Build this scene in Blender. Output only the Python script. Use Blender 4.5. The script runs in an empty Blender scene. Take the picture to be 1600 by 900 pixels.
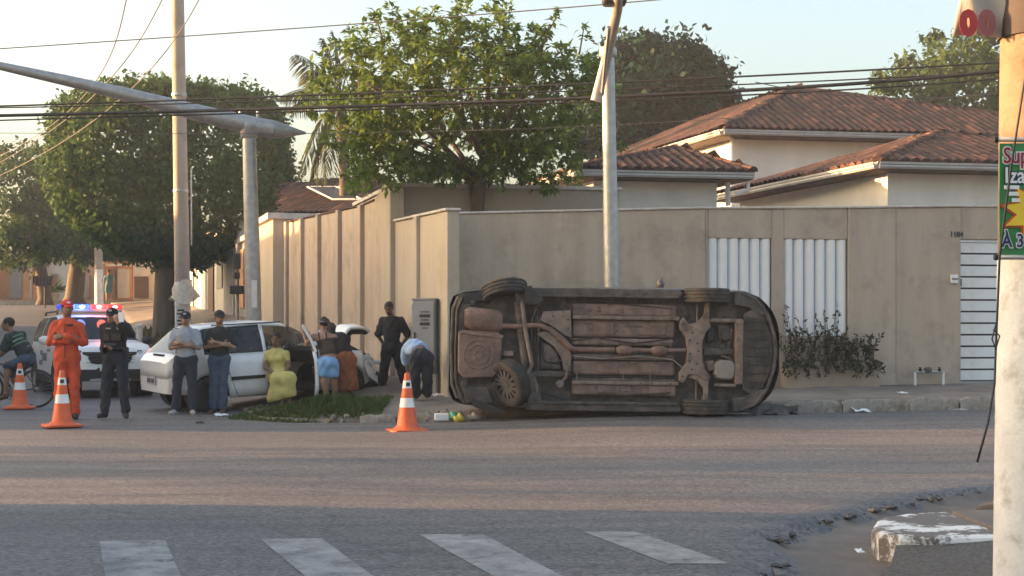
import bpy, bmesh, math, random
import numpy as np
from mathutils import Vector, Matrix
random.seed(7); rng = np.random.default_rng(11)
sc = bpy.context.scene; C = sc.collection; R = math.radians
# ------------------------------------------------------------------ camera, sky, sun, exposure
F, CH, HZ = 2222.0, 1.27, 520.0
cam = bpy.data.cameras.new('camera'); cam_o = bpy.data.objects.new('camera', cam); C.objects.link(cam_o)
cam_o.location = (0, 0, CH); cam_o.rotation_euler = (R(90), 0, 0)
cam.sensor_width = 36; cam.lens = 36 * F / 1600; cam.shift_y = (HZ - 450) / 1600
cam.clip_start = .05; cam.clip_end = 3000; sc.camera = cam_o
SUN_EL = R(8); SUN_AZ = R(-84)          # azimuth clockwise from +Y
w = bpy.data.worlds.new('World'); sc.world = w; w.use_nodes = True
nt = w.node_tree; nt.nodes.clear()
sky = nt.nodes.new('ShaderNodeTexSky'); sky.sky_type = 'NISHITA'; sky.sun_disc = False
sky.sun_elevation = SUN_EL; sky.sun_rotation = SUN_AZ; sky.air_density = 1.0; sky.dust_density = 6.5; sky.ozone_density = 1.0
bg = nt.nodes.new('ShaderNodeBackground'); bg.inputs[1].default_value = .14
wo = nt.nodes.new('ShaderNodeOutputWorld')
nt.links.new(sky.outputs[0], bg.inputs[0]); nt.links.new(bg.outputs[0], wo.inputs[0])
sl = bpy.data.lights.new('sun', 'SUN'); sl.energy = 3.9; sl.angle = R(.8); sl.color = (1, .53, .24)
so = bpy.data.objects.new('sun', sl); C.objects.link(so)
sd = Vector((math.sin(SUN_AZ) * math.cos(SUN_EL), math.cos(SUN_AZ) * math.cos(SUN_EL), math.sin(SUN_EL)))
so.rotation_euler = (-sd).to_track_quat('-Z', 'Y').to_euler(); so.location = sd * 60
sc.view_settings.view_transform = 'Standard'; sc.view_settings.look = 'None'
sc.view_settings.exposure = 2.45; sc.view_settings.gamma = 1
sc.cycles.max_bounces = 6; sc.cycles.transparent_max_bounces = 12
try: sc.cycles.use_denoising = True
except Exception: pass

HAZE = .0010
# ------------------------------------------------------------------ helpers
def P(u, v, z): return Vector(((u - 800) * z / F, z, CH - (v - HZ) * z / F))
def tag(o, label=None, cat=None, group=None, kind=None):
    if label: o['label'] = label
    if cat: o['category'] = cat
    if group: o['group'] = group
    if kind: o['kind'] = kind
    return o
def empty(name, loc=(0, 0, 0), rz=0, label=None, cat=None, group=None):
    o = bpy.data.objects.new(name, None); C.objects.link(o); o.location = loc; o.rotation_euler = (0, 0, rz)
    o.empty_display_size = .2
    return tag(o, label, cat, group)
def link(name, me, m=None, parent=None, loc=None, rot=None):
    o = bpy.data.objects.new(name, me); C.objects.link(o)
    if m and not me.materials: me.materials.append(m)
    if parent: o.parent = parent
    if loc is not None: o.location = loc
    if rot is not None: o.rotation_euler = rot
    return o
def mesh_np(name, V, Fc, smooth=False):
    me = bpy.data.meshes.new(name); V = np.asarray(V, np.float32); Fc = np.asarray(Fc, np.int32)
    n, k = Fc.shape
    me.vertices.add(len(V)); me.vertices.foreach_set('co', V.ravel())
    me.loops.add(n * k); me.loops.foreach_set('vertex_index', Fc.ravel())
    me.polygons.add(n); me.polygons.foreach_set('loop_start', np.arange(0, n * k, k, dtype=np.int32))
    if smooth: me.polygons.foreach_set('use_smooth', np.ones(n, bool))
    me.update(calc_edges=True); me.validate()
    return me
def frame(z, up=(0, 0, 1)):
    z = Vector(z).normalized(); up = Vector(up)
    if abs(z.dot(up)) > .98: up = Vector((1, 0, 0))
    x = up.cross(z).normalized(); y = z.cross(x)
    return x, y, z
class B:
    def __init__(s): s.v = []; s.f = []
    def add(s, vs, fs, M=None):
        b = len(s.v)
        s.v += [tuple(M @ Vector(q)) if M else tuple(q) for q in vs]
        s.f += [tuple(b + i for i in q) for q in fs]; return s
    def box(s, c, d, M=None, rz=0):
        x, y, z = (q / 2 for q in d)
        vs = [Vector((sx * x, sy * y, sz * z)) for sz in (-1, 1) for sy in (-1, 1) for sx in (-1, 1)]
        if rz: r = Matrix.Rotation(rz, 3, 'Z'); vs = [r @ q for q in vs]
        vs = [q + Vector(c) for q in vs]
        return s.add(vs, [(0, 2, 3, 1), (4, 5, 7, 6), (0, 1, 5, 4), (1, 3, 7, 5), (3, 2, 6, 7), (2, 0, 4, 6)], M)
    def tube(s, pts, r, n=8, cap=True, M=None, flat=1.0):
        pts = [Vector(p) for p in pts]; m = len(pts); rs = r if hasattr(r, '__len__') else [r] * m
        b = len(s.v); px = None
        for i, p in enumerate(pts):
            d = (pts[min(i + 1, m - 1)] - pts[max(i - 1, 0)])
            if d.length < 1e-9: d = Vector((0, 0, 1))
            x, y, z = frame(d)
            if px is not None:
                q = px - z * px.dot(z)
                if q.length > 1e-6: x = q.normalized(); y = z.cross(x)
            px = x
            for k in range(n):
                a = 2 * math.pi * k / n; q = p + (x * math.cos(a) + y * math.sin(a) * flat) * rs[i]
                s.v.append(tuple(M @ q) if M else tuple(q))
        for i in range(m - 1):
            for k in range(n):
                k2 = (k + 1) % n
                s.f.append((b + i * n + k, b + i * n + k2, b + (i + 1) * n + k2, b + (i + 1) * n + k))
        if cap:
            s.f.append(tuple(b + k for k in range(n))[::-1]); s.f.append(tuple(b + (m - 1) * n + k for k in range(n)))
        return s
    def lathe(s, prof, n=16, M=None, cap=True):
        b0 = []; fs = []
        for r, z in prof:
            for k in range(n):
                a = 2 * math.pi * k / n; b0.append((r * math.cos(a), r * math.sin(a), z))
        for i in range(len(prof) - 1):
            for k in range(n):
                k2 = (k + 1) % n; fs.append((i * n + k, i * n + k2, (i + 1) * n + k2, (i + 1) * n + k))
        if cap: fs.append(tuple(range(n))[::-1]); fs.append(tuple((len(prof) - 1) * n + k for k in range(n)))
        return s.add(b0, fs, M)
    def prism(s, poly, a, b, M=None, axis='y'):
        """polygon in (x,z) extruded from y=a to y=b (axis y), or (x,y) from z=a..b (axis z)"""
        n = len(poly)
        g = (lambda p, t: (p[0], t, p[1])) if axis == 'y' else ((lambda p, t: (p[0], p[1], t)) if axis == 'z' else (lambda p, t: (t, p[0], p[1])))
        vs = [g(p, a) for p in poly] + [g(p, b) for p in poly]
        fs = [tuple(range(n)), tuple(range(2 * n - 1, n - 1, -1))] + [(i, i + n, (i + 1) % n + n, (i + 1) % n) for i in range(n)]
        return s.add(vs, fs, M)
    def ell(s, c, r, n=10, m=7, M=None):
        vs = []; fs = []
        for i in range(m + 1):
            t = math.pi * i / m
            for k in range(n):
                a = 2 * math.pi * k / n
                vs.append((c[0] + r[0] * math.sin(t) * math.cos(a), c[1] + r[1] * math.sin(t) * math.sin(a), c[2] + r[2] * math.cos(t)))
        for i in range(m):
            for k in range(n):
                k2 = (k + 1) % n; fs.append((i * n + k, (i + 1) * n + k, (i + 1) * n + k2, i * n + k2))
        return s.add(vs, fs, M)
    def rings(s, rings, closed=True, cap=True, M=None):
        b = len(s.v); n = len(rings[0])
        for r in rings: s.v += [tuple(M @ Vector(q)) if M else tuple(q) for q in r]
        for i in range(len(rings) - 1):
            for k in range(n if closed else n - 1):
                k2 = (k + 1) % n; s.f.append((b + i * n + k, b + i * n + k2, b + (i + 1) * n + k2, b + (i + 1) * n + k))
        if cap and closed:
            s.f.append(tuple(b + k for k in range(n))[::-1]); s.f.append(tuple(b + (len(rings) - 1) * n + k for k in range(n)))
        return s
    def mesh(s, name, smooth=False, fix=True, merge=False):
        me = bpy.data.meshes.new(name); me.from_pydata(s.v, [], s.f); me.update()
        if fix:
            bm = bmesh.new(); bm.from_mesh(me)
            if merge: bmesh.ops.remove_doubles(bm, verts=bm.verts, dist=1e-4)
            bmesh.ops.recalc_face_normals(bm, faces=bm.faces); bm.to_mesh(me); bm.free()
        if smooth:
            me.polygons.foreach_set('use_smooth', [True] * len(me.polygons))
            if smooth is not True: me.set_sharp_from_angle(angle=R(smooth))
        return me
    def build(s, name, m, parent=None, smooth=False, bev=0, seg=2, fix=True, loc=None, rot=None, merge=False):
        o = link(name, s.mesh(name, smooth, fix, merge), m, parent, loc, rot)
        if bev:
            md = o.modifiers.new('bevel', 'BEVEL'); md.width = bev; md.segments = seg; md.limit_method = 'ANGLE'; md.angle_limit = R(40)
        return o
def copy_tree(o, parent=None):
    c = o.copy(); C.objects.link(c); c.parent = parent
    for ch in list(o.children): copy_tree(ch, c)
    return c
def text(name, body, size, m, parent, loc, rot, off=0, ext=.001, ax='LEFT', sx=1, shear=0):
    cu = bpy.data.curves.new(name, 'FONT'); cu.body = body; cu.size = size; cu.extrude = ext; cu.offset = off; cu.align_x = ax; cu.shear = shear
    cu.resolution_u = 3; cu.materials.append(m)
    o = bpy.data.objects.new(name, cu); C.objects.link(o); me = bpy.data.meshes.new_from_object(o); bpy.data.objects.remove(o)
    if not me.materials: me.materials.append(m)
    o = link(name, me, None, parent, loc, rot); o.scale = (sx, 1, 1)
    return o

# ------------------------------------------------------------------ materials
MC = {}
def mat(name, col=(.5, .5, .5), rough=.7, metal=0, var=.15, sc_=6, col2=None, bump=0, bsc=60, coat=0, spec=.5, emit=None, es=0, streak=False, dirt=None, dirt_lo=.5, dirt_hi=.7, dsc=2.0, coord='Object', trans=0):
    if name in MC: return MC[name]
    m = bpy.data.materials.new(name); m.use_nodes = True; n = m.node_tree.nodes; l = m.node_tree.links
    bs = n['Principled BSDF']; bs.inputs['Roughness'].default_value = rough; bs.inputs['Metallic'].default_value = metal
    bs.inputs['Specular IOR Level'].default_value = spec; bs.inputs['Coat Weight'].default_value = coat
    tc = n.new('ShaderNodeTexCoord'); mp = n.new('ShaderNodeMapping'); l.new(tc.outputs[coord], mp.inputs[0])
    if streak: mp.inputs['Scale'].default_value = (1, 1, .12)
    nz = n.new('ShaderNodeTexNoise'); nz.inputs['Scale'].default_value = sc_; nz.inputs['Detail'].default_value = 6; nz.inputs['Roughness'].default_value = .62
    l.new(mp.outputs[0], nz.inputs[0])
    rp = n.new('ShaderNodeValToRGB'); l.new(nz.outputs[0], rp.inputs[0])
    c1 = [max(0, c * (1 - var)) for c in col[:3]]; c2 = list(col2) if col2 else [min(1, c * (1 + var)) for c in col[:3]]
    rp.color_ramp.elements[0].position = .32; rp.color_ramp.elements[1].position = .68
    rp.color_ramp.elements[0].color = (*c1, 1); rp.color_ramp.elements[1].color = (*c2, 1)
    out = rp.outputs[0]
    if dirt:
        dz = n.new('ShaderNodeTexNoise'); dz.inputs['Scale'].default_value = dsc; dz.inputs['Detail'].default_value = 8; dz.inputs['Roughness'].default_value = .7
        l.new(tc.outputs[coord], dz.inputs[0])
        dr = n.new('ShaderNodeMapRange'); dr.inputs[1].default_value = dirt_lo; dr.inputs[2].default_value = dirt_hi; l.new(dz.outputs[0], dr.inputs[0])
        mx = n.new('ShaderNodeMix'); mx.data_type = 'RGBA'; l.new(dr.outputs[0], mx.inputs[0]); l.new(out, mx.inputs[6]); mx.inputs[7].default_value = (*dirt, 1); out = mx.outputs[2]
    l.new(out, bs.inputs['Base Color'])
    if bump:
        bz = n.new('ShaderNodeTexNoise'); bz.inputs['Scale'].default_value = bsc; bz.inputs['Detail'].default_value = 4; l.new(tc.outputs[coord], bz.inputs[0])
        bp = n.new('ShaderNodeBump'); bp.inputs['Strength'].default_value = bump; bp.inputs['Distance'].default_value = .01; l.new(bz.outputs[0], bp.inputs['Height']); l.new(bp.outputs[0], bs.inputs['Normal'])
    if emit: bs.inputs['Emission Color'].default_value = (*emit, 1); bs.inputs['Emission Strength'].default_value = es
    if trans: bs.inputs['Transmission Weight'].default_value = trans
    MC[name] = m; return m
def glass(name, tint=(.05, .06, .06), op=.6):
    """tinted pane: partly see-through, glossy"""
    if name in MC: return MC[name]
    m = bpy.data.materials.new(name); m.use_nodes = True; n = m.node_tree.nodes; l = m.node_tree.links
    bs = n['Principled BSDF']; bs.inputs['Base Color'].default_value = (*tint, 1); bs.inputs['Roughness'].default_value = .06
    tr = n.new('ShaderNodeBsdfTransparent'); tr.inputs[0].default_value = (.75, .8, .8, 1)
    mx = n.new('ShaderNodeMixShader'); mx.inputs[0].default_value = op
    l.new(tr.outputs[0], mx.inputs[1]); l.new(bs.outputs[0], mx.inputs[2]); l.new(mx.outputs[0], n['Material Output'].inputs[0])
    MC[name] = m; return m
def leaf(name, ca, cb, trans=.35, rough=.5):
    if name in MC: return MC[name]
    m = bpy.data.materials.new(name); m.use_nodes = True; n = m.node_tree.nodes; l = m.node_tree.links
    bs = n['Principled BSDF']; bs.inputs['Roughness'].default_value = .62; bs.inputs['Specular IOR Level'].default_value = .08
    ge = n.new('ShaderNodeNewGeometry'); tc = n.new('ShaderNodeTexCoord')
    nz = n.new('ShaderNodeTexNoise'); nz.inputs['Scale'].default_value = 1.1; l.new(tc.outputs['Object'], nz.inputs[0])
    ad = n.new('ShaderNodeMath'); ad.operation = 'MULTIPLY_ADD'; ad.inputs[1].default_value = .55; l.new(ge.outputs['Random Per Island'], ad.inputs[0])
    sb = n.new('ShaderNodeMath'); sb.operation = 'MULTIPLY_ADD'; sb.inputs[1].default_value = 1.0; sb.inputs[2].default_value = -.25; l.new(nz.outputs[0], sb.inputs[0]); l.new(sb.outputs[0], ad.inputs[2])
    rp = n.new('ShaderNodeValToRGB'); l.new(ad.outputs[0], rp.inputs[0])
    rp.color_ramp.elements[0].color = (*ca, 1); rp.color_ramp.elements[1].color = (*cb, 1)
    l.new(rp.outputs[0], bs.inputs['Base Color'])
    tr = n.new('ShaderNodeBsdfTranslucent'); l.new(rp.outputs[0], tr.inputs[0])
    mx = n.new('ShaderNodeMixShader'); mx.inputs[0].default_value = trans
    l.new(bs.outputs[0], mx.inputs[1]); l.new(tr.outputs[0], mx.inputs[2]); l.new(mx.outputs[0], n['Material Output'].inputs[0])
    MC[name] = m; return m
def asphalt():
    m = bpy.data.materials.new('asphalt'); m.use_nodes = True; n = m.node_tree.nodes; l = m.node_tree.links; bs = n['Principled BSDF']
    tc = n.new('ShaderNodeTexCoord')
    def noise(s, d=4, r=.6, mapping=None):
        z = n.new('ShaderNodeTexNoise'); z.inputs['Scale'].default_value = s; z.inputs['Detail'].default_value = d; z.inputs['Roughness'].default_value = r
        if mapping: mp = n.new('ShaderNodeMapping'); mp.inputs['Scale'].default_value = mapping; l.new(tc.outputs['Object'], mp.inputs[0]); l.new(mp.outputs[0], z.inputs[0])
        else: l.new(tc.outputs['Object'], z.inputs[0])
        return z.outputs[0]
    def ramp(i, a, ca, b, cb):
        r = n.new('ShaderNodeValToRGB'); l.new(i, r.inputs[0]); r.color_ramp.elements[0].position = a; r.color_ramp.elements[0].color = (*ca, 1); r.color_ramp.elements[1].position = b; r.color_ramp.elements[1].color = (*cb, 1); return r.outputs[0]
    def mix(f, a, b, mode='MIX'):
        x = n.new('ShaderNodeMix'); x.data_type = 'RGBA'; x.blend_type = mode
        if isinstance(f, float): x.inputs[0].default_value = f
        else: l.new(f, x.inputs[0])
        for q, i in ((a, 6), (b, 7)):
            if isinstance(q, tuple): x.inputs[i].default_value = (*q, 1)
            else: l.new(q, x.inputs[i])
        return x.outputs[2]
    base = ramp(noise(.5, 6, .65, (.35, 1, 1)), .3, (.072, .073, .077), .72, (.112, .110, .109))
    dust = n.new('ShaderNodeMapRange'); dust.inputs[1].default_value = .42; dust.inputs[2].default_value = .75; l.new(noise(.32, 7, .6, (.3, 1, 1)), dust.inputs[0])
    dm = n.new('ShaderNodeMath'); dm.operation = 'MULTIPLY'; dm.inputs[1].default_value = .75; l.new(dust.outputs[0], dm.inputs[0])
    c = mix(dm.outputs[0], base, (.155, .13, .115))
    tr = n.new('ShaderNodeMapRange'); tr.inputs[1].default_value = .46; tr.inputs[2].default_value = .70; l.new(noise(1.4, 4, .6, (.12, 1.6, 1)), tr.inputs[0])
    c = mix(tr.outputs[0], c, (.058, .058, .063))
    vo = n.new('ShaderNodeTexVoronoi'); vo.inputs['Scale'].default_value = 48; l.new(tc.outputs['Object'], vo.inputs[0])
    hs = n.new('ShaderNodeSeparateColor'); l.new(vo.outputs['Color'], hs.inputs[0])
    sp = ramp(hs.outputs[0], .1, (.62, .62, .62), .97, (1.65, 1.6, 1.54)); c = mix(1.0, c, sp, 'MULTIPLY')
    sp2 = ramp(noise(26, 3, .7), .3, (.72, .72, .72), .72, (1.28, 1.27, 1.25)); c = mix(1.0, c, sp2, 'MULTIPLY')
    # cracks
    dn = n.new('ShaderNodeTexNoise'); dn.inputs['Scale'].default_value = 1.3; dn.inputs['Detail'].default_value = 5; l.new(tc.outputs['Object'], dn.inputs[0])
    vm = n.new('ShaderNodeVectorMath'); vm.operation = 'MULTIPLY_ADD'; vm.inputs[1].default_value = (1.2, 1.2, 0); l.new(dn.outputs[1], vm.inputs[0]); l.new(tc.outputs['Object'], vm.inputs[2])
    vc = n.new('ShaderNodeTexVoronoi'); vc.feature = 'DISTANCE_TO_EDGE'; vc.inputs['Scale'].default_value = .33; l.new(vm.outputs[0], vc.inputs[0])
    cr = ramp(vc.outputs[0], .002, (.72, .72, .72), .007, (1, 1, 1)); c = mix(1.0, c, cr, 'MULTIPLY')
    l.new(c, bs.inputs['Base Color']); bs.inputs['Roughness'].default_value = .68; bs.inputs['Specular IOR Level'].default_value = .5
    bp = n.new('ShaderNodeBump'); bp.inputs['Strength'].default_value = .45; bp.inputs['Distance'].default_value = .005
    ad = n.new('ShaderNodeMath'); ad.operation = 'ADD'; l.new(vo.outputs['Distance'], ad.inputs[0]); l.new(noise(40, 3, .7), ad.inputs[1]); l.new(ad.outputs[0], bp.inputs['Height']); l.new(bp.outputs[0], bs.inputs['Normal'])
    return m
M_asphalt = asphalt()
M_plaster = mat('beige_plaster', (.43, .345, .268), .9, var=.1, sc_=3.5, bump=.5, bsc=38, streak=True, dirt=(.27, .215, .165), dirt_lo=.5, dirt_hi=.74, dsc=1.3)
M_plaster2 = mat('cream_plaster', (.45, .38, .295), .9, var=.1, sc_=3, bump=.35, bsc=45, streak=True, dirt=(.36, .28, .19), dirt_lo=.52, dirt_hi=.8, dsc=1.3)
M_grayplaster = mat('grey_plaster', (.34, .29, .235), .9, var=.1, sc_=2, bump=.3, bsc=40, dirt=(.26, .22, .18), dirt_lo=.5, dirt_hi=.8)
M_cap = mat('wall_cap_cement', (.5, .46, .41), .85, var=.2, sc_=5, bump=.2)
M_white = mat('white_paint', (.74, .74, .73), .55, var=.05, sc_=2, dirt=(.58, .55, .5), dirt_lo=.55, dirt_hi=.85)
M_whitewall = mat('white_wall_paint', (.70, .67, .62), .85, var=.06, sc_=1.5, dirt=(.55, .5, .44), dirt_lo=.5, dirt_hi=.85, dsc=.8, streak=True)
M_black = mat('black_metal', (.012, .012, .013), .5, var=.2)
M_conc = mat('concrete', (.33, .31, .28), .9, var=.18, sc_=7, bump=.4, bsc=50, dirt=(.22, .19, .16), dirt_lo=.5, dirt_hi=.7, dsc=4)
M_galv = mat('galvanised_steel', (.36, .36, .355), .5, .55, var=.16, sc_=9, dirt=(.24, .22, .19), dirt_lo=.55, dirt_hi=.8, dsc=3)
M_gutter = mat('gutter_metal', (.36, .345, .33), .45, .3, var=.12, sc_=3)
def tile_mat():
    m = bpy.data.materials.new('clay_roof_tile'); m.use_nodes = True; n = m.node_tree.nodes; l = m.node_tree.links; bs = n['Principled BSDF']; bs.inputs['Roughness'].default_value = .92; bs.inputs['Specular IOR Level'].default_value = .15
    oi = n.new('ShaderNodeObjectInfo'); ge = n.new('ShaderNodeNewGeometry'); tc = n.new('ShaderNodeTexCoord')
    ad = n.new('ShaderNodeMath'); ad.operation = 'ADD'; l.new(oi.outputs['Random'], ad.inputs[0]); l.new(ge.outputs['Random Per Island'], ad.inputs[1])
    fr = n.new('ShaderNodeMath'); fr.operation = 'FRACT'; l.new(ad.outputs[0], fr.inputs[0])
    rp = n.new('ShaderNodeValToRGB'); l.new(fr.outputs[0], rp.inputs[0]); e = rp.color_ramp.elements
    e[0].position = 0; e[0].color = (.055, .040, .036, 1); e[1].position = 1; e[1].color = (.19, .095, .068, 1); q = e.new(.55); q.color = (.088, .05, .040, 1); q = e.new(.85); q.color = (.12, .064, .049, 1)
    nz = n.new('ShaderNodeTexNoise'); nz.inputs['Scale'].default_value = 1.6; nz.inputs['Detail'].default_value = 7; l.new(ge.outputs['Position'], nz.inputs[0])
    mr = n.new('ShaderNodeMapRange'); mr.inputs[1].default_value = .45; mr.inputs[2].default_value = .68; mr.inputs[4].default_value = .8; l.new(nz.outputs[0], mr.inputs[0])
    mx = n.new('ShaderNodeMix'); mx.data_type = 'RGBA'; l.new(mr.outputs[0], mx.inputs[0]); l.new(rp.outputs[0], mx.inputs[6]); mx.inputs[7].default_value = (.05, .042, .038, 1); l.new(mx.outputs[2], bs.inputs[0])
    return m
M_tile = tile_mat()
M_deck = mat('roof_deck', (.07, .045, .035), .9)
M_wood = mat('dark_eave_wood', (.10, .075, .06), .8, var=.3, sc_=4)
M_dirt = mat('sidewalk_dirt', (.15, .125, .105), .95, var=.3, sc_=1.6, bump=.8, bsc=22, dirt=(.24, .205, .175), dirt_lo=.42, dirt_hi=.7, dsc=1.0)
M_kerb = mat('kerb_concrete', (.30, .265, .225), .9, var=.3, sc_=5, bump=.7, bsc=25, dirt=(.15, .115, .085), dirt_lo=.46, dirt_hi=.66, dsc=4)
M_paint = mat('worn_road_paint', (.27, .27, .265), .85, var=.2, sc_=8, bump=.5, bsc=60, dirt=(.12, .12, .12), dirt_lo=.43, dirt_hi=.66, dsc=3.5)

def wear_away(m, scale, lo, hi):
    """worn paint: the sheet is eaten away in flecks so that the asphalt shows"""
    n = m.node_tree.nodes; l = m.node_tree.links; tc = n.new('ShaderNodeTexCoord'); a = n.new('ShaderNodeTexNoise'); a.inputs['Scale'].default_value = scale; a.inputs['Detail'].default_value = 7; a.inputs['Roughness'].default_value = .75; l.new(tc.outputs['Object'], a.inputs[0])
    r = n.new('ShaderNodeMapRange'); r.inputs[1].default_value = lo; r.inputs[2].default_value = hi; l.new(a.outputs[0], r.inputs[0]); l.new(r.outputs[0], n['Principled BSDF'].inputs['Alpha'])
wear_away(M_paint, 6, .30, .41)
# ------------------------------------------------------------------ terrain
def ss(a, b, x):
    t = np.clip((x - a) / (b - a), 0, 1); return t * t * (3 - 2 * t)
_RZ = ([0, 30, 36, 41, 47, 53, 60, 72, 85, 110, 400], [0, 0, .06, .2, .52, 1.0, 1.62, 2.6, 3.2, 3.8, 4])
_WZ = ([0, 23, 25, 27, 29, 38, 45, 57, 72, 85, 110, 400], [.28, .3, .42, .62, .82, 1.35, 1.75, 2.2, 2.9, 3.5, 4.1, 4.2])
def zroad(X, Y):
    s = 2.0
    z = sum(np.interp(Y + d, *_RZ) for d in (-s, 0, s)) / 3
    return z + .12 * ss(-2, 1.5, X) * ss(13, 20, Y) + .03 * ss(3, 9, X) * ss(13, 20, Y)
def zwall(Y): return np.interp(Y, *_WZ)
K_LEFT, K_WALL = 3.1, 6.23                      # t = X + .324 Y : kerb and wall lines of the side street
def kerb_front(X): return 20.34 + .08 * X
WK = .176; C0 = Vector((-1.04, 23.05, 0))
def wall_front(X): return 23.05 + WK * (X + 1.04)

gb = B(); gb.add([(-900, -200, -.6), (900, -200, -.6), (900, 1600, -.6), (-900, 1600, -.6)], [(0, 1, 2, 3)])
tag(gb.build('ground', mat('earth', (.14, .1, .075), .95, var=.2, sc_=.3), fix=False), 'bare brown earth around the streets', None, kind='structure')
xs = np.unique(np.concatenate([np.linspace(-70, -12, 24), np.linspace(-12, 12, 97), np.linspace(12, 60, 16)]))
ys = np.unique(np.concatenate([np.linspace(-12, 5, 6), np.linspace(5, 24, 96), np.linspace(24, 110, 87)]))
XX, YY = np.meshgrid(xs, ys, indexing='ij')
nz_ = .012 * np.sin(XX * 1.3 + YY * .7) * np.sin(YY * .9 - XX * .4) * (YY < 30)
# sunken concrete gutter and broken asphalt edge by the near right corner
def gut(X, Y): return ss(-.02, .12, X - np.interp(Y, [6.2, 7.2, 8.3, 9.0, 9.57, 10.2, 11.07, 11.7, 12.2, 12.4], [1.35, 1.4, 1.5, 1.68, 2.0, 2.5, 3.25, 4.0, 5.2, 6.5])) * (Y < 12.6)
ZZ = zroad(XX, YY) + nz_ - .13 * gut(XX, YY)
V = np.stack([XX, YY, ZZ], -1).reshape(-1, 3); nx, ny = XX.shape
I = np.arange(nx * ny).reshape(nx, ny)
Fq = np.stack([I[:-1, :-1], I[1:, :-1], I[1:, 1:], I[:-1, 1:]], -1).reshape(-1, 4)
road = link('road', mesh_np('road', V, Fq, True), M_asphalt); tag(road, 'grey worn asphalt of the street crossing', kind='structure')

def zr(X, Y): return float(zroad(np.float64(X), np.float64(Y)))
# crosswalk stripes, lying 4 mm above the asphalt
def gp(u, v): z = CH * F / (v - HZ); return ((u - 800) * z / F, z)
def stripe(q):
    b = B(); n, m = 4, 16
    for i in range(n + 1):
        for j in range(m + 1):
            a, t = i / n, j / m
            x = (q[0][0] * (1 - a) + q[1][0] * a) * (1 - t) + (q[3][0] * (1 - a) + q[2][0] * a) * t
            y = (q[0][1] * (1 - a) + q[1][1] * a) * (1 - t) + (q[3][1] * (1 - a) + q[2][1] * a) * t
            k = .012 * math.sin(x * 1.3 + y * .7) * math.sin(y * .9 - x * .4)
            b.v.append((x, y, zr(x, y) + k + .0035))
    for i in range(n):
        for j in range(m): b.f.append((i * (m + 1) + j, (i + 1) * (m + 1) + j, (i + 1) * (m + 1) + j + 1, i * (m + 1) + j + 1))
    return b.build('crosswalk_stripe', M_paint, road, fix=False)
for q in ([(155, 847), (258, 844), (320, 985), (178, 985)], [(407, 841), (503, 839), (700, 985), (580, 985)], [(655, 834), (754, 834), (1040, 985), (925, 985)], [(911, 833), (990, 833), (1142, 882), (1043, 882)], [(-120, 850), (-10, 848), (-30, 985), (-230, 985)]):
    stripe([gp(*p) for p in q])

# pavement round the far corner: strip from the kerb line to the foot of the walls
kp, wp = [], []
for X in np.linspace(30, -1.0, 60): kp.append((X, kerb_front(X))); wp.append((X * 1.0 + 0, wall_front(X)))
cx0, cy0 = -1.0, kerb_front(-1.0)
cor = [(-2.2, 20.12), (-3.0, 20.2), (-3.55, 20.55), (-3.85, 21.2), (-4.05, 22.0)]
for q in cor: kp.append(q); wp.append((C0.x, C0.y))
for Y in np.concatenate([np.linspace(23, 50, 28), np.linspace(52, 84, 17)]): kp.append((K_LEFT - .324 * Y, Y)); wp.append((K_WALL - .324 * (Y + .3), Y + .3))
b = B(); NS = 9; rings = []
for (kx, ky), (wx, wy) in zip(kp, wp):
    r = []; kz = zr(kx, ky) + (.13 if kx > -.6 or ky > 26 else .045); wz = float(zwall(wy)) if wx < -1.1 else .3 + .012 * max(0, wx)
    r.append((kx, ky, kz - .35))
    for i in range(NS):
        t = i / (NS - 1); x, y = kx + (wx - kx) * t, ky + (wy - ky) * t
        r.append((x, y, kz + (wz - kz) * t + (.025 * math.sin(x * 2.1 + 1.7 * y) * math.sin(1.1 * x - 2.3 * y) if 0 < i < NS - 1 else 0)))
    rings.append(r)
b.rings(rings, closed=False, cap=False)
pave = b.build('pavement', M_dirt, smooth=True); tag(pave, 'raised dusty pavement at the foot of the walls', kind='structure')
def zp(X, Y):
    """pavement height by the far corner (approx.)"""
    hit = pave.ray_cast(Vector((X, Y, 20)), Vector((0, 0, -1)))
    return hit[1].z if hit[0] and hit[1].z > zr(X, Y) else zr(X, Y)
# kerb stones: each a block of its own; a gap where the car lies
def kerb_stone(x0, y0, x1, y1, h=.17, wd=.14, tilt=0, dz=0):
    b = B(); L = math.hypot(x1 - x0, y1 - y0) - .02; n = 7; rg = []
    for i in range(n + 1):
        t = i / n - .5; j = lambda a: random.uniform(-a, a)
        e = .75 if i in (0, n) else 1
        rg.append([(t * L + j(.015), -wd / 2 + j(.012), -.2), (t * L, -wd / 2 + j(.012), h * .62 * e), (t * L + j(.01), -wd / 2 * .6 + j(.01), h * e + j(.012)), (t * L + j(.01), wd / 2 * .7, h * e + j(.012)), (t * L, wd / 2, h * .7), (t * L, wd / 2, -.2)])
    b.rings(rg)
    mx, my = (x0 + x1) / 2, (y0 + y1) / 2
    return b.build('kerb_stone', M_kerb, pave, smooth=50, loc=(mx, my, zr(mx, my) + dz), rot=(tilt, 0, math.atan2(y1 - y0, x1 - x0)))
X = 3.95
while X < 9.5:
    L = random.uniform(.75, 1.0); kerb_stone(X, kerb_front(X) - .06, X + L, kerb_front(X + L) - .06, h=random.uniform(.15, .19), tilt=random.uniform(-.08, .05)); X += L
X = -2.15
while X < -.55:
    L = random.uniform(.3, .55); kerb_stone(X, kerb_front(X) - .08, X + L, kerb_front(X + L) - .08, h=random.uniform(.08, .14), tilt=random.uniform(-.15, .1)); X += L + random.uniform(0, .1)
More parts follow.
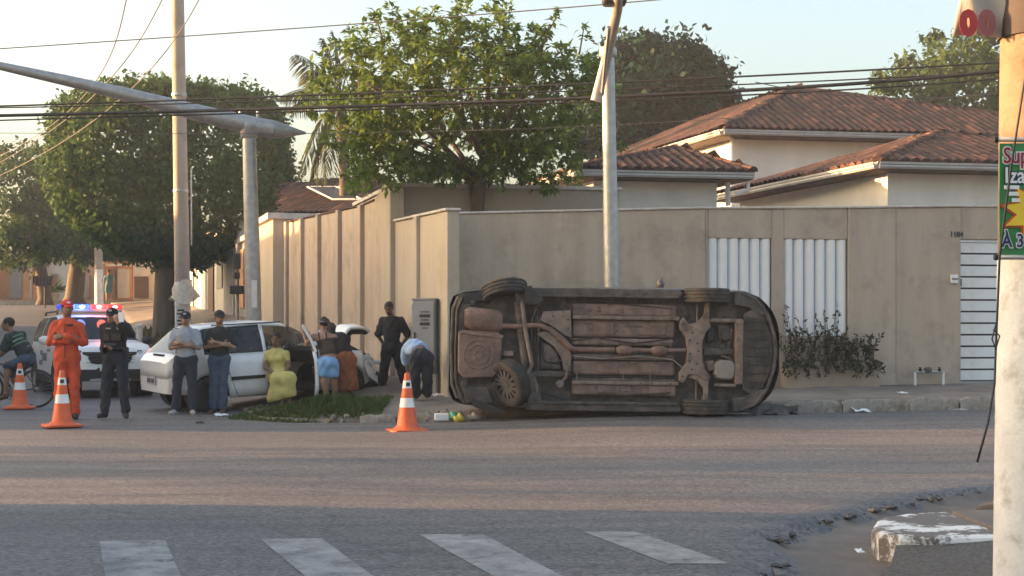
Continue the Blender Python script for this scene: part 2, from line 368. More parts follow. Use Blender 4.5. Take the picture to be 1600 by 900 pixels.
for Y in np.arange(30, 66, 1.02): kerb_stone(K_LEFT - .324 * Y - .05, Y, K_LEFT - .324 * (Y + 1) - .05, Y + 1, h=.16)
# broken asphalt wedge along the kerb: rubble pieces
# ------------------------------------------------------------------ boundary wall (front), local frame: s along wall, y into the plot
E1 = Vector((1, WK, 0)).normalized(); EY = Vector((-E1.y, E1.x, 0))
MW = Matrix(((E1.x, EY.x, 0, C0.x), (E1.y, EY.y, 0, C0.y), (0, 0, 1, 0), (0, 0, 0, 1)))
def su(u): k = (u - 800) / F; return ((k * (23.05 + WK * 1.04) / (1 - WK * k)) + 1.04) / E1.x
def zu(u, v): s = su(u); y = C0.y + E1.y * s; return CH - (v - HZ) * y / F
wall = empty('boundary_wall', C0, 0, 'long beige plaster wall with white slatted openings behind the overturned car', 'wall')
wall.matrix_world = MW
def wsec(u0, u1, z0, z1, dep=.2, off=0, m=M_plaster, name='wall_panel', zt1=None):
    s0, s1 = su(u0), su(u1)
    return B().prism([(s0, z0), (s1, z0), (s1, z1 if zt1 is None else zt1), (s0, z1)], off, off + dep).build(name, m, wall, bev=.012, seg=1)
zt = lambda u: float(np.interp(u, [700, 1100, 1320, 1500, 1750], [3.19, 3.345, 3.39, 3.45, 3.5]))
wsec(700, 1102, -.1, zt(700), zt1=zt(1102))
oz0, oz1 = 1.22, 2.86
wsec(1102, 1107, -.1, zt(1102), off=.03); wsec(1207, 1226, -.1, zt(1200), off=.031); 
wsec(1107, 1207, oz1, zt(1150), off=.03); wsec(1226, 1326, oz1, zt(1300), off=.03)
wsec(1107, 1207, -.1, oz0, off=.032); wsec(1226, 1326, -.1, oz0, off=.032)
wsec(1326, 1400, -.1, zt(1326), zt1=zt(1400)); wsec(1400, 1502, -.1, zt(1400), off=.012, zt1=zt(1500))
wsec(1502, 1640, zu(1530, 374), zt(1500), off=.05, zt1=zt(1640))
wsec(1640, 1900, -.1, zt(1640), zt1=zt(1800))
for u0, u1, off in ((700, 1102, -.03), (1102, 1326, .0), (1326, 1502, -.03), (1502, 1900, .02)):
    s0, s1 = su(u0), su(u1); a, c = zt(u0), zt(u1)
    B().prism([(s0, a), (s1, c), (s1, c + .035), (s0, a + .035)], off, off + .27).build('wall_cap', M_cap, wall, bev=.008, seg=1)
# white slatted openings
slat_me = None
for u0, u1, n in ((1107, 1207, 6), (1226, 1326, 6)):
    s0, s1 = su(u0), su(u1); g = empty('slatted_opening'); g.parent = wall
    B().box(((s0 + s1) / 2, .19, (oz0 + oz1) / 2), (s1 - s0, .02, oz1 - oz0)).build('back_board', M_white, g)
    wd = (s1 - s0) / n
    if slat_me is None:
        bb = B(); pr = [(-wd * .5, .03), (-wd * .43, -.015), (-wd * .2, -.052), (wd * .08, -.062), (wd * .33, -.04), (wd * .44, 0.0), (wd * .47, .03)]
        bb.prism(pr, oz0, oz1 - .002, axis='z'); slat_me = bb.mesh('slat', 35); slat_me.materials.append(M_white)
    for i in range(n): link('slat', slat_me, None, g, ((s0 + (i + .5) * wd), .095, 0))
# low planter ledge, house number, intercom
s0, s1 = su(1218), su(1362)
B().prism([(s0, -.05), (s1, -.05), (s1, .78), (s0, .78)], -.32, -.02).build('planter', mat('planter_plaster', (.36, .285, .21), .9, var=.12, sc_=3, bump=.4, bsc=40), wall, bev=.015)
M_dark = mat('dark_plastic', (.02, .02, .022), .5)
num = empty('house_number'); num.parent = wall
for i, ch in enumerate('1184'): text('digit', ch, .13, M_dark, num, (su(1484) + i * .062, -.004, zu(1490, 370)), (R(90), 0, 0), off=.004)
ic = B().box((su(1490), -.02, zu(1490, 436)), (.13, .05, .15)).build('intercom', M_white, wall, bev=.008)
B().box((su(1490), -.05, zu(1490, 436)), (.11, .012, .02)).build('button_strip', M_dark, ic)
# gate
gz0, gz1 = zu(1530, 596), zu(1530, 378)
gate = empty('sliding_gate', C0, 0, 'white metal gate with thin black horizontal lines beside the near pole', 'gate'); gate.matrix_world = MW
gs0, gs1 = su(1503), su(1640); n = 12; hh = (gz1 - gz0) / n
B().prism([(gs0, gz0), (gs1, gz0), (gs1, gz1), (gs0, gz1)], .16, .18).build('gate_frame', M_black, gate)
pm = B().prism([(gs0 + .02, .02), (gs1 - .02, .02), (gs1 - .02, hh - .012), (gs0 + .02, hh - .012)], .125, .158).mesh('slat'); pm.materials.append(M_white)
for i in range(n): link('slat', pm, None, gate, (0, 0, gz0 + i * hh))
B().box((gs0 + .01, .1, zu(1500, 441)), (.05, .06, .13)).build('lock_box', M_dark, gate, bev=.006)
# ------------------------------------------------------------------ side wall along the left street
EL = Vector((-.324, 1, 0)).normalized(); NL = Vector((-EL.y, EL.x, 0))       # NL points to the street
def wl(Y): return Vector((K_WALL - .324 * Y, Y, 0))
sidew = empty('side_wall', (0, 0, 0), 0, 'tall beige panelled wall with pilasters climbing the side street', 'wall')
def lquad(Y0, Y1, z00, z01, z10, z11, th, off, name, m, parent, bev=.01):
    """panel between street distances Y0..Y1; z00,z01 base/top at Y0"""
    a, c = wl(Y0), wl(Y1); o = NL * off; t = NL * (off - th)
    vs = [a + o + Vector((0, 0, z00)), c + o + Vector((0, 0, z10)), c + o + Vector((0, 0, z11)), a + o + Vector((0, 0, z01))]
    vs += [a + t + Vector((0, 0, z00)), c + t + Vector((0, 0, z10)), c + t + Vector((0, 0, z11)), a + t + Vector((0, 0, z01))]
    return B().add(vs, [(0, 1, 2, 3), (7, 6, 5, 4), (0, 4, 5, 1), (1, 5, 6, 2), (2, 6, 7, 3), (3, 7, 4, 0)]).build(name, m, parent, bev=bev, seg=1)
def Yu(u): k = (u - 800) / F; return K_WALL / (.324 + k)
def ZL(u, v): return CH - (v - HZ) * Yu(u) / F
# low part next to the corner
yl = [Yu(699), Yu(654), Yu(617)]; tl = [3.19, 3.22, 3.28]
lquad(yl[0] + .01, yl[1], 0, tl[0], 0, tl[1], .2, 0, 'wall_panel', M_plaster2, sidew); lquad(yl[1], yl[2], 0, tl[1], 0, tl[2], .2, 0, 'wall_panel', M_plaster2, sidew)
lquad(yl[1] - .1, yl[1] + .1, 0, tl[1] + .02, 0, tl[1] + .02, .1, .07, 'pilaster', M_plaster2, sidew)
lquad(yl[0] - .02, yl[2], tl[0] + .002, tl[0] + .045, tl[2] + .002, tl[2] + .045, .26, .04, 'wall_cap', M_cap, sidew)
# tall part
us = [605, 567, 532, 500, 474, 450]; tops = [ZL(605, 291), ZL(567, 322), ZL(532, 330), ZL(500, 337), ZL(474, 343), ZL(450, 348)]
lquad(Yu(617), Yu(603), 0, ZL(610, 289), 0, ZL(605, 287), .26, .09, 'pier', M_plaster2, sidew)
for i in range(5):
    y0, y1 = Yu(us[i]) + (.12 if i == 0 else 0), Yu(us[i + 1])
    if i == 0:
        n = 8
        bb = B(); pts = []
        for k in range(n + 1):
            t = k / n; y = y0 + (y1 - y0) * t; pts.append((y, tops[1] + (tops[0] - tops[1]) * (1 - ss(0, .8, np.float64(t)))))
        a = [wl(y) for y, _ in pts]
        for sgn, o in ((0, 0), (1, -.2)):
            pass
        rg = [[p + Vector((0, 0, .1)), p + Vector((0, 0, h)), p - NL * .2 + Vector((0, 0, h)), p - NL * .2 + Vector((0, 0, .1))] for p, (y, h) in zip(a, pts)]
        bb.rings(rg).build('wall_panel', M_plaster, sidew)
    else: lquad(y0, y1, .1, tops[i], .1, tops[i + 1], .2, 0, 'wall_panel', M_plaster, sidew)
    lquad(y1 - .13, y1 + .13, .1, tops[i + 1] + .02, .1, tops[i + 1] + .02, .1, .09, 'pilaster', M_plaster, sidew)
    lquad(y0 + (.9 if i == 0 else .12), y1 - .13, tops[i if i else 1] + .003, tops[i if i else 1] + .045, tops[i + 1] + .003, tops[i + 1] + .045, .26, .03, 'coping', M_tile, sidew)
# ------------------------------------------------------------------ roofs with clay tiles
tile_rec = []
def tile_mesh(L=.40, r=.105):
    b = B(); n = 5; rg = []
    for j, (y, k) in enumerate(((0, 1.0), (L, .82))):
        rg.append([(-math.cos(math.pi * i / n) * r * k, y, math.sin(math.pi * i / n) * r * .8 * k) for i in range(n + 1)])
    b.rings(rg, closed=False, cap=False)
    b.f.append(tuple(range(n + 1)))
    return b
TILE = tile_mesh(); tile_me = TILE.mesh('tile', 60, fix=False); tile_me.materials.append(M_tile)
def plane_tiles(poly, roof, step=.215, row=.33, lift=.03):
    """poly: eave start, eave end, then the rest of the outline (3-D, planar). Returns tile matrices."""
    p0, p1 = Vector(poly[0]), Vector(poly[1]); ex = (p1 - p0).normalized()
    nrm = (p1 - p0).cross(Vector(poly[-1]) - p0).normalized()
    if nrm.z < 0: nrm = -nrm
    ey = nrm.cross(ex).normalized()
    q = [((Vector(p) - p0).dot(ex), (Vector(p) - p0).dot(ey)) for p in poly]
    x0, x1 = min(a for a, _ in q), max(a for a, _ in q); y1 = max(c for _, c in q)
    def inside(x, y):
        c = False; j = len(q) - 1
        for i in range(len(q)):
            if (q[i][1] > y) != (q[j][1] > y) and x < (q[j][0] - q[i][0]) * (y - q[i][1]) / (q[j][1] - q[i][1]) + q[i][0]: c = not c
            j = i
        return c
    y = -.04
    while y < y1:
        x = x0 + step / 2
        while x < x1:
            if inside(x, max(y + .12, .02)):
                o = p0 + ex * (x + random.uniform(-.008, .008)) + ey * (y + random.uniform(-.025, .025)) + nrm * (lift + random.uniform(0, .012))
                a = random.uniform(-.03, .03); e1 = ex * math.cos(a) + ey * math.sin(a); e2 = nrm.cross(e1)
                e2 = (e2 + nrm * .035).normalized(); e3 = e1.cross(e2)
                tile_rec.append((Matrix(((e1.x, e2.x, e3.x, o.x), (e1.y, e2.y, e3.y, o.y), (e1.z, e2.z, e3.z, o.z), (0, 0, 0, 1))), roof))
            x += step
        y += row
def ridge_tiles(a, c, roof, r=1.25):
    a, c = Vector(a), Vector(c); d = (c - a); L = d.length; x, y, z = frame(d); n = int(L / .3)
    if x.z > y.z: x, y = -y, x
    # z along ridge; y should point up
    up = Vector((0, 0, 1)); up = (up - z * up.dot(z)).normalized(); sd_ = z.cross(up)
    for i in range(n):
        o = a + z * (i * .3) + up * (.035 + random.uniform(0, .015))
        tile_rec.append((Matrix(((sd_.x * r, z.x, up.x * r, o.x), (sd_.y * r, z.y, up.y * r, o.y), (sd_.z * r, z.z, up.z * r, o.z), (0, 0, 0, 1))), roof))
def flush_tiles(limit=300):
    global tile_rec
    ds = sorted(range(len(tile_rec)), key=lambda i: tile_rec[i][0].translation.length + (0 if in_view(tile_rec[i][0].translation) else 1000))
    tv = np.array(TILE.v); rest = {}
    for k, i in enumerate(ds):
        Mx, roof = tile_rec[i]
        if k < limit: o = link('tile', tile_me, None, roof); o.matrix_world = Mx
        else: rest.setdefault(roof.name, (roof, []))[1].append(np.array(Mx))
    for nm, (roof, Ms) in rest.items():
        A = np.array(Ms); vv = np.einsum('nij,vj->nvi', A[:, :3, :3], tv) + A[:, None, :3, 3]
        nv = len(tv); q4 = [f for f in TILE.f if len(f) == 4]; off = np.arange(len(Ms))[:, None, None] * nv
        me = mesh_np('tile_field', vv.reshape(-1, 3), (np.array(q4)[None] + off).reshape(-1, 4)); me.materials.append(M_tile)
        tag(link('tile_field', me, None, roof), kind='stuff')
    tile_rec = []
def in_view(p): return p.y > 1 and abs(p.x / p.y) < .37 and (p.z - CH) / p.y < .24
def slab(poly, th, name, m, parent):
    vs = [Vector(p) for p in poly]; n = len(vs); vs2 = [p - Vector((0, 0, th)) for p in vs]
    return B().add(vs + vs2, [tuple(range(n)), tuple(range(2 * n - 1, n - 1, -1))] + [(i, (i + 1) % n, (i + 1) % n + n, i + n) for i in range(n)]).build(name, m, parent)
def gutter(a, c, parent, drop=.0):
    a, c = Vector(a), Vector(c); d = (c - a).normalized(); out = Vector((d.y, -d.x, 0))
    pr = [(0, .03), (.0, -.10), (.02, -.115), (.08, -.115), (.095, -.08), (.09, -.045), (.11, -.03), (.112, .01), (.09, .012), (.08, -.03), (.02, -.08)]
    vs = []
    for p in (a, c): vs += [p + out * x + Vector((0, 0, z - drop)) for x, z in pr]
    n = len(pr)
    return B().add(vs, [tuple(range(n))[::-1], tuple(range(n, 2 * n))] + [(i, (i + 1) % n, (i + 1) % n + n, i + n) for i in range(n)]).build('gutter', M_gutter, parent)
def V3(x, y, z): return Vector((x, y, z))
def e2(p, d, dz=0): return Vector((p[0] - .324 * d, p[1] + d, p[2] + dz))
def e1(p, d, dz=0): return Vector((p[0] + d, p[1] + WK * d, p[2] + dz))
# ---- main house: three roofed volumes behind the wall
house = empty('house', (6, 30, .3), 0, 'white house with hipped clay tile roofs and metal gutters behind the beige wall', 'house')
house.matrix_world = Matrix.Identity(4)
def volume(corner, wdt, dep, wall_in, zb, name_wall='wall', m=M_whitewall):
    A = Vector(corner); a = e2(e1(A, wall_in), wall_in); bq = e2(e1(A, wdt - wall_in), wall_in); c_ = e2(e1(A, wdt - wall_in), dep - wall_in); d = e2(e1(A, wall_in), dep - wall_in)
    poly = [(p.x, p.y) for p in (a, bq, c_, d)]
    return B().prism(poly, zb, A.z - .14, axis='z').build(name_wall, m, house)
def hip(A, wdt, dep, apex, ridge, gut_sides, th=.1, soff=True):
    A = Vector(A); Bc = e1(A, wdt); Cc = e2(Bc, dep); Dc = e2(A, dep); apex = Vector(apex); r2 = Vector(ridge)
    rf = B(); rf.add([A, Bc, Cc, Dc, apex, r2], [(0, 1, 4), (1, 2, 5, 4), (2, 3, 5), (3, 0, 4, 5)])
    roof = rf.build('roof', M_deck, house, fix=False)
    slab([A - Vector((0, 0, .09)), Bc - Vector((0, 0, .09)), Cc - Vector((0, 0, .09)), Dc - Vector((0, 0, .09))], .04, 'soffit', M_wood, roof)
    plane_tiles([A, Bc, apex], roof); plane_tiles([Dc, A, apex, r2], roof); plane_tiles([Bc, Cc, r2, apex], roof)
    ridge_tiles(A, apex, roof); ridge_tiles(Bc, apex, roof); ridge_tiles(apex, r2, roof)
    for s in gut_sides: gutter(*{'f': (A, Bc), 'l': (Dc, A)}[s], roof)
    return roof
Am = P(1130, 203, 35); ap = P(1241, 141, 39.7)
hip(Am, 12.5, 13, ap, e2(ap, 6), 'fl'); volume(Am, 12.5, 13, .55, 0)
Al = P(903, 266, 28); al = P(1055, 236, 30.6); hip(Al, 3.55, 6.5, al, e2(al, 2.6), 'fl'); volume(Al, 3.55, 6.5, .5, 0)
Ar = P(1372, 254, 27.5); ar = P(1470, 212, 31); hip(Ar, 9, 7.0, ar, e2(ar, 1.5), 'fl'); volume(Ar, 9, 7.0, .5, 0)
# downpipes
q = e2(e1(Am, .45), .45); B().tube([q, q - V3(0, 0, 2.6)], .05, 8).build('downpipe', M_white, house)
q = e1(e2(Al, .45), 3.25); B().tube([q - V3(0, 0, .1), q + V3(.02, .1, -.6)], .05, 8).build('downpipe', M_white, house)
q = e2(e1(Al, 3.5), .1); B().tube([q - V3(0, 0, .05), q + V3(.0, 0, -.32), q + V3(-.25, 0, -.4)], .04, 8).build('downpipe', M_white, house)
# ---- plain plastered annex behind the corner
annex = empty('annex', (0, 0, 0), 0, 'plain grey plastered outbuilding under the leafy tree', 'outbuilding')
a = wl(Yu(613)); c = e1(a, 4.2)
B().prism([(a.x + .05, a.y + .1), (c.x, c.y + .1), (c.x - 1.2, c.y + 4), (a.x - 1.15, a.y + 4.1)], 0, 3.95, axis='z').build('wall', M_grayplaster, annex)
B().prism([(a.x + .0, a.y + .05), (c.x + .05, c.y + .05), (c.x - 1.2, c.y + 4.1), (a.x - 1.2, a.y + 4.15)], 3.953, 4.02, axis='z').build('roof_slab', M_cap, annex)
# ---- neighbour house with tiled roof and solar panels beyond the side wall
nb = empty('neighbour_house', (0, 0, 0), 0, 'small house with red tiled roof and a solar panel beyond the side wall', 'house')
A = P(432, 335, 43); Bq = P(600, 333, 40.5); T0 = P(440, 292, 46.5); T1 = P(600, 288, 45)
nbr = B().add([A, Bq, T1, T0], [(0, 1, 2, 3)]).build('roof', M_deck, nb, fix=False)
plane_tiles([A, Bq, T1, T0], nbr); ridge_tiles(T0, T1, nbr)
poly = [(A.x + .3, A.y + .3), (Bq.x, Bq.y + .3), (T1.x, T1.y), (T0.x, T0.y)]
B().prism(poly, 0, A.z - .1, axis='z').build('wall', M_plaster2, nb)
gutter(A - V3(0, 0, .02), Bq - V3(0, 0, .02), nbr)
M_solar = mat('solar_cells', (.02, .025, .035), .6, var=.1, sc_=20, spec=.6)
def sol(u0, u1, z): 
    a_, b_, c_, d_ = P(u0 + 20, 323, 42.6), P(u1 + 22, 323, 42.2), P(u1 - 18, 303, 44.2), P(u0 - 20, 303, 44.4)
    up = V3(0, -.05, .22)
    o = slab([p + up for p in (a_, b_, c_, d_)], .04, 'solar_panel', M_solar, nb)
    for p_, q_ in ((a_, b_), (b_, c_), (c_, d_), (d_, a_)): B().tube([p_ + up, q_ + up], .022, 4).build('panel_frame', M_white, o)
sol(500, 543, 0); sol(549, 580, 0)
flush_tiles()
# ------------------------------------------------------------------ poles
def pole(name, base, top, r0, r1, m, label, cat='pole', n=20, split=None):
    o = empty(name, base, 0, label, cat); t = Vector(top) - Vector(base)
    if split:
        k = split[0]; B().tube([(0, 0, 0), t * k], [r0, r0 + (r1 - r0) * k], n).build('painted_base', split[1], o, smooth=50)
        B().tube([t * k, t], [(r0 + (r1 - r0) * k) * .995, r1], n).build('shaft', m, o, smooth=50)
    else: B().tube([(0, 0, 0), t], [r0, r1], n).build('shaft', m, o, smooth=50)
    return o, t
M_pole = mat('pole_concrete', (.36, .30, .245), .9, var=.12, sc_=5, bump=.35, bsc=40, streak=True, dirt=(.24, .20, .165), dirt_lo=.5, dirt_hi=.75, dsc=2)
M_whitewash = mat('whitewashed_concrete', (.66, .65, .63), .85, var=.1, sc_=6, bump=.4, bsc=35, dirt=(.40, .37, .33), dirt_lo=.55, dirt_hi=.72, dsc=5)
up_, t = pole('utility_pole', P(287, 577, 36.9), P(275, -160, 36.9), .21, .15, M_pole, 'tall concrete utility pole with a pale rag tied low, before the clipped tree', split=(.185, M_whitewash))
for v in (150, 300): 
    z = (577 - v) / 737 * t.z; B().lathe([(.19, -.02), (.2, 0), (.2, .05), (.19, .07)], 16).build('band', M_galv, up_, loc=(t.x * z / t.z, 0, z))
B().tube([(.24, -.18, 5.2), (.24, -.18, 3.2)], .02, 6).build('conduit', M_galv, up_)
# rag
bb = B(); rg = []
zr0 = (577 - 470) / 737 * t.z; zr1 = (577 - 437) / 737 * t.z
for i in range(7):
    k = i / 6; z = zr0 + (zr1 - zr0) * k; rr = .36 - .17 * k ** .7
    rg.append([(math.cos(a) * rr * (1 + .18 * math.sin(3 * a + i) + .1 * math.sin(7 * a)), math.sin(a) * rr, z + .1 * math.sin(2 * a + 1) * (1 - k)) for a in np.linspace(0, 2 * math.pi, 25)[:-1]])
bb.rings(rg, cap=False).build('rag', mat('pale_cloth', (.55, .5, .4), .95, var=.15, sc_=12), up_, smooth=True)
M_paper = mat('paper', (.6, .58, .54), .9, var=.1); M_ink = mat('ink', (.03, .03, .035), .8)
po = B().box((-.02, -.216, zr0 - .45), (.26, .012, .62)).build('poster', M_paper, up_)
for k, ww in enumerate((.18, .2, .12, .19, .16)): B().box((-.02, -.224, zr0 - .25 - k * .09), (ww, .006, .045)).build('print_line', M_ink, po)
# traffic signal pole with a long arm over the side street
tb = P(398, 545, 26); sp_ = empty('signal_pole', tb, 0, 'grey steel signal pole with a long tapered arm reaching over the side street', 'signal pole')
top = P(389, 198, 26) - tb
B().tube([(0, 0, -.4), top * .5, top], [.155, .14, .12], 20).build('shaft', M_galv, sp_, smooth=50)
B().lathe([(.13, -.12), (.15, -.1), (.17, .06), (.19, .14), (.17, .17)], 16).build('collar', M_galv, sp_, smooth=50, loc=top - V3(0, 0, .1))
pts = [P(u, v, z) - tb for u, v, z in ((-380, 48, 24.6), (-200, 68, 25), (0, 103, 25.4), (100, 125, 25.6), (200, 148, 25.7), (300, 174, 25.85), (392, 196, 26), (430, 203, 26.03))]
arm = B().tube(pts, [.05, .06, .075, .1, .12, .15, .17, .165], 18); arm.tube([pts[-1], P(478, 208, 26.1) - tb], [.165, .02], 18).build('arm', M_galv, sp_, smooth=50)
B().tube([top - V3(.16, 0, -.03), top + V3(-.16, 0, .3)], .03, 6).tube([top + V3(.16, 0, 0), top + V3(.16, 0, .28)], .03, 6).build('clamp', M_galv, sp_)
B().box((0.02, -.15, 1.0), (.1, .02, .5)).build('sticker', M_paper, sp_)
# central signal pole: short tube leaning towards the viewer on its top
cb = P(958, 600, 22.3); cp = empty('central_signal_pole', cb, 0, 'grey steel pole with a leaning tube on top behind the overturned car', 'pole')
ct = P(950, 82, 22.3) - cb
B().tube([(0, 0, -.3), ct * .5, ct], [.125, .115, .098], 20).build('shaft', M_galv, cp, smooth=50)
B().lathe([(.12, -.08), (.14, -.06), (.14, .05), (.12, .08)], 16).build('collar', M_galv, cp, smooth=50, loc=ct)
a0 = P(931, 158, 22.05) - cb; a1 = P(947, 95, 22.0) - cb; a2 = P(965, 15, 20.2) - cb; a3 = P(969, -40, 19) - cb
B().tube([a0, a1, a2, a3], [.085, .08, .07, .065], 14).build('leaning_tube', mat('sunlit_steel', (.36, .33, .3), .5, .5, var=.15), cp, smooth=50)
B().tube([a0 + V3(.1, 0, .1), a2 + V3(-.12, 0, -.25)], .03, 6).build('stay', M_galv, cp)
hd = empty('signal_head'); hd.parent = cp; hd.location = P(960, -8, 20) - cb
B().box((0, 0, .1), (.34, .3, .5)).build('housing', M_dark, hd, bev=.05)
B().lathe([(.13, 0), (.15, .06), (.12, .14)], 14, M=Matrix.Rotation(R(90), 4, 'X')).build('visor', M_dark, hd, loc=(0, -.1, .12))
B().box((-.075, -.125, .95), (.02, .01, 0.9)).build('sticker', M_white, cp)
# near right pole
npz = 6.9; nb0 = P(1620, 960, npz); nt_ = P(1627, -60, npz)
npole, t = pole('roadside_pole', nb0, nt_, .205, .185, mat('peeling_concrete', (.21, .135, .09), .9, var=.2, sc_=7, bump=.6, bsc=45, dirt=(.32, .24, .19), dirt_lo=.53, dirt_hi=.60, dsc=5), 'thick whitewashed pole at the near kerb carrying a green banner', split=(.55, M_whitewash), n=40)
# ------------------------------------------------------------------ near right corner: sunken apron, raised pavement nose, asphalt ramp
M_apron = mat('apron_concrete', (.155, .125, .10), .8, var=.25, sc_=1.8, bump=.5, bsc=30, dirt=(.09, .078, .068), dirt_lo=.45, dirt_hi=.7, dsc=1.4)
gb = [(6.2, 1.35), (7.2, 1.4), (8.3, 1.5), (9.0, 1.68), (9.57, 2.0), (10.2, 2.5), (11.07, 3.25), (11.7, 4.0), (12.2, 5.2), (12.4, 6.5)]
rg = []
for Y, X in gb:
    j = .05 * math.sin(Y * 7)
    rg.append([(X - .05 + j, Y + .02, -.03), (X + .06 + j, Y, -.075), (X + .5, Y - .05, -.09), (X + 1.3, Y - .1, -.07), (X + 2.4, Y - .2, -.03)])
apron = B().rings(rg, closed=False, cap=False).build('gutter_apron', M_apron, smooth=True); tag(apron, 'sunken worn concrete gutter by the near corner', kind='structure')
# lip of broken asphalt pieces along the rim
M_lump = mat('asphalt_lump', (.075, .072, .07), .9, var=.3, sc_=20, bump=.8, bsc=60)
def lump(r, seed, flat=.6):
    b = B().ell((0, 0, 0), (r, r * .8, r * flat), 8, 6); q = random.Random(seed)
    k = [q.uniform(.7, 1.25) for _ in range(60)]
    b.v = [tuple(c * k[i % 60] for c in v) for i, v in enumerate(b.v)]
    return b
lum = [lump(.05, s).mesh('asphalt_lump', 30) for s in range(5)]
for m_ in lum: m_.materials.append(M_lump)
for i in range(70):
    Y = random.uniform(7.4, 11.9); X = float(np.interp(Y, [a for a, _ in gb], [c for _, c in gb])) + random.gauss(-.03, .05)
    o = link('asphalt_lump', lum[i % 5], None, apron, (X, Y, -.03), (0, 0, random.uniform(0, 6))); s = random.uniform(.3, 1.0); o.scale = (s, s, s * .6)
npv = empty('near_pavement', (0, 0, 0)); npv['kind'] = 'structure'; npv['label'] = 'raised pavement at the near corner with a white painted nose'
M_gravel = mat('dark_gravel', (.085, .077, .07), .95, var=.45, sc_=40, bump=1, bsc=60)
def slabz(poly, z0, z1, name, m, par, bev=.0, sm=False): return B().prism(poly, z0, z1, axis='z').build(name, m, par, bev=bev, smooth=sm)
nose = [(2.26, 8.3), (2.18, 8.45), (2.2, 8.7), (2.34, 9.1), (2.58, 9.34), (2.9, 9.45), (2.91, 8.25), (2.44, 8.25)]
slabz(nose, -.12, .085, 'painted_nose', mat('peeling_white_paint', (.66, .65, .62), .8, var=.08, sc_=6, bump=.5, bsc=30, dirt=(.13, .11, .095), dirt_lo=.45, dirt_hi=.5, dsc=2.4), npv, bev=.03)
slabz([(2.915, 8.25), (2.915, 9.45), (3.2, 9.52), (3.9, 9.8), (6.5, 10.5), (6.5, 8.25)], -.12, .09, 'paving', M_apron, npv, bev=.02)
slabz([(3.1, 9.53), (4.0, 9.85), (6.5, 10.52), (6.5, 11.8), (4.1, 10.75)], -.12, .12, 'soil_bed', mat('red_soil', (.25, .15, .10), .95, var=.25, sc_=6, bump=.8, bsc=30), npv, bev=.03)
rg = [[(1.6, 7.2, -.1), (1.9, 7.6, -.085), (2.12, 7.95, -.03), (2.24, 8.3, .03)], [(2.2, 6.4, .0), (2.45, 7.0, .03), (2.65, 7.6, .05), (2.78, 8.26, .065)], [(3.3, 6.0, .06), (3.4, 6.7, .065), (3.5, 7.4, .07), (3.6, 8.26, .07)], [(6, 6.0, .06), (6, 6.7, .065), (6, 7.3, .07), (6, 8.26, .075)]]
B().rings(rg, closed=False, cap=False).build('asphalt_ramp', M_gravel, npv, smooth=True)
# ------------------------------------------------------------------ houses
HN = [0]
def plain_house(name, label, poly, z0, z1, m, group, roof_m=M_cap, over=.25):
    o = empty(name, (0, 0, 0), 0, label, 'house', group)
    B().prism(poly, z0, z1, axis='z').build('wall', m, o)
    cx = sum(p[0] for p in poly) / len(poly); cy = sum(p[1] for p in poly) / len(poly)
    big = [(cx + (x - cx) * (1 + over / max(1, abs(x - cx))), cy + (y - cy) * (1 + over / max(1, abs(y - cy)))) for x, y in poly]
    B().prism(big, z1 + .003, z1 + .16, axis='z').build('roof', roof_m, o)
    return o
def wl_off(Y, off): p = wl(Y); return (p.x + NL.x * off, p.y + NL.y * off)
M_sunsalmon = mat('sun_salmon_wall', (.55, .30, .16), .9, var=.1, sc_=1.2, dirt=(.42, .24, .14), dirt_lo=.5, dirt_hi=.8)  # orange evening sun is put into this wall colour
M_offwhite = mat('offwhite_wall', (.58, .55, .5), .9, var=.1, sc_=1, streak=True, dirt=(.4, .37, .33), dirt_lo=.5, dirt_hi=.8)
M_brick = mat('orange_brick_wall', (.40, .19, .10), .9, var=.2, sc_=2)
M_grayw = mat('grey_wall', (.26, .25, .24), .9, var=.15, sc_=1.2)
M_brown = mat('brown_gate', (.13, .075, .05), .6, var=.15)
M_blue = mat('pale_blue_gate', (.36, .52, .58), .6, var=.08)
M_shut = mat('grey_shutter', (.30, .30, .30), .5, var=.1)
def street_house(Y0, Y1, h, m, label, feats, off=.0, dep=6):
    zb = float(zwall((Y0 + Y1) / 2)) - .8; zt_ = float(zwall(Y0)) + h
    poly = [wl_off(Y0, off), wl_off(Y1, off), wl_off(Y1, -dep), wl_off(Y0, -dep)]
    o = plain_house('street_house', label, poly, zb, zt_, m, 'houses along the side street', over=.12)
    for (ya, yb, za, zb_, kind, mm) in feats:
        base = float(zwall(ya))
        if kind == 'gate':
            g = empty('gate'); g.parent = o; n = max(3, int((yb - ya) / .35))
            for i in range(n):
                a = ya + (yb - ya) * i / n; c = ya + (yb - ya) * (i + .86) / n
                lquad(a, c, base + za, base + zb_, base + za, base + zb_, .04, off + .06, 'slat', mm, g, bev=0)
            lquad(ya, yb, base + zb_, base + zb_ + .1, base + zb_, base + zb_ + .1, .06, off + .07, 'lintel', M_black, g, bev=0)
        else: lquad(ya, yb, base + za, base + zb_, base + za, base + zb_, .05, off + .05, kind, mm, o, bev=0)
    return o
street_house(37.7, 42.6, 2.95, M_plaster2, 'cream wall house just past the panelled wall', [], off=.35)
street_house(42.7, 47.2, 2.6, M_grayw, 'low grey house front with a brown gate', [(43.4, 45.2, 0, 2.1, 'gate', M_brown), (45.8, 46.9, .3, 2.2, 'panel', M_sunsalmon)])
street_house(47.3, 53.5, 3.0, M_offwhite, 'off-white house front with slatted metal gate', [(48.2, 51.0, 0, 2.3, 'gate', M_shut), (51.6, 53.1, .9, 2.0, 'window', M_shut)])
street_house(53.6, 61.0, 3.0, M_offwhite, 'pale house front with a white and brown shutter', [(54.3, 56.2, 0, 2.4, 'gate', M_brown), (57, 60.3, 0, 2.3, 'gate', M_white)])
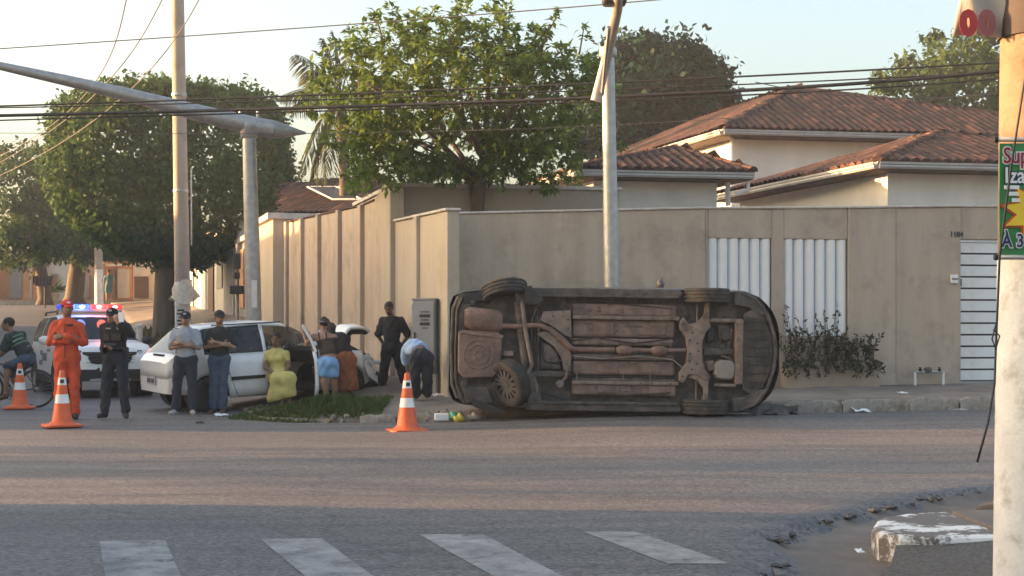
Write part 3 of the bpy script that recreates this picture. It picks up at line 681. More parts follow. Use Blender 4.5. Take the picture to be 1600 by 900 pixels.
street_house(61.2, 70.0, 3.2, M_grayw, 'grey house front with a pale blue gate behind the clipped tree', [(62.0, 66.0, 0, 2.4, 'gate', M_blue), (67, 69, .8, 2.2, 'window', M_shut)])
street_house(70.2, 84, 3.6, M_offwhite, 'tall off-white wall near the top of the side street', [(72, 76, 0, 2.4, 'gate', M_shut), (78, 81, 0, 2.4, 'gate', M_brown)])
def end_house(u0, u1, vt, z, m, label, feats=(), vb=478, dep=7):
    a, c = P(u0, vt, z), P(u1, vt, z); b0 = P(u0, vb, z).z
    o = plain_house('street_house', label, [(a.x, a.y), (c.x, c.y), (c.x - 1, c.y + dep), (a.x - 1, a.y + dep)], b0, a.z, m, 'houses at the top of the street', over=.15)
    for (x0, x1, y0, y1, nm, mm) in feats:
        p, q = P(x0, y0, z - .06), P(x1, y1, z - .06); B().box(((p.x + q.x) / 2, z - .05, (p.z + q.z) / 2), (abs(q.x - p.x), .12, abs(p.z - q.z))).build(nm, mm, o)
    return o
end_house(-90, -12, 398, 79, M_brick, 'brick red house at the far edge of the street end', [(-70, -40, 415, 466, 'gate', M_brown)])
end_house(-11, 66, 403, 80, M_sunsalmon, 'house with evening sun coloured into its walls and a dark garage opening at the street end', [(15, 34, 408, 466, 'gate', M_grayw), (47, 50, 406, 466, 'pier', M_plaster2), (36, 46, 408, 420, 'lintel', M_grayw)])
end_house(67, 112, 405, 80.5, M_offwhite, 'small white house behind two street tree trunks', [(80, 90, 428, 466, 'door', M_grayw)])
end_house(113, 163, 412, 80, M_grayplaster, 'low grey house left of the brick two-storey one', [(122, 140, 430, 466, 'gate', M_grayw)])
o = end_house(164, 207, 385, 78, M_brick, 'two-storey orange brick house at the street end', [(166, 205, 412, 416, 'slab', M_cap), (168, 180, 420, 466, 'gate', M_brown), (184, 203, 420, 466, 'gate', M_grayw), (170, 182, 392, 408, 'window', M_black), (188, 200, 392, 408, 'window', M_black)])
end_house(208, 262, 395, 77, M_offwhite, 'white house with green hedge beside the brick house', [(210, 232, 432, 466, 'gate', M_brown), (240, 258, 405, 425, 'window', M_black)])
# far pavement in front of those houses
b = B(); a0, a1 = P(-160, 478, 77), P(262, 478, 76)
b.box(((a0.x + a1.x) / 2, 77, 2.72), (a1.x - a0.x, 5.5, .5)); o = b.build('far_pavement', M_conc); tag(o, 'pale pavement at the top of the side street', kind='structure')
# houses out of frame to the left: they shade the street as in the photograph
M_tan = mat('tan_wall', (.40, .33, .25), .9, var=.1, sc_=1)
def left_house(Y0, Y1, h, label, grp='houses across the street out of view'):
    x0, x1 = -7.8 - .324 * Y0, -7.8 - .324 * Y1
    o = plain_house('corner_house', label, [(x0, Y0), (x1, Y1), (x1 - 8, Y1), (x0 - 8, Y0)], float(zroad(np.float64(-20), np.float64(Y0))) - .3, h + float(zroad(np.float64(-20), np.float64(Y0))), M_tan, grp, roof_m=M_tile, over=.4)
    for k in range(2):
        ym = Y0 + (Y1 - Y0) * (.3 + .4 * k); xm = -7.8 - .324 * ym
        B().box((xm + .03, ym, 2), (.1, 1.2, 1.2), rz=R(18)).build('window', M_black, o)
    return o
left_house(21.85, 28.1, 6.4, 'two-storey tan house on the far left corner'); left_house(28.2, 36.7, 6.7, 'tan house second up the left side of the street'); left_house(36.8, 47.9, 5.6, 'long tan house third up the left side'); left_house(48, 60, 5.2, 'tan house fourth up the left side of the street')
plain_house('corner_house', 'unseen low tan garage, added to shade the car, before the far left corner house', [(-14.4, 20.2), (-14.9, 21.8), (-22, 21.8), (-21.5, 20.2)], -.3, 3.85, M_tan, 'houses across the street out of view', roof_m=M_tile, over=.02)  # out-of-view block added so the sun misses the overturned car's lower part
o = plain_house('corner_house', 'low tan house on the near left corner', [(-9, -14), (-9, 11.15), (-24, 11.15), (-24, -14)], -.3, 3.6, M_tan, 'houses across the street out of view', roof_m=M_tile, over=.3)
B().box((-8.95, 6, 1.6), (.1, 1.4, 1.2)).build('window', M_black, o); B().box((-8.95, 2, 1.1), (.1, 1.0, 2.2)).build('door', M_brown, o)
# ------------------------------------------------------------------ trees
def leaf_mesh(name, base, dirs, L, W, nrm, fold=.25, bend=0.0):
    """each leaf: 6 verts, 4 tris, folded along its rib and bent down at the tip"""
    n = len(base); d = dirs / np.linalg.norm(dirs, axis=1, keepdims=True)
    s = np.cross(d, nrm); s /= np.maximum(np.linalg.norm(s, axis=1, keepdims=True), 1e-6); up = np.cross(s, d)
    L = L[:, None]; W = W[:, None]
    v0 = base; v1 = base + d * L * .5 + up * L * .04; v2 = base + d * L - up * L * bend
    a = base + d * L * .45 + s * W + up * W * fold; c = base + d * L * .45 - s * W + up * W * fold
    V = np.stack([v0, a, v2, c, v1], 1).reshape(-1, 3)
    k = np.arange(n)[:, None] * 5
    Fc = np.concatenate([k + np.array([[0, 4, 1]]), k + np.array([[1, 4, 2]]), k + np.array([[0, 3, 4]]), k + np.array([[3, 2, 4]])], 0)
    return mesh_np(name, V, Fc)
def rdir(n):
    v = rng.normal(size=(n, 3)); return v / np.linalg.norm(v, axis=1, keepdims=True)
def lumpy(p, f, seed):
    return np.sin(p[:, 0] * f + seed) * np.sin(p[:, 1] * f * 1.1 + 2 * seed) + np.sin(p[:, 2] * f * .9 + 3 * seed) * np.sin((p[:, 0] + p[:, 1]) * f * .7 + seed)
def branchy(b, p, d, L, r, depth, spread=.6, rngp=random):
    """recursive limbs; returns tips"""
    pts = [p]; q = Vector(p); dd = Vector(d).normalized(); n = 4
    for i in range(n):
        dd = (dd + Vector((rngp.uniform(-.22, .22), rngp.uniform(-.22, .22), rngp.uniform(-.05, .18)))).normalized(); q = q + dd * (L / n); pts.append(q.copy())
    b.tube(pts, [r * (1 - .45 * i / n) for i in range(n + 1)], 7 if depth > 1 else 5, cap=False)
    if depth == 0: return [pts[-1], pts[-2]]
    tips = []
    for k in range(3 if depth > 1 else 3):
        a = rngp.uniform(0, 6.28); x, y, z = frame(dd); nd = dd + (x * math.cos(a) + y * math.sin(a)) * spread
        tips += branchy(b, pts[-1] if k else pts[-2], nd, L * rngp.uniform(.6, .8), r * .55, depth - 1, spread, rngp)
    return tips
M_bark = mat('bark', (.11, .09, .07), .95, var=.35, sc_=9, bump=1, bsc=25, streak=True)
M_leafd = leaf('ficus_leaf', (.022, .052, .017), (.085, .16, .042), .36)
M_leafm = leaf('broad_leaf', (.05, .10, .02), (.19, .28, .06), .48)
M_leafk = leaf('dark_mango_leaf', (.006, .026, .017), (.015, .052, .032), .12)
M_leafs = leaf('street_tree_leaf', (.026, .055, .02), (.085, .14, .045), .38)
def dense_tree(name, label, base, c, rad, N, L, m, pw=2.6, trunk_r=.3, seed=1, group=None, amp=.06, inner=.8, taper=0.0, clump=.42):
    o = empty(name, base, 0, label, 'tree', group); c = np.array(c, float) - np.array(base, float); rad = np.array(rad, float)
    K = max(60, N // 70); dk = rdir(K); dk *= ((np.abs(dk) ** pw).sum(1) ** (-1 / pw))[:, None]; dk *= (1 + amp * lumpy(dk * rad, 1.6, seed))[:, None] * rng.uniform(.93, 1.03, K)[:, None]
    d = rdir(N); k = (np.abs(d) ** pw).sum(1) ** (-1 / pw); p = d * k[:, None]
    rr = inner + (1.0 - inner) * rng.random(N) ** .45
    bump = 1 + amp * lumpy(p * rad, 1.6, seed) + .5 * amp * lumpy(p * rad, 4.3, seed + 2)
    q = p * (rr * bump)[:, None] * rad
    nc = int(N * .6); ci = rng.integers(0, K, nc); cr_ = clump * rng.uniform(.5, 1.35, K)      # leaf clumps on the surface
    off_ = rdir(nc) * (rng.random(nc) ** .5)[:, None]; q[:nc] = dk[ci] * rad + off_ * cr_[ci][:, None]; p[:nc] = (dk[ci] + off_ * .35)
    if taper: q[:, :2] *= (1 - taper * np.clip(-(q[:, 2] / rad[2]), 0, 1) ** 2)[:, None]
    nrm = p / rad; nrm /= np.linalg.norm(nrm, axis=1, keepdims=True)
    dirs = nrm * .55 + rdir(N) * .8 + np.array([0, 0, -.25])
    Ls = L * rng.uniform(.65, 1.3, N)
    me = leaf_mesh('crown', q + c, dirs, Ls, Ls * .3, nrm + rdir(N) * .7, bend=.12); me.materials.append(m); link('crown', me, None, o)
    b = B(); tt = Vector(c) + Vector((0, 0, -rad[2] * .45)); rp = random.Random(seed)
    mid = Vector((tt.x * .3 + rp.uniform(-.1, .1), tt.y * .3, tt.z * .5))
    b.tube([(0, 0, -.2), (0, 0, .15), mid, tt], [trunk_r * 1.5, trunk_r * 1.08, trunk_r * .92, trunk_r * .6], 12)
    for k in range(6):
        a = k * 1.05 + rp.uniform(-.3, .3); st = mid.lerp(tt, rp.uniform(.1, .8))
        e = Vector((c[0] + math.cos(a) * rad[0] * .7, c[1] + math.sin(a) * rad[1] * .6, c[2] - rad[2] * rp.uniform(-.2, .5)))
        b.tube([st, st.lerp(e, .5) + Vector((0, 0, -.2)), e], [trunk_r * .45, trunk_r * .3, .04], 7)
    b.build('trunk', M_bark, o, smooth=True)
    return o
fz = 49.4; fb = P(258, 530, fz); fc = P(270, 272, fz)
dense_tree('street_tree', 'big dark tree clipped into a block behind the utility pole', fb, fc, (3.78, 3.4, 2.85), 60000, .19, M_leafd, pw=4.2, trunk_r=.42, seed=3, amp=.04, inner=.78, taper=.45)
z = 68; dense_tree('street_tree', 'bushy tree nearest the frame edge at the street end', P(70, 470, z), P(42, 318, z), (3.2, 3, 2.6), 16000, .24, M_leafs, pw=2.3, trunk_r=.3, seed=5, amp=.16, inner=.55)
z = 72; dense_tree('street_tree', 'bushy street tree with thick dark trunk beside the clipped tree', P(116, 470, z), P(140, 335, z), (3.1, 3, 2.1), 13000, .25, M_leafs, pw=2.3, trunk_r=.45, seed=8, amp=.14, inner=.55)
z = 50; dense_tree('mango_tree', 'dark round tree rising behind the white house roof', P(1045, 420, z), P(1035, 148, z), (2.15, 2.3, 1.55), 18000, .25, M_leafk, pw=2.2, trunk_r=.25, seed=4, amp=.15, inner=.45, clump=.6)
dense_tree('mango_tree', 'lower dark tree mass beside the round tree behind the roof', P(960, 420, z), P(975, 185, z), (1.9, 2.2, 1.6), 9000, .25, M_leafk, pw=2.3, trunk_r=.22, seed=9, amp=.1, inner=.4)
z = 52; dense_tree('shade_tree', 'leafy tree above the tile roof next to the near pole', P(1540, 420, z), P(1530, 150, z), (3.2, 2.5, 2.15), 11000, .27, M_leafs, pw=2.2, trunk_r=.22, seed=14, amp=.17, inner=.3)
dense_tree('street_tree', 'unseen thin tree added left of the cross street to dapple its sunlight', (-20, 15.6, 0), (-20, 15.4, 3.3), (1.9, 2.1, 1.5), 1900, .2, M_leafs, pw=2.1, trunk_r=.09, seed=17, amp=.2, inner=.1)  # out-of-view tree, added to break up the sunlit band on the road
# the broad-leaved tree over the corner wall: limbs, twigs and leaf rosettes
tz = 26.2; tbase = P(748, 420, tz); lt = empty('leafy_tree', tbase, 0, 'wide broad-leaved tree with loose leaf tufts over the corner wall', 'tree')
rp = random.Random(21); tb_ = B()
def loc(u, v, z): return P(u, v, z) - tbase
trunk_pts = [Vector((0, 0, -.3)), loc(746, 330, tz), loc(750, 285, tz), loc(757, 250, tz)]
tb_.tube(trunk_pts, [.15, .13, .12, .11], 10)
tb_.tube([loc(742, 330, tz), loc(738, 290, tz + .1), loc(728, 255, tz + .2)], [.07, .06, .05], 8)
cr_c = np.array(loc(715, 158, tz)); cr_r = np.array([2.62, 2.0, 1.62])
tips = []
for u, v, dz, r in ((560, 120, -.8, .07), (600, 200, .6, .06), (520, 190, .2, .05), (640, 70, .5, .07), (700, 60, -.6, .07), (790, 80, .7, .08), (830, 130, -.9, .07), (890, 120, .4, .06), (900, 220, -.3, .05), (760, 50, 0, .07), (850, 60, .2, .06), (610, 250, -.5, .05), (680, 240, .9, .05), (560, 260, .1, .045), (830, 240, .6, .05), (720, 150, -1.3, .06), (650, 150, 1.2, .06), (800, 170, -1.2, .06)):
    e = loc(u, v, tz + dz); s = trunk_pts[rp.randint(2, 3)]; mid_ = s.lerp(e, .5) + Vector((rp.uniform(-.2, .2), rp.uniform(-.2, .2), .15))
    tb_.tube([s, s.lerp(mid_, .5), mid_, e], [r, r * .85, r * .6, r * .25], 7)
    for k in range(7):
        st = mid_.lerp(e, rp.uniform(-.1, 1)); en = st + Vector((rp.gauss(0, .4), rp.gauss(0, .45), rp.gauss(.12, .33)))
        tb_.tube([st, st.lerp(en, .5) + Vector((0, 0, -.03)), en], [.018, .014, .008], 5, cap=False); tips.append(en)
tb_.build('trunk', M_bark, lt, smooth=True)
N = 1500; d = rdir(N); rad = .42 + .6 * rng.random(N) ** .55
pp = d * (rad * (1 + .13 * lumpy(d * 2.6, 2.2, 1) + .08 * lumpy(d * 2.6, 5, 4)))[:, None] * cr_r + cr_c
low = pp[:, 2] < np.array(loc(0, 285, tz))[2]; pp[low, 2] += rng.uniform(.2, 1.2, low.sum())
# gaps where the sky shows
gx = loc(700, 235, tz); keep = ~((np.abs(pp[:, 0] - gx.x) < .75) & (np.abs(pp[:, 2] - gx.z) < .2))
keep &= lumpy(pp, 3.1, 6) > -1.05
pp = pp[keep]; pp = np.concatenate([pp, np.array([list(t) for t in tips])])
ex = np.array([list(loc(u, v, tz + z_)) for u, v, z_ in ((588, 25, 0), (592, 32, .1), (610, 40, .2), (640, 30, 0), (648, 22, .3), (668, 45, -.2), (690, 38, .2), (720, 40, 0), (745, 42, .4), (790, 45, .1), (830, 42, 0), (838, 50, .2), (870, 22, .1), (868, 33, .15), (860, 45, .1), (912, 45, 0), (915, 60, 0), (515, 75, 0), (505, 90, .2), (500, 130, .1), (545, 60, 0), (560, 48, .2), (920, 90, 0), (930, 120, .2), (940, 160, .1))])
sk_ = np.array([list(loc(rng.uniform(545, 905), rng.uniform(215, 296) - 22 * (rng.random() < .3), tz + rng.uniform(-1.3, 1.3))) for _ in range(260)])
sk_ = sk_[~((np.abs(sk_[:, 0] - gx.x) < .6) & (np.abs(sk_[:, 2] - gx.z) < .16))]
pp = np.concatenate([pp, ex, sk_]); nr = len(pp); K = 16
bs_ = np.repeat(pp, K, 0); out = np.repeat((pp - cr_c) / cr_r, K, 0); dd = rdir(nr * K); dd[:, 2] = dd[:, 2] * .6 - .12; dd += out * .35 + np.array([0, 0, .18])
bs_ = bs_ + rng.normal(0, .035, bs_.shape); Ls = rng.uniform(.08, .2, nr * K)
me = leaf_mesh('crown', bs_, dd, Ls, Ls * .23, np.array([0, 0, 1.]) + rdir(nr * K) * .45, bend=.22); me.materials.append(M_leafm); link('crown', me, None, lt)
for (u1, v1), (u0, v0) in (((868, 28), (845, 75)), ((912, 45), (905, 85)), ((588, 28), (600, 70)), ((645, 28), (650, 70))): 
    B().tube([loc(u0, v0, tz), loc(u1, v1, tz + .1)], [.02, .01], 5).build('twig', M_bark, lt)
# palm behind the side wall
pz = 43; pb = P(540, 420, pz); palm = empty('palm_tree', pb, 0, 'palm with drooping fronds half hidden behind the leafy tree', 'tree')
pc = P(533, 150, pz) - pb
B().tube([(0, 0, -.3), pc * .5 + Vector((.05, 0, 0)), pc], [.2, .17, .15], 12).build('trunk', M_bark, palm, smooth=True)
M_frond = leaf('palm_leaf', (.035, .05, .022), (.09, .11, .045), .3)
for k, (u, v, L_) in enumerate(((462, 85, .5), (440, 150, .9), (455, 170, .6), (470, 270, .3), (485, 280, .2), (500, 285, .1), (515, 285, 0), (505, 60, .3), (560, 70, .2), (600, 120, .5), (610, 240, .4), (570, 280, .1), (480, 110, -.8), (520, 50, .9))):
    e = P(u, v, pz + (k % 3 - 1) * .9) - pb; mid_ = pc.lerp(e, .5) + Vector((0, 0, .45 + .35 * (v > 200)))
    pts = [(pc * (1 - t) ** 2 + mid_ * 2 * t * (1 - t) + e * t * t) for t in np.linspace(0, 1, 16)]
    fb_ = B().tube(pts, [.03 - .0015 * i for i in range(16)], 5)
    A0 = np.array([list(p) for p in pts]); ts = np.linspace(.12, 1, 46); base_ = np.stack([np.interp(ts, np.linspace(0, 1, 16), A0[:, i]) for i in range(3)], 1)
    tg = np.gradient(base_, axis=0); tg /= np.linalg.norm(tg, axis=1, keepdims=True); sd2 = np.cross(tg, [0, 0, 1.]); sd2 /= np.maximum(np.linalg.norm(sd2, axis=1, keepdims=True), .05)
    bb = np.concatenate([base_, base_]); dr = np.concatenate([tg * .5 + sd2 * .75, tg * .5 - sd2 * .75]) + np.array([0, 0, -.55]) + rng.normal(0, .08, (92, 3))
    ll = np.concatenate([.75 * np.sin(ts * 2.9) + .12] * 2)
    me = leaf_mesh('leaflets', bb, dr, ll, np.full(92, .022), np.tile([0, 0, 1.], (92, 1)), bend=.15); me.materials.append(M_frond)
    f = fb_.build('frond', M_frond, palm); link('leaflets', me, None, f)
# shrub in the planter under the second slatted opening
M_shrub = leaf('shrub_leaf', (.02, .028, .014), (.06, .07, .034), .25)
hb = MW @ Vector((su(1290), -.17, .75)); hs_ = empty('planter_shrub', hb, 0, 'straggly dark shrub growing from the planter under the slatted opening', 'shrub')
hb_ = B(); ba, da = [], []
for i in range(150):
    s = rng.uniform(su(1220), su(1360)); p = MW @ Vector((s, -.17 + rng.normal(0, .05), .8)) - hb
    u_ = (s - su(1220)) / (su(1360) - su(1220)); hgt = rng.uniform(.2, .55) * (1.1 if u_ < .55 else .8) * (1.6 if (rng.random() < .3 and u_ < .62) else 1)
    if rng.random() < .38: hgt = -rng.uniform(.05, .28)
    tip = p + Vector((rng.normal(0, .12), rng.normal(-.08, .1), hgt)); 
    if hgt < 0: tip.y -= .22
    md = p.lerp(tip, .5) + Vector((rng.normal(0, .03), -.06, .05)); hb_.tube([p, md, tip], [.006, .005, .003], 4, cap=False)
    for k in range(15):
        t = rng.random() ** .7; q = p.lerp(md, t * 2) if t < .5 else md.lerp(tip, t * 2 - 1); ba.append(list(q)); v = (tip - p).normalized() * .5 + Vector(rng.normal(0, .7, 3)); da.append(list(v))
hb_.build('stems', M_bark, hs_); n = len(ba); Ls = rng.uniform(.05, .1, n)
me = leaf_mesh('foliage', np.array(ba), np.array(da), Ls, Ls * .2, rdir(n), bend=.1); me.materials.append(M_shrub); link('foliage', me, None, hs_)
# weeds and grass on the corner verge (stuff)
M_grass = leaf('verge_grass', (.03, .05, .014), (.10, .14, .045), .3)
def grass(name, label, pts_fn, N, Lr, m, wd=.012, lean=.5):
    base = []; 
    while len(base) < N:
        X, Y, k = pts_fn(); base.append((X, Y, zp(X, Y) - .01, k))
    base = np.array(base); dd = rdir(N) * lean + np.array([0, 0, 1.]); L = rng.uniform(*Lr, N) * base[:, 3]
    me = leaf_mesh(name, base[:, :3], dd, L, np.maximum(wd, L * .12) * rng.uniform(.6, 1.3, N), rdir(N), bend=.3); me.materials.append(m)
    return tag(link(name, me), label, None, None, 'stuff')
def verge():
    while True:
        X = random.uniform(-4.2, -1.9); Y = random.uniform(20.1, 23.0)
        if Y < kerb_front(X) - .12 + max(0, -3 - X) * .8: continue
        k = math.sin(X * 3.1) * math.sin(Y * 2.7 + X) + .5 * math.sin(X * 7 + 2 * Y)
        d_ = math.hypot((X + 2.75) / .8, (Y - 21.4) / .9)
        if random.random() < max(.12, 1.05 - d_ * .55) * (1 if k > -.45 else .35): return X, Y, .45 + .9 * max(0, 1 - d_ * .75) * random.uniform(.6, 1.3)
grass('grass', 'patchy green weeds on the verge beside the crashed white car', verge, 11000, (.03, .2), M_grass)
def roots():
    Y = random.uniform(40, 53); X = K_LEFT - .324 * Y + random.uniform(.15, 1.6); return X, Y, random.uniform(.4, 1.2)
grass('weeds', 'dry weeds along the side street kerb below the clipped tree', roots, 2500, (.1, .4), leaf('dry_weed', (.06, .06, .025), (.14, .13, .06), .3), wd=.02)
# ------------------------------------------------------------------ overhead cables
M_cable = mat('cable', (.018, .018, .02), .6, var=.1); M_cable2 = mat('thin_cable', (.10, .095, .09), .6, var=.1)
def cable(pts, r, label, m=M_cable, group='overhead cables'):
    q = [P(*p) for p in pts]; o = empty('overhead_cable', q[0]); bpy.data.objects.remove(o)
    # smooth through the points
    T = np.linspace(0, len(q) - 1, 40); A = np.array([list(p) for p in q]); xs_ = np.arange(len(q)); co = [np.polyfit(xs_, A[:, i], min(3, len(q) - 1)) for i in range(3)]
    pp_ = [Vector([np.polyval(c, t) for c in co]) for t in T]; og = pp_[0]
    ob = B().tube([p - og for p in pp_], r, 6).build('overhead_cable', m, None, smooth=True, loc=og)
    return tag(ob, label, 'cable', group)
Z1, Z2 = 25, 21.5
cable([(-250, 172, Z1), (0, 165, Z1), (470, 152, 24), (940, 127, 23), (1330, 112, 22), (1700, 88, Z2)], .016, 'upper black cable of the bundle crossing the street')
cable([(-250, 186, Z1), (0, 182, Z1), (450, 167, 24), (940, 155, 23), (1330, 128, 22), (1700, 93, Z2)], .030, 'thickest black cable of the bundle crossing the street')
cable([(-250, 196, Z1), (0, 190, Z1), (470, 171, 24), (940, 162, 23), (1330, 137, 22), (1700, 108, Z2)], .014, 'lowest black cable of the bundle crossing the street')
cable([(-250, 170, 25.3), (0, 168, 25.3), (470, 158, 24.3), (940, 140, 23.3), (1330, 124, 22.4), (1700, 104, 21.8)], .012, 'second black cable of the bundle crossing the street')
cable([(-250, 210, 25), (0, 207, 25), (300, 205, 25), (640, 212, 24), (940, 200, 23), (1250, 165, 22.5), (1700, 130, 22)], .006, 'thin slack wire hanging below the cable bundle', M_cable2)
cable([(-250, 92, 25), (0, 76, 25), (480, 43, 24), (800, 20, 23), (1020, -2, 22), (1300, -28, 21.5)], .010, 'single wire high across the sky above the leafy tree', M_cable2)
cable([(1180, 128, 22), (1330, 150, 22), (1480, 152, 21.8), (1600, 140, 21.6)], .007, 'thin wire sagging in front of the tile roof', M_cable2)
cable([(225, -60, 24), (205, 0, 26), (150, 122, 34), (85, 190, 42), (-40, 262, 60)], .012, 'leftmost of three wires climbing along the side street', M_cable2)
cable([(290, -60, 24), (255, 0, 26), (172, 128, 34), (85, 196, 42), (-40, 275, 60)], .012, 'middle of three wires climbing along the side street', M_cable2)
cable([(345, -60, 24), (310, 0, 26), (215, 138, 34), (100, 215, 42), (-40, 292, 60)], .012, 'rightmost of three wires climbing along the side street', M_cable2)
# ------------------------------------------------------------------ vehicles
M_car = mat('white_car_paint', (.80, .80, .79), .3, var=.03, sc_=2, coat=.5, dirt=(.66, .63, .59), dirt_lo=.5, dirt_hi=.85, dsc=2.5)
M_glass = glass('car_glass', (.02, .024, .026), .72); M_glassd = glass('dark_car_glass', (.012, .014, .016), .93)
M_trim = mat('black_trim', (.018, .018, .019), .55, var=.2); M_rubber = mat('tyre_rubber', (.035, .033, .031), .85, var=.3, sc_=12, bump=.3, bsc=60, dirt=(.10, .075, .058), dirt_lo=.5, dirt_hi=.75, dsc=6)
M_alloy = mat('alloy', (.36, .35, .33), .4, .8, var=.15, dirt=(.2, .17, .14), dirt_lo=.5, dirt_hi=.75, dsc=8)
M_lamp = mat('lamp_glass', (.55, .56, .58), .12, .2, var=.1); M_redl = mat('red_lamp', (.35, .02, .02), .2)
M_seat = mat('dark_upholstery', (.03, .03, .032), .9); M_under = mat('dusty_underbody', (.19, .125, .10), .92, var=.35, sc_=4, col2=(.27, .185, .15), bump=.9, bsc=22, dirt=(.10, .08, .07), dirt_lo=.48, dirt_hi=.66, dsc=3)
M_under2 = mat('dusty_steel', (.21, .16, .13), .85, .1, var=.3, sc_=6, bump=.4, bsc=30, dirt=(.08, .06, .05), dirt_lo=.5, dirt_hi=.68, dsc=5)
M_underd = mat('dark_underbody', (.068, .06, .055), .8, var=.4, sc_=6, bump=.6, bsc=25, dirt=(.14, .11, .092), dirt_lo=.5, dirt_hi=.66, dsc=3)
M_exh = mat('rusty_exhaust', (.21, .13, .105), .85, .1, var=.25, sc_=8, bump=.3, dirt=(.12, .085, .07), dirt_lo=.45, dirt_hi=.65, dsc=5)
M_silver = mat('silver_plastic', (.4, .4, .4), .4, .5, var=.05)
def itp(x, d): ks = sorted(d); return float(np.interp(x, ks, [d[k] for k in ks]))
class Car:
    """shell lofted from cross-sections; faces are sorted into named panels"""
    def __init__(s, sp):
        s.sp = sp; x0, x1 = sp['x']; xs = set(np.round(np.linspace(x0, x1, 50), 4)) | set(sp['cuts'])
        for c in sp['wheels']:
            for k in range(13): xs.add(round(c + sp['ra'] * math.cos(math.pi * k / 12), 4))
        for k in (.02, .05, .1): xs.add(round(x0 + k, 4)); xs.add(round(x1 - k, 4))
        s.xs = sorted(x for x in xs if x0 <= x <= x1)
    def sec(s, x):
        sp = s.sp; hw = itp(x, sp['hw']); zl = itp(x, sp['zl']); zb = itp(x, sp['zb']); ze = itp(x, sp['ze']); ye = itp(x, sp['ye']); zt_ = itp(x, sp['zt'])
        for c in sp['wheels']:
            d = abs(x - c)
            if d <= sp['ra']: zl = max(zl, sp['wz'] + math.sqrt(max(0, sp['ra'] ** 2 - d * d)))
        h = lambda k: zl + (zb - zl) * k
        return [(hw * .965, zl), (hw * .995, h(.22)), (hw, h(.5)), (hw * .99, h(.78)), (hw * .955, zb), ((hw * .955 + ye) / 2 + .02, (zb + ze) / 2), (ye, ze), (ye * .88, ze + (zt_ - ze) * .55), (ye * .5, ze + (zt_ - ze) * .93), (0, zt_)]
    def y_at(s, x, z):
        c = s.sec(x)[:7]; return float(np.interp(z, [q[1] for q in c], [q[0] for q in c]))
    def panels(s, cls):
        out = {}
        S = [s.sec(x) for x in s.xs]; n = 10
        def addq(key, pts):
            b = out.setdefault(key, B()); i = len(b.v); b.v += pts; b.f.append(tuple(range(i, i + len(pts))))
        for i in range(len(s.xs) - 1):
            xa, xb = s.xs[i], s.xs[i + 1]; xm = (xa + xb) / 2
            for sd_ in (1, -1):
                for j in range(n - 1):
                    p = [(xa, sd_ * S[i][j][0], S[i][j][1]), (xb, sd_ * S[i + 1][j][0], S[i + 1][j][1]), (xb, sd_ * S[i + 1][j + 1][0], S[i + 1][j + 1][1]), (xa, sd_ * S[i][j + 1][0], S[i][j + 1][1])]
                    if sd_ < 0: p = p[::-1]
                    k = cls(xm, j, sd_)
                    if k: addq(k, p)
        for e, nm in ((0, 'rear'), (-1, 'front')):
            x = s.xs[e]
            for j in range(n - 1):
                a, c = S[e][j], S[e][j + 1]; p = [(x, -a[0], a[1]), (x, a[0], a[1]), (x, c[0], c[1]), (x, -c[0], c[1])]
                k = cls(x + (-.01 if e == 0 else .01), j, 0)
                if k: addq(k, p if e else p[::-1])
        return out
    def gap(s, b, pts, r=.006, sd_=-1):
        b.tube([(x, sd_ * (s.y_at(x, z) + .002), z) for x, z in pts], r, 5)
M_alloyd = mat('dirty_alloy', (.10, .10, .105), .6, .3, var=.2, sc_=10, dirt=(.07, .067, .065), dirt_lo=.45, dirt_hi=.65, dsc=9)
def wheel(parent, loc, out, r=.3, wd=.2, style='alloy', spokes=10, axis=None):
    """out: unit vector of the outer face"""
    w_ = empty('wheel'); w_.parent = parent; w_.location = loc
    x, y, z = frame(axis or out); w_.rotation_euler = Matrix(((x.x, y.x, z.x), (x.y, y.y, z.y), (x.z, y.z, z.z))).to_euler()
    h = wd / 2; rr = r * .66
    prof = [(rr, -h * .85), (r * .8, -h), (r * .93, -h * .98), (r * .985, -h * .86)]
    for g in (-.5, 0, .5): prof += [(r, h * (g - .14)), (r - .012, h * (g - .1)), (r - .012, h * (g + .1)), (r, h * (g + .14))]
    prof += [(r * .985, h * .86), (r * .93, h * .98), (r * .8, h), (rr, h * .85)]
    B().lathe(prof, 40, cap=False).build('tyre', M_rubber, w_, smooth=40)
    b = B().lathe([(rr * 1.0, -h * .8), (rr * .96, -h * .2), (rr * .96, h * .55), (rr * 1.02, h * .86), (rr * 1.04, h * .8)], 32, cap=False)
    if style in ('alloy', 'dirty'):
        for k in range(spokes):
            a = 2 * math.pi * k / spokes; c, s_ = math.cos(a), math.sin(a); t = (-s_, c)
            ww0, ww1 = .028, .018
            q = [(c * .05 + t[0] * q_ * ww0, s_ * .05 + t[1] * q_ * ww0) for q_ in (-1, 1)] + [(c * rr * .98 + t[0] * q_ * ww1, s_ * rr * .98 + t[1] * q_ * ww1) for q_ in (1, -1)]
            b.prism(q, h * .55, h * .72, axis='z')
        b.lathe([(.065, h * .4), (.06, h * .78), (.02, h * .8)], 16)
        b.build('rim', M_alloyd if style == 'dirty' else M_alloy, w_, smooth=35)
        B().lathe([(rr * .95, -h * .3), (.02, -h * .3)], 24).build('brake_disc', M_trim, w_)
    else:
        b.lathe([(rr * .98, h * .6), (rr * .7, h * .45), (rr * .45, h * .75), (.02, h * .8)], 28).build('rim', M_trim if style == 'steel' else M_silver, w_, smooth=35)
    return w_
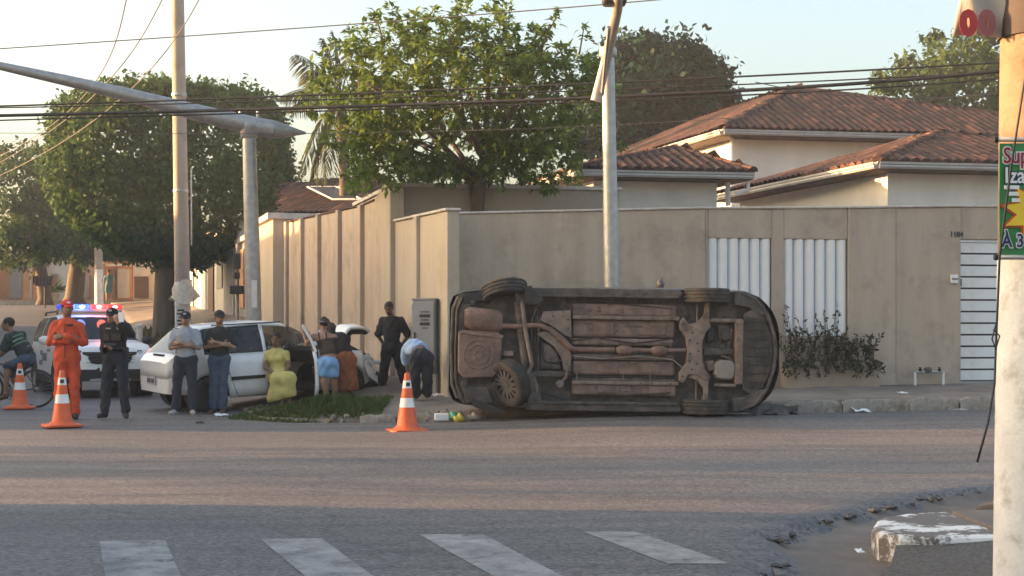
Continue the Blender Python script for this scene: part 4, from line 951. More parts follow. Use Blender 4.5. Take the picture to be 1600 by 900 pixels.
# ---------------- white hatchback with its nose smashed
gol_sp = dict(x=(-1.92, 1.94), wheels=(-1.235, 1.235), ra=.325, wz=.27, cuts=(-1.78, -1.38, -1.3, -.98, -.93, -.3, -.24, .62, .68, .95, 1.0, .2, 1.55),
    hw={-1.92: .64, -1.9: .70, -1.82: .76, -1.6: .795, 0: .82, 1.5: .795, 1.8: .74, 1.9: .68, 1.94: .62}, zl={-1.92: .33, -1.6: .30, -.9: .2, .9: .2, 1.6: .26, 1.94: .3},
    zb={-1.92: .80, -1.8: .90, -1.2: .93, .6: .91, .95: .89, 1.5: .83, 1.85: .72, 1.94: .62},
    ze={-1.92: .815, -1.8: .925, -1.42: 1.27, -1.25: 1.335, -.3: 1.365, .1: 1.34, .25: 1.30, .95: .915, 1.5: .85, 1.85: .735, 1.94: .63},
    ye={-1.92: .60, -1.8: .70, -1.42: .60, -1.2: .575, 0: .575, .25: .585, .95: .70, 1.5: .70, 1.94: .52},
    zt={-1.92: .83, -1.8: .955, -1.42: 1.33, -1.25: 1.39, -.3: 1.42, .1: 1.395, .25: 1.345, .95: .95, 1.5: .885, 1.85: .765, 1.94: .65})
def gol_cls(x, j, sd_):
    if x > 1.0:
        if j >= 4: return 'hood' if x < 1.9 else 'front_bumper'
        if x > 1.55 and j < 3: return 'front_bumper'
        return 'body' if not (sd_ < 0 and x > 1.5) else 'fender'
    if j < 4 and -.24 < x < .68: return 'door_front' if sd_ < 0 else 'body'
    if x < -1.78 and j < 2: return 'rear_bumper'
    if 4 <= j < 6:
        if -1.3 < x < -.98: return 'quarter_glass|%d' % sd_
        if -.93 < x < -.3: return 'rear_side_glass|%d' % sd_
        if -.24 < x < .62: return 'door_glass' if sd_ < 0 else 'side_glass'
        if .62 <= x < .95 and sd_ > 0: return 'side_glass'
    if j >= 6:
        if -1.78 < x < -1.38: return 'rear_glass'
        if .2 < x < .95: return 'windshield'
    return 'body'
ga = R(32); gx, gy = -4.88, 22.95
gor = Vector((gx, gy, 0)) + Vector((math.cos(ga), math.sin(ga), 0)) * 1.235 + Vector((-math.sin(ga), math.cos(ga), 0)) * .72
gol = empty('hatchback_car', (gor.x, gor.y, .08), ga, 'white hatchback with smashed nose and open front door on the verge', 'car')
gol.rotation_euler = (R(1.5), R(-3.0), ga)
car = Car(gol_sp); pn = car.panels(gol_cls)
nzv = lambda p, k: Vector((math.sin(p[1] * 9 + p[2] * 7) * k, math.sin(p[0] * 11 + p[2] * 5) * k, math.sin(p[0] * 8 + p[1] * 10) * k))
for key, m_ in (('body', M_car), ('rear_bumper', M_car), ('quarter_glass|1', M_glassd), ('quarter_glass|-1', M_glassd), ('rear_side_glass|1', M_glass), ('rear_side_glass|-1', M_glass), ('side_glass', M_glass), ('rear_glass', M_glassd), ('windshield', M_glass)):
    o = pn[key].build({'quarter_glass': 'window', 'rear_side_glass': 'window', 'side_glass': 'window', 'rear_glass': 'rear_window'}.get(key.split('|')[0], key), m_, gol, smooth=40, merge=True)
    if key == 'body': gbody = o; md = o.modifiers.new('thick', 'SOLIDIFY'); md.thickness = .03; md.offset = -1
# smashed right front: fender and bumper pushed and twisted
f = pn['fender']; f.v = [tuple(Vector(p) + nzv(p, .07) + Vector((-.22 * (p[0] - 1.5), .12, -.03))) for p in f.v]; f.build('fender', M_car, gol, smooth=30, merge=True)
f = pn['front_bumper']; f.v = [tuple(Vector(p) + nzv(p, .04) + Vector((-.1, .05, 0))) for p in f.v]
f.build('front_bumper', M_car, gol, smooth=35, merge=True)
B().rings([[(1.5 + .12 * k + .05 * math.sin(k * 2), -.80 + .05 * k, .62 - .09 * k), (1.56 + .12 * k, -.84 + .05 * k, .40 - .08 * k), (1.62 + .1 * k, -.72 + .05 * k, .34 - .06 * k), (1.56 + .1 * k, -.68 + .05 * k, .6 - .09 * k)] for k in range(5)]).build('torn_bumper', M_car, gol, smooth=40)
B().box((1.72, -.42, .3), (.22, .5, .3), rz=.3).build('torn_lining', M_trim, gol, bev=.05)
f = pn['hood']; Mh = Matrix.Translation((.98, 0, .93)) @ Matrix.Rotation(R(-27), 4, 'Y') @ Matrix.Rotation(R(-6), 4, 'X') @ Matrix.Translation((-.98, 0, -.93))
f.v = [tuple(Mh @ (Vector(p) + Vector((-.25 * max(0, p[0] - 1.25), 0, .16 * math.sin(max(0, p[0] - 1.15) * 3.6) - .12 * max(0, p[0] - 1.5)))) + nzv(p, .025)) for p in f.v]
o = f.build('hood', M_car, gol, smooth=40, merge=True); md = o.modifiers.new('t', 'SOLIDIFY'); md.thickness = .05; md.offset = -1; md.material_offset = 1; o.data.materials.append(M_trim)
eb = B().box((1.42, 0, .6), (.55, .9, .4)).box((1.35, -.2, .82), (.35, .3, .12)).tube([(1.15, -.5, .8), (1.5, -.3, .88), (1.75, -.5, .7)], .03, 6).tube([(1.2, .4, .8), (1.6, .2, .85), (1.75, .3, .6)], .025, 6); eb.build('engine', M_trim, gol, bev=.03)
B().lathe([(.11, 0), (.13, .05), (.06, .09)], 16).build('headlight', M_lamp, gol, loc=(1.66, -.6, .58), rot=(0, R(70), R(-30)))
# door hinged open
dg = empty('front_door'); dg.parent = gol; dg.location = (.66, -.82, 0); dg.rotation_euler = (0, 0, R(66))
off = Vector((.66, -.82, 0))
for key, m_, nm in (('door_front', M_car, 'door_skin'), ('door_glass', M_glass, 'door_window')):
    pb_ = pn[key]; pb_.v = [tuple(Vector(p) - off) for p in pb_.v]; o = pb_.build(nm, m_, dg, smooth=40, merge=True)
    if nm == 'door_skin': md = o.modifiers.new('t', 'SOLIDIFY'); md.thickness = .06; md.offset = -1
fr = [(-.24, .91), (-.2, 1.12), (-.14, 1.33), (.05, 1.335), (.22, 1.30), (.64, .91)]
B().tube([Vector((x, -car.y_at(x, z) - .0, z)) - off for x, z in fr], .022, 6).build('window_frame', M_car, dg)
B().box((-.42, .06, .62), (.7, .03, .5)).build('door_card', M_silver, dg, bev=.02)
B().box((-.45, .085, .6), (.4, .05, .1)).build('armrest', M_trim, dg, bev=.02)
mi = B().ell((0, 0, 0), (.05, .1, .065), 10, 7).build('mirror', M_trim, dg, loc=(-.08, -.13, .95), smooth=True)
B().box((-.5, -.012, .52), (.84, .016, .05)).build('rub_strip', M_trim, dg, bev=.006)
# interior
B().box((0, 0, .26), (2.6, 1.45, .06)).box((-1.3, 0, .5), (.9, 1.3, .45)).build('floor', M_seat, gol)
for y_ in (-.37, .37):
    s_ = empty('seat'); s_.parent = gol
    B().box((.1, y_, .42), (.5, .46, .2)).build('cushion', M_seat, s_, bev=.05); B().box((-.2, y_, .78), (.14, .46, .62)).build('backrest', M_seat, s_, bev=.05); B().box((-.27, y_, 1.17), (.1, .26, .16)).build('headrest', M_seat, s_, bev=.04)
B().box((-.75, 0, .62), (.16, 1.25, .55)).build('rear_seat', M_seat, gol, bev=.05)
B().box((.8, 0, .78), (.3, 1.35, .26)).build('dashboard', M_trim, gol, bev=.05)
B().lathe([(.17, -.015), (.185, 0), (.17, .015), (.155, 0)], 24, M=Matrix.Translation((.55, .36, .86)) @ Matrix.Rotation(R(-65), 4, 'Y'), cap=False).build('steering_wheel', M_trim, gol)
g_ = B()
for pts in ([(-.27, .22), (-.27, .9)], [(-.27, .9), (-.27, 1.34)], [(-.9, .58), (-.97, .92)], [(-1.0, .93), (-.95, 1.34)], [(-.9, .6), (-.8, .3)], [(-.8, .3), (-.75, .22), (-.27, .22)]): car.gap(g_, pts)
g_.build('door_gap', M_trim, gol)
b = B()
for xa, xb in ((-.88, -.3),): b.box(((xa + xb) / 2, -.83, .52), (xb - xa, .02, .055))
b.build('rub_strip', M_trim, gol, bev=.006)
# black window surround lines
b = B(); car.gap(b, [(-1.29, .945), (-1.0, .945), (-.96, 1.1), (-.97, 1.325), (-1.2, 1.32), (-1.29, .945)], .012); car.gap(b, [(-.92, .935), (-.31, .93), (-.31, 1.345), (-.9, 1.335), (-.92, .935)], .012); b.build('window_seal', M_trim, gol)
for sd_ in (-1, 1):
    B().box((-1.875, sd_ * .60, .70), (.05, .14, .24), rz=sd_ * -.35).build('tail_light', M_redl, gol, bev=.015)
lp = B().box((-1.945, 0, .52), (.012, .4, .13)).build('licence_plate', mat('plate_grey', (.45, .45, .46), .5), gol, bev=.005)
for k in range(7): B().box((-1.953, -.15 + .05 * k + (.02 if k > 2 else 0), .515), (.004, .03, .07)).build('plate_character', M_ink, lp)
B().box((-1.83, -.1, .93), (.03, .5, .03)).build('wiper', M_trim, gol)
B().box((-.5, -.575, 1.385), (1.2, .02, .02)).build('roof_gutter', M_trim, gol)
for sd_ in (-1, 1):
    wheel(gol, (-1.235, sd_ * .70, .28), Vector((0, sd_, 0)), .285, .18, 'steel'); wheel(gol, (1.2, sd_ * .68, .27), Vector((.35 * -sd_ * -1, sd_, 0)), .285, .18, 'steel')
    for xc in (-1.235, 1.235): B().lathe([(.32, -.2), (.32, .1)], 24, M=Matrix.Translation((xc, sd_ * .62, .28)) @ Matrix.Rotation(R(90), 4, 'X')).build('wheel_housing', M_trim, gol)
# ---------------- police pick-up style SUV with light bar
pol_sp = dict(x=(-2.1, 2.2), wheels=(-1.32, 1.35), ra=.40, wz=.34, cuts=(-2.0, -1.75, -1.5, -.75, -.7, .3, .36, .98, 1.02, 1.9, 2.0),
    hw={-2.1: .74, -2.05: .82, -1.8: .89, 0: .91, 1.6: .905, 1.95: .87, 2.1: .80, 2.2: .66}, zl={-2.1: .42, -1.6: .36, -.9: .27, .9: .27, 1.8: .30, 2.2: .34},
    zb={-2.1: .95, -1.9: 1.08, 0: 1.08, 1.0: 1.05, 1.7: 1.01, 2.08: .93, 2.2: .78}, ze={-2.1: .97, -1.9: 1.12, -1.72: 1.5, -1.5: 1.58, 0: 1.6, .25: 1.57, 1.0: 1.09, 1.7: 1.05, 2.08: .955, 2.2: .80},
    ye={-2.1: .68, -1.9: .78, -1.6: .68, 0: .66, .25: .67, 1.0: .80, 1.7: .78, 2.2: .52}, zt={-2.1: .98, -1.9: 1.15, -1.72: 1.56, -1.5: 1.64, 0: 1.67, .25: 1.63, 1.0: 1.12, 1.7: 1.09, 2.08: .985, 2.2: .82})
def pol_cls(x, j, sd_):
    if j < 1 and -2.1 < x < 2.2: return 'cladding'
    if x > 1.9 and j < 2: return 'front_bumper'
    if 4 <= j < 6:
        if -1.75 < x < -.75 or -.7 < x < .3 or .36 < x < .98: return 'window|%d%d' % (sd_, (x > -.72) + (x > .33))
    if j >= 6:
        if .3 < x < .98: return 'windshield'
        if -2.0 < x < -1.75: return 'rear_window'
    if x > 1.0 and j >= 5: return 'hood'
    return 'body'
pp0 = P(139, 0, 29.6); pa = R(-63)
pol = empty('police_car', (pp0.x, pp0.y, .0), pa, 'white police car with a flashing red and blue roof bar facing us', 'police car')
pc_ = Car(pol_sp); pn = pc_.panels(pol_cls)
for key, m_ in (('body', M_car), ('hood', M_car), ('windshield', M_glassd), ('rear_window', M_glassd), ('cladding', M_trim), ('front_bumper', M_trim)): pn[key].build(key, m_, pol, smooth=40, merge=True)
for key in pn:
    if key.startswith('window|'): pn[key].build('window', M_glassd, pol, smooth=40, merge=True)
def front_piece(name, m_, y0, y1, z0, z1, x, cur=.28, th=.05, par=None, bev=.015):
    b = B(); n = 12; r0 = []
    for i in range(n + 1):
        y = y0 + (y1 - y0) * i / n; xx = x - cur * y * y
        r0.append([(xx, y, z0), (xx + .015, y, (z0 + z1) / 2), (xx, y, z1), (xx - th, y, z1), (xx - th, y, z0)])
    return b.rings(r0).build(name, m_, par or pol, smooth=40, bev=bev, seg=1)
gr = front_piece('grille', M_trim, -.52, .52, .66, .90, 2.235)
for k in range(4): front_piece('grille_bar', mat('dark_chrome', (.12, .12, .125), .3, .8), -.5, .5, .69 + k * .055, .70 + k * .055, 2.25, th=.02, par=gr, bev=0)
B().lathe([(.07, 0), (.06, .02), (.02, .025)], 16).build('badge', M_alloy, pol, loc=(2.245, 0, .80), rot=(0, R(90), 0), smooth=40)
front_piece('lower_intake', M_trim, -.62, .62, .40, .60, 2.215)
front_piece('skid_plate', M_silver, -.66, .66, .33, .385, 2.235, th=.08)
for sd_ in (-1, 1):
    hl = empty('headlight'); hl.parent = pol
    front_piece('housing', M_trim, sd_ * .53, sd_ * .85, .74, .93, 2.225, cur=.30, par=hl); front_piece('lens', M_lamp, sd_ * .55, sd_ * .83, .765, .91, 2.245, cur=.30, th=.03, par=hl)
    fl = empty('fog_light'); fl.parent = pol
    B().lathe([(.07, 0), (.06, .03), (.02, .035)], 16).build('lens', mat('lit_fog_lamp', (.9, .85, .7), .3, emit=(1, .86, .6), es=2.5 if sd_ > 0 else .8), fl, loc=(2.09, sd_ * .66, .50), rot=(0, R(90), 0))
    B().lathe([(.07, -.03), (.095, -.03), (.095, .03), (.075, .03)], 18).build('bezel', M_trim, fl, loc=(2.085, sd_ * .66, .50), rot=(0, R(90), 0))
    m1 = B().ell((0, 0, 0), (.07, .13, .09), 12, 8).build('mirror', M_car if sd_ < 0 else M_trim, pol, loc=(.88, sd_ * 1.02, 1.12), smooth=True)
    for xc in (-1.32, 1.35): 
        wheel(pol, (xc, sd_ * .80, .345), Vector((0, sd_, 0)), .345, .215, 'alloy', 5); B().lathe([(.395, -.25), (.395, .08)], 24, M=Matrix.Translation((xc, sd_ * .7, .345)) @ Matrix.Rotation(R(90), 4, 'X')).build('wheel_housing', M_trim, pol)
        B().tube([(xc + .41 * math.cos(a), sd_ * (pc_.y_at(xc, .6) + .005), .34 + .41 * math.sin(a)) for a in np.linspace(-.1, math.pi + .1, 16)], .035, 6, flat=.6).build('arch_trim', M_trim, pol)
    B().tube([(-1.3, sd_ * .66, 1.64), (-1.2, sd_ * .66, 1.7), (0, sd_ * .655, 1.71), (.15, sd_ * .66, 1.66)], .02, 6).build('roof_rail', M_trim, pol)
lp = front_piece('licence_plate', M_white, -.21, .21, .53, .66, 2.27, cur=.05, th=.015, bev=.003); text('plate_text', 'SPG5', .13, M_ink, lp, (2.275, -.19, .55), (R(90), 0, R(90)), off=.003)
g_ = B()
for sd_ in (-1, 1):
    for pts in ([(-.72, .3), (-.72, 1.08)], [(.33, .3), (.33, 1.08)], [(.95, .5), (1.0, 1.03)]): pc_.gap(g_, pts, sd_=sd_)
g_.build('door_gap', M_trim, pol)
M_decal = mat('grey_blue_decal', (.16, .18, .22), .5, var=.2)
for x_, z_, w__, h_ in ((.1, .78, .5, .16), (-.3, .86, .25, .1), (1.5, .75, .2, .1), (-.35, .66, .35, .1), (.55, .92, .3, .06)): B().box((x_, -pc_.y_at(x_, z_) - .006, z_), (w__, .008, h_)).build('decal', M_decal, pol)
text('hood_lettering', 'POLICIA', .12, M_decal, pol, (1.75, -.32, 1.075), (R(8), 0, R(90)), off=.003)
lb = empty('light_bar'); lb.parent = pol; lb.location = (.05, 0, 1.70)
B().box((0, 0, .035), (.28, 1.28, .06)).build('base', M_silver, lb, bev=.02)
for y_, c_, e_ in ((-.5, (.05, .12, 1), .12), (-.17, (.03, .08, 1), .9), (.17, (1, .03, .03), 1.0), (.5, (1, .05, .05), .25)):
    B().box((0, y_, .11), (.26, .3, .1)).build('lens', mat('beacon_%.2f' % y_, tuple(q * .5 for q in c_), .2, emit=c_, es=e_), lb, bev=.03)
    B().ell((0.13, y_, .11), (.012, .06, .03), 10, 6).build('bulb', mat('bulb_%.2f' % y_, c_, .3, emit=tuple(min(1, q + .35) for q in c_), es=e_ * 5), lb)
for y_ in (-.335, 0, .335): B().box((0, y_, .11), (.24, .03, .09)).build('divider', M_silver, lb)
bl = bpy.data.lights.new('beacon', 'POINT'); bl.energy = 1.5; bl.color = (.2, .3, 1); bl.shadow_soft_size = .1; o = bpy.data.objects.new('beacon_lamp', bl); C.objects.link(o); o.parent = lb; o.location = (.3, -.2, .15)
bl = bpy.data.lights.new('beacon', 'POINT'); bl.energy = 1.5; bl.color = (1, .15, .1); bl.shadow_soft_size = .1; o = bpy.data.objects.new('beacon_lamp', bl); C.objects.link(o); o.parent = lb; o.location = (.3, .25, .15)
# ---------------- car lying on its side, underbody to the street
OZ, OY = 1.035, 19.25
ov = empty('overturned_car', (P(959, 0, OY).x, OY, .15), 0, 'dark car lying on its side with its dusty underbody facing the street', 'car')
ov.matrix_world = Matrix(((1, 0, 0, P(959, 0, OY + .2).x), (0, 0, 1, OY), (0, -1, 0, OZ), (0, 0, 0, 1))) @ Matrix.Rotation(R(1.0), 4, 'Y') @ Matrix.Rotation(R(.8), 4, 'Z')
M_ovp = mat('dark_grey_paint', (.045, .042, .042), .5, var=.15, coat=.2, dirt=(.12, .095, .08), dirt_lo=.42, dirt_hi=.65)
xr_, xf_ = -1.51, 1.29
ov_sp = dict(x=(-2.27, 2.27), wheels=(xr_, xf_), ra=.38, wz=.32, cuts=(-2.1, -1.9, -1.5, -.8, -.75, .3, .36, 1.0, 1.05, 1.75),
    hw={-2.27: .62, -2.22: .74, -2.1: .79, -1.8: .83, 0: .87, 1.5: .87, 1.8: .84, 2.0: .76, 2.15: .62, 2.24: .42, 2.27: .25}, zl={-2.27: .42, -2.0: .32, -1.1: .21, .9: .21, 1.7: .22, 2.27: .3},
    zb={-2.27: .9, -2.0: 1.0, 1.0: .98, 1.8: .9, 2.27: .7}, ze={-2.27: .92, -2.0: 1.04, -1.6: 1.42, -1.2: 1.48, .0: 1.49, .25: 1.46, 1.0: 1.02, 1.8: .93, 2.27: .72},
    ye={-2.27: .5, -2.0: .72, -1.5: .64, 0: .62, .25: .63, 1.0: .76, 1.8: .7, 2.1: .5, 2.27: .2}, zt={-2.27: .93, -2.0: 1.06, -1.6: 1.48, -1.2: 1.54, 0: 1.56, .25: 1.52, 1.0: 1.05, 1.8: .96, 2.27: .74})
def ov_cls(x, j, sd_):
    if 4 <= j < 6 and (-1.5 < x < -.8 or -.75 < x < .3 or .36 < x < 1.0): return 'window|%d%d' % (sd_, (x > -.78) + (x > .33))
    if j >= 6 and .3 < x < 1.0: return 'windshield'
    if j >= 6 and -1.9 < x < -1.5: return 'rear_window'
    if x > 1.75 and j < 3: return 'front_bumper'
    if x < -2.1 and j < 3: return 'rear_bumper'
    return 'body'
oc = Car(ov_sp)
for key, b in oc.panels(ov_cls).items(): b.build(key.split('|')[0], {'window': M_glassd, 'windshield': M_glassd, 'rear_window': M_glassd, 'front_bumper': M_trim, 'rear_bumper': M_underd}.get(key.split('|')[0], M_ovp), ov, smooth=40, merge=True)
def X_(u): return (u - 959) / 115.5
def Y_(v): return (v - 552) / 115.5
def plate(name, px, z0, z1, m_, bev=.012, par=None, sm=False): return B().prism([(X_(u), Y_(v)) for u, v in px], z0, z1, axis='z').build(name, m_, par or ov, bev=bev, smooth=sm)
def rect(u0, v0, u1, v1): return [(u0, v0), (u1, v0), (u1, v1), (u0, v1)]
def pipe(name, pts, r, m_, n=10, par=None): return B().tube([(X_(u), Y_(v), z) for u, v, z in pts], r, n).build(name, m_, par or ov, smooth=50)
plate('floor_pan', [(708, 470), (720, 462), (1160, 458), (1200, 500), (1210, 552), (1200, 610), (1160, 648), (720, 642), (708, 620)], .36, .40, M_underd, 0)
# rear: bumper lip, muffler, spare wheel well
pipe('bumper_edge', [(712, 470, .34), (703, 490, .36), (701, 552, .37), (703, 610, .36), (712, 632, .34)], .028, M_underd)
pipe('bumper_lip', [(718, 472, .30), (710, 492, .31), (708, 552, .32), (710, 608, .31), (720, 630, .30)], .022, M_trim)
plate('rear_valance', [(712, 468), (735, 468), (730, 490), (722, 552), (728, 600), (735, 634), (714, 634), (706, 600), (706, 500)], .31, .37, M_underd)
well = plate('spare_wheel_well', [(712, 528), (716, 524), (775, 524), (782, 535), (780, 585), (770, 598), (722, 600), (712, 590)], .22, .36, M_under, .03)
for r in (.05, .13, .2): B().lathe([(r - .012, .215), (r, .205), (r + .012, .215)], 28, cap=False).build('pressing_ring', M_under, well, loc=(X_(745), Y_(562), 0), smooth=True)
for k in range(8):
    a = k * math.pi / 4; B().tube([(X_(745) + math.cos(a) * .06, Y_(562) + math.sin(a) * .06, .216), (X_(745) + math.cos(a) * .19, Y_(562) + math.sin(a) * .19, .216)], .008, 5).build('pressing_rib', M_under, well)
mu = [(x, y) for x, y in ((722, 488), (782, 494), (780, 526), (722, 520))]
rgm = []
for t in np.linspace(0, 1, 9):
    cx, cy = X_(722 + 60 * t), Y_(504 + 6 * t); k = .72 if t in (0., 1.) else 1
    rgm.append([(cx, cy + math.cos(a) * .155 * k, .24 + math.sin(a) * .085 * k) for a in np.linspace(0, 2 * math.pi, 17)[:-1]])
B().rings(rgm).build('muffler', M_exh, ov, smooth=50)
plate('heat_shield', [(716, 524), (784, 531), (783, 536), (716, 529)], .2, .36, M_under2, .004)
ex = [(782, 516, .22), (800, 517, .21), (828, 515, .2), (842, 515, .2), (858, 521, .2), (876, 535, .2), (890, 549, .2), (897, 552, .2), (960, 552, .2)]
pipe('exhaust_pipe', ex, .035, M_exh); pipe('exhaust_pipe', [(985, 552, .2), (1018, 552, .2)], .03, M_exh); pipe('exhaust_pipe', [(1040, 552, .2), (1072, 551, .21)], .03, M_exh)
for c in (975, 1030):
    B().lathe([(.03, -.11), (.055, -.08), (.065, -.04), (.065, .04), (.055, .08), (.03, .11)], 16, M=Matrix.Translation((X_(c), 0, .2)) @ Matrix.Rotation(R(90), 4, 'Y')).build('resonator', M_exh, ov, smooth=50)
for u_ in (980, 1048): B().box((X_(u_), 0, .205), (.012, .17, .012)).build('exhaust_hanger', M_under2, ov)
# rear beam axle and arms
pipe('axle_beam', [(812, 474, .2), (818, 520, .19), (830, 578, .19), (822, 592, .2)], .028, M_under2, 8); pipe('axle_beam', [(806, 478, .24), (812, 530, .24), (820, 590, .24)], .05, M_underd, 8)
plate('trailing_arm', [(800, 462), (835, 458), (848, 474), (840, 482), (806, 482)], .18, .3, M_underd, .02); plate('trailing_arm', [(808, 592), (832, 588), (846, 622), (836, 640), (824, 640), (816, 618)], .18, .3, M_underd, .02)
pipe('spring_damper', [(836, 606, .2), (842, 634, .22)], .032, M_under, 10); pipe('fuel_filler_pipe', [(872, 608, .24), (884, 596, .22), (888, 575, .24)], .022, M_under2)
B().lathe([(.05, -.05), (.06, 0), (.05, .05)], 12).build('canister', M_under2, ov, loc=(X_(874), Y_(607), .22))
plate('tow_bracket', rect(785, 556, 800, 564), .2, .36, M_under2, .008); pipe('cable_stay', [(775, 562, .24), (798, 560, .22)], .01, M_under2)
# heat shield panels round the tank and the tank itself
plate('tank_shield', [(846, 493), (890, 490), (892, 534), (880, 530), (868, 521), (858, 514), (842, 508)], .23, .3, M_under2, .008)
plate('tank_shield', [(836, 528), (848, 524), (866, 528), (884, 545), (892, 560), (891, 586), (880, 586), (876, 566), (864, 548), (850, 538)], .22, .3, M_under2, .008)
plate('fuel_tank', [(842, 541), (860, 546), (872, 562), (878, 584), (842, 584)], .24, .38, M_underd, .04)
pipe('tank_strap', [(846, 540, .235), (846, 566, .23), (852, 572, .23), (868, 574, .232), (876, 570, .235)], .014, M_trim); plate('cross_rail', rect(832, 587, 892, 596), .24, .34, M_underd, .01)
for u_, v_ in ((862, 500), (878, 500), (886, 505), (886, 520), (870, 540), (886, 575), (860, 530)): B().lathe([(.012, .222), (.012, .235)], 8).build('bolt', M_underd, ov, loc=(X_(u_), Y_(v_), -.012 + .0))
# floor panels
fl = []
for u0, v0, u1, v1, z0, m_ in ((893, 479, 1058, 500, .25, M_under), (893, 504, 1056, 532, .29, M_under), (893, 534, 1054, 545, .27, M_under2), (893, 559, 1054, 568, .27, M_under2), (893, 570, 1056, 592, .29, M_under), (893, 596, 1058, 603, .25, M_underd), (893, 605, 1058, 624, .25, M_under)):
    fp = plate('floor_panel', rect(u0, v0, u1, v1), z0, .38, m_, .03); fl.append(fp)
    for k in range(2):
        uu = u0 + 40 + k * 75 + random.uniform(-10, 10); 
        if v1 - v0 > 18: plate('pressing', rect(uu, v0 + 4, uu + 34, v1 - 4), z0 - .014, z0 + .005, m_, .012, fp)
for v_ in (501, 604): plate('floor_rail', rect(893, v_ - 3, 1062, v_ + 3), .22, .36, M_under2, .012)
pipe('brake_line', [(893, 538, .25), (930, 533, .25), (990, 541, .25), (1045, 534, .25), (1072, 525, .25)], .009, M_trim, 6); pipe('brake_line', [(893, 562, .26), (940, 566, .26), (1000, 561, .26), (1052, 566, .25), (1070, 580, .25)], .009, M_alloy, 6); pipe('brake_line', [(895, 594, .26), (1055, 595, .26)], .012, M_trim, 6)
for u_ in (901, 974, 1017): B().box((X_(u_), Y_(594), .255), (.016, .1, .02)).build('line_clip', M_under2, ov)
for v_ in (501, 604):
    for u_ in (1002, 1020, 1050): B().lathe([(.011, .214), (.011, .228)], 8).build('bolt', M_trim, ov, loc=(X_(u_), Y_(v_), 0))
# sills
for s_ in (-1, 1):
    yv = lambda a: 552 + s_ * a
    plate('sill', [(822, yv(97)), (1062, yv(97)), (1066, yv(92)), (1060, yv(82)), (834, yv(82)), (820, yv(90))], .20, .3, M_underd, .012)
    plate('sill_flange', [(836, yv(86)), (1058, yv(86)), (1058, yv(83)), (836, yv(83))], .165, .22, M_underd, .004)
    plate('rear_arch_edge', [(812, yv(90)), (826, yv(97)), (838, yv(84)), (828, yv(78))], .2, .34, M_trim, .01)
# front subframe, arms, engine
sf = [(1062, 505), (1068, 498), (1076, 510), (1090, 512), (1108, 505), (1112, 512), (1104, 522), (1099, 535), (1098, 552), (1099, 569), (1104, 582), (1112, 592), (1106, 600), (1090, 590), (1076, 590), (1070, 603), (1062, 600), (1062, 586), (1072, 572), (1074, 552), (1072, 532), (1062, 518)]
sub = plate('subframe', sf, .175, .27, M_under2, .02)
for u_, v_ in ((1082, 523), (1078, 535), (1090, 540), (1079, 556), (1092, 552), (1078, 568), (1082, 581), (1090, 572), (1068, 510), (1068, 592)): B().lathe([(.014, .170), (.012, .18)], 10).build('hole', M_trim, sub, loc=(X_(u_), Y_(v_), 0))
for s_ in (-1, 1):
    yv = lambda a: 552 + s_ * a
    plate('control_arm', [(1076, yv(42)), (1090, yv(46)), (1100, yv(58)), (1102, yv(78)), (1108, yv(78)), (1109, yv(50)), (1110, yv(40)), (1100, yv(34)), (1086, yv(34))], .19, .25, M_under2, .012)
    pipe('drive_shaft', [(1110, yv(30), .3), (1106, yv(80), .3)], .022, M_underd); pipe('tie_rod', [(1090, yv(40), .27), (1090, yv(82), .28)], .012, M_under2)
    B().lathe([(.06, -.06), (.075, .0), (.05, .06)], 14, M=Matrix.Translation((X_(1106), Y_(yv(76)), .3)) @ Matrix.Rotation(R(90), 4, 'X')).build('hub_knuckle', M_underd, ov)
    plate('wheel_liner', [(1064, yv(62)), (1145, yv(62)), (1148, yv(92)), (1060, yv(92))], .46, .5, M_trim, 0)
    plate('bumper_corner', [(1148, yv(96)), (1170, yv(93)), (1192, yv(78)), (1204, yv(58)), (1190, yv(58)), (1170, yv(70)), (1148, yv(74))], .23, .33, M_underd, .015)
plate('engine_bay', rect(1110, 500, 1160, 604), .42, .46, M_trim, 0)
plate('oil_pan', [(1118, 569), (1128, 565), (1146, 566), (1151, 575), (1150, 592), (1144, 597), (1122, 596), (1117, 588)], .2, .4, mat('oil_pan_alloy', (.27, .225, .19), .6, .3, var=.2, sc_=6, bump=.3), .03)
plate('oil_pan_step', [(1104, 568), (1118, 566), (1119, 582), (1108, 584)], .24, .4, M_under, .02); plate('gearbox', [(1122, 512), (1142, 510), (1144, 534), (1126, 537)], .26, .42, M_underd, .04); plate('gearbox_cover', [(1104, 515), (1120, 512), (1120, 536), (1106, 540)], .3, .42, M_trim, .03)
plate('engine_mount', [(1100, 546), (1148, 548), (1150, 556), (1100, 560)], .24, .42, M_underd, .02)
cm = plate('radiator_support', rect(1150, 500, 1163, 604), .2, .3, M_under, .02)
for v_ in (512, 530, 575, 592): plate('lattice', rect(1151, v_ - 5, 1162, v_ + 5), .19, .205, M_under2, .006, cm)
plate('support_arm', rect(1110, 500, 1152, 506), .2, .3, M_under2, .015); plate('support_arm', rect(1118, 603, 1152, 608), .2, .3, M_under2, .015)
tr_ = plate('undertray', [(1163, 492), (1178, 484), (1196, 500), (1207, 525), (1210, 552), (1207, 580), (1196, 606), (1178, 620), (1163, 612)], .235, .3, M_underd, .015)
for k in range(17):
    v_ = 498 + k * 6.8; hl_ = 1205 - ((v_ - 552) / 60) ** 2 * 9
    B().box(((X_(1168) + X_(hl_)) / 2, Y_(v_), .225), (X_(hl_) - X_(1168), .016, .03)).build('tray_rib', M_trim if k % 2 else M_underd, tr_)
for u_ in (1176, 1188, 1199): pipe('tray_rib', [(u_ - 8, 500, .228), (u_, 530, .222), (u_ + 1, 552, .222), (u_, 574, .222), (u_ - 8, 604, .228)], .010, M_underd, 6, tr_)
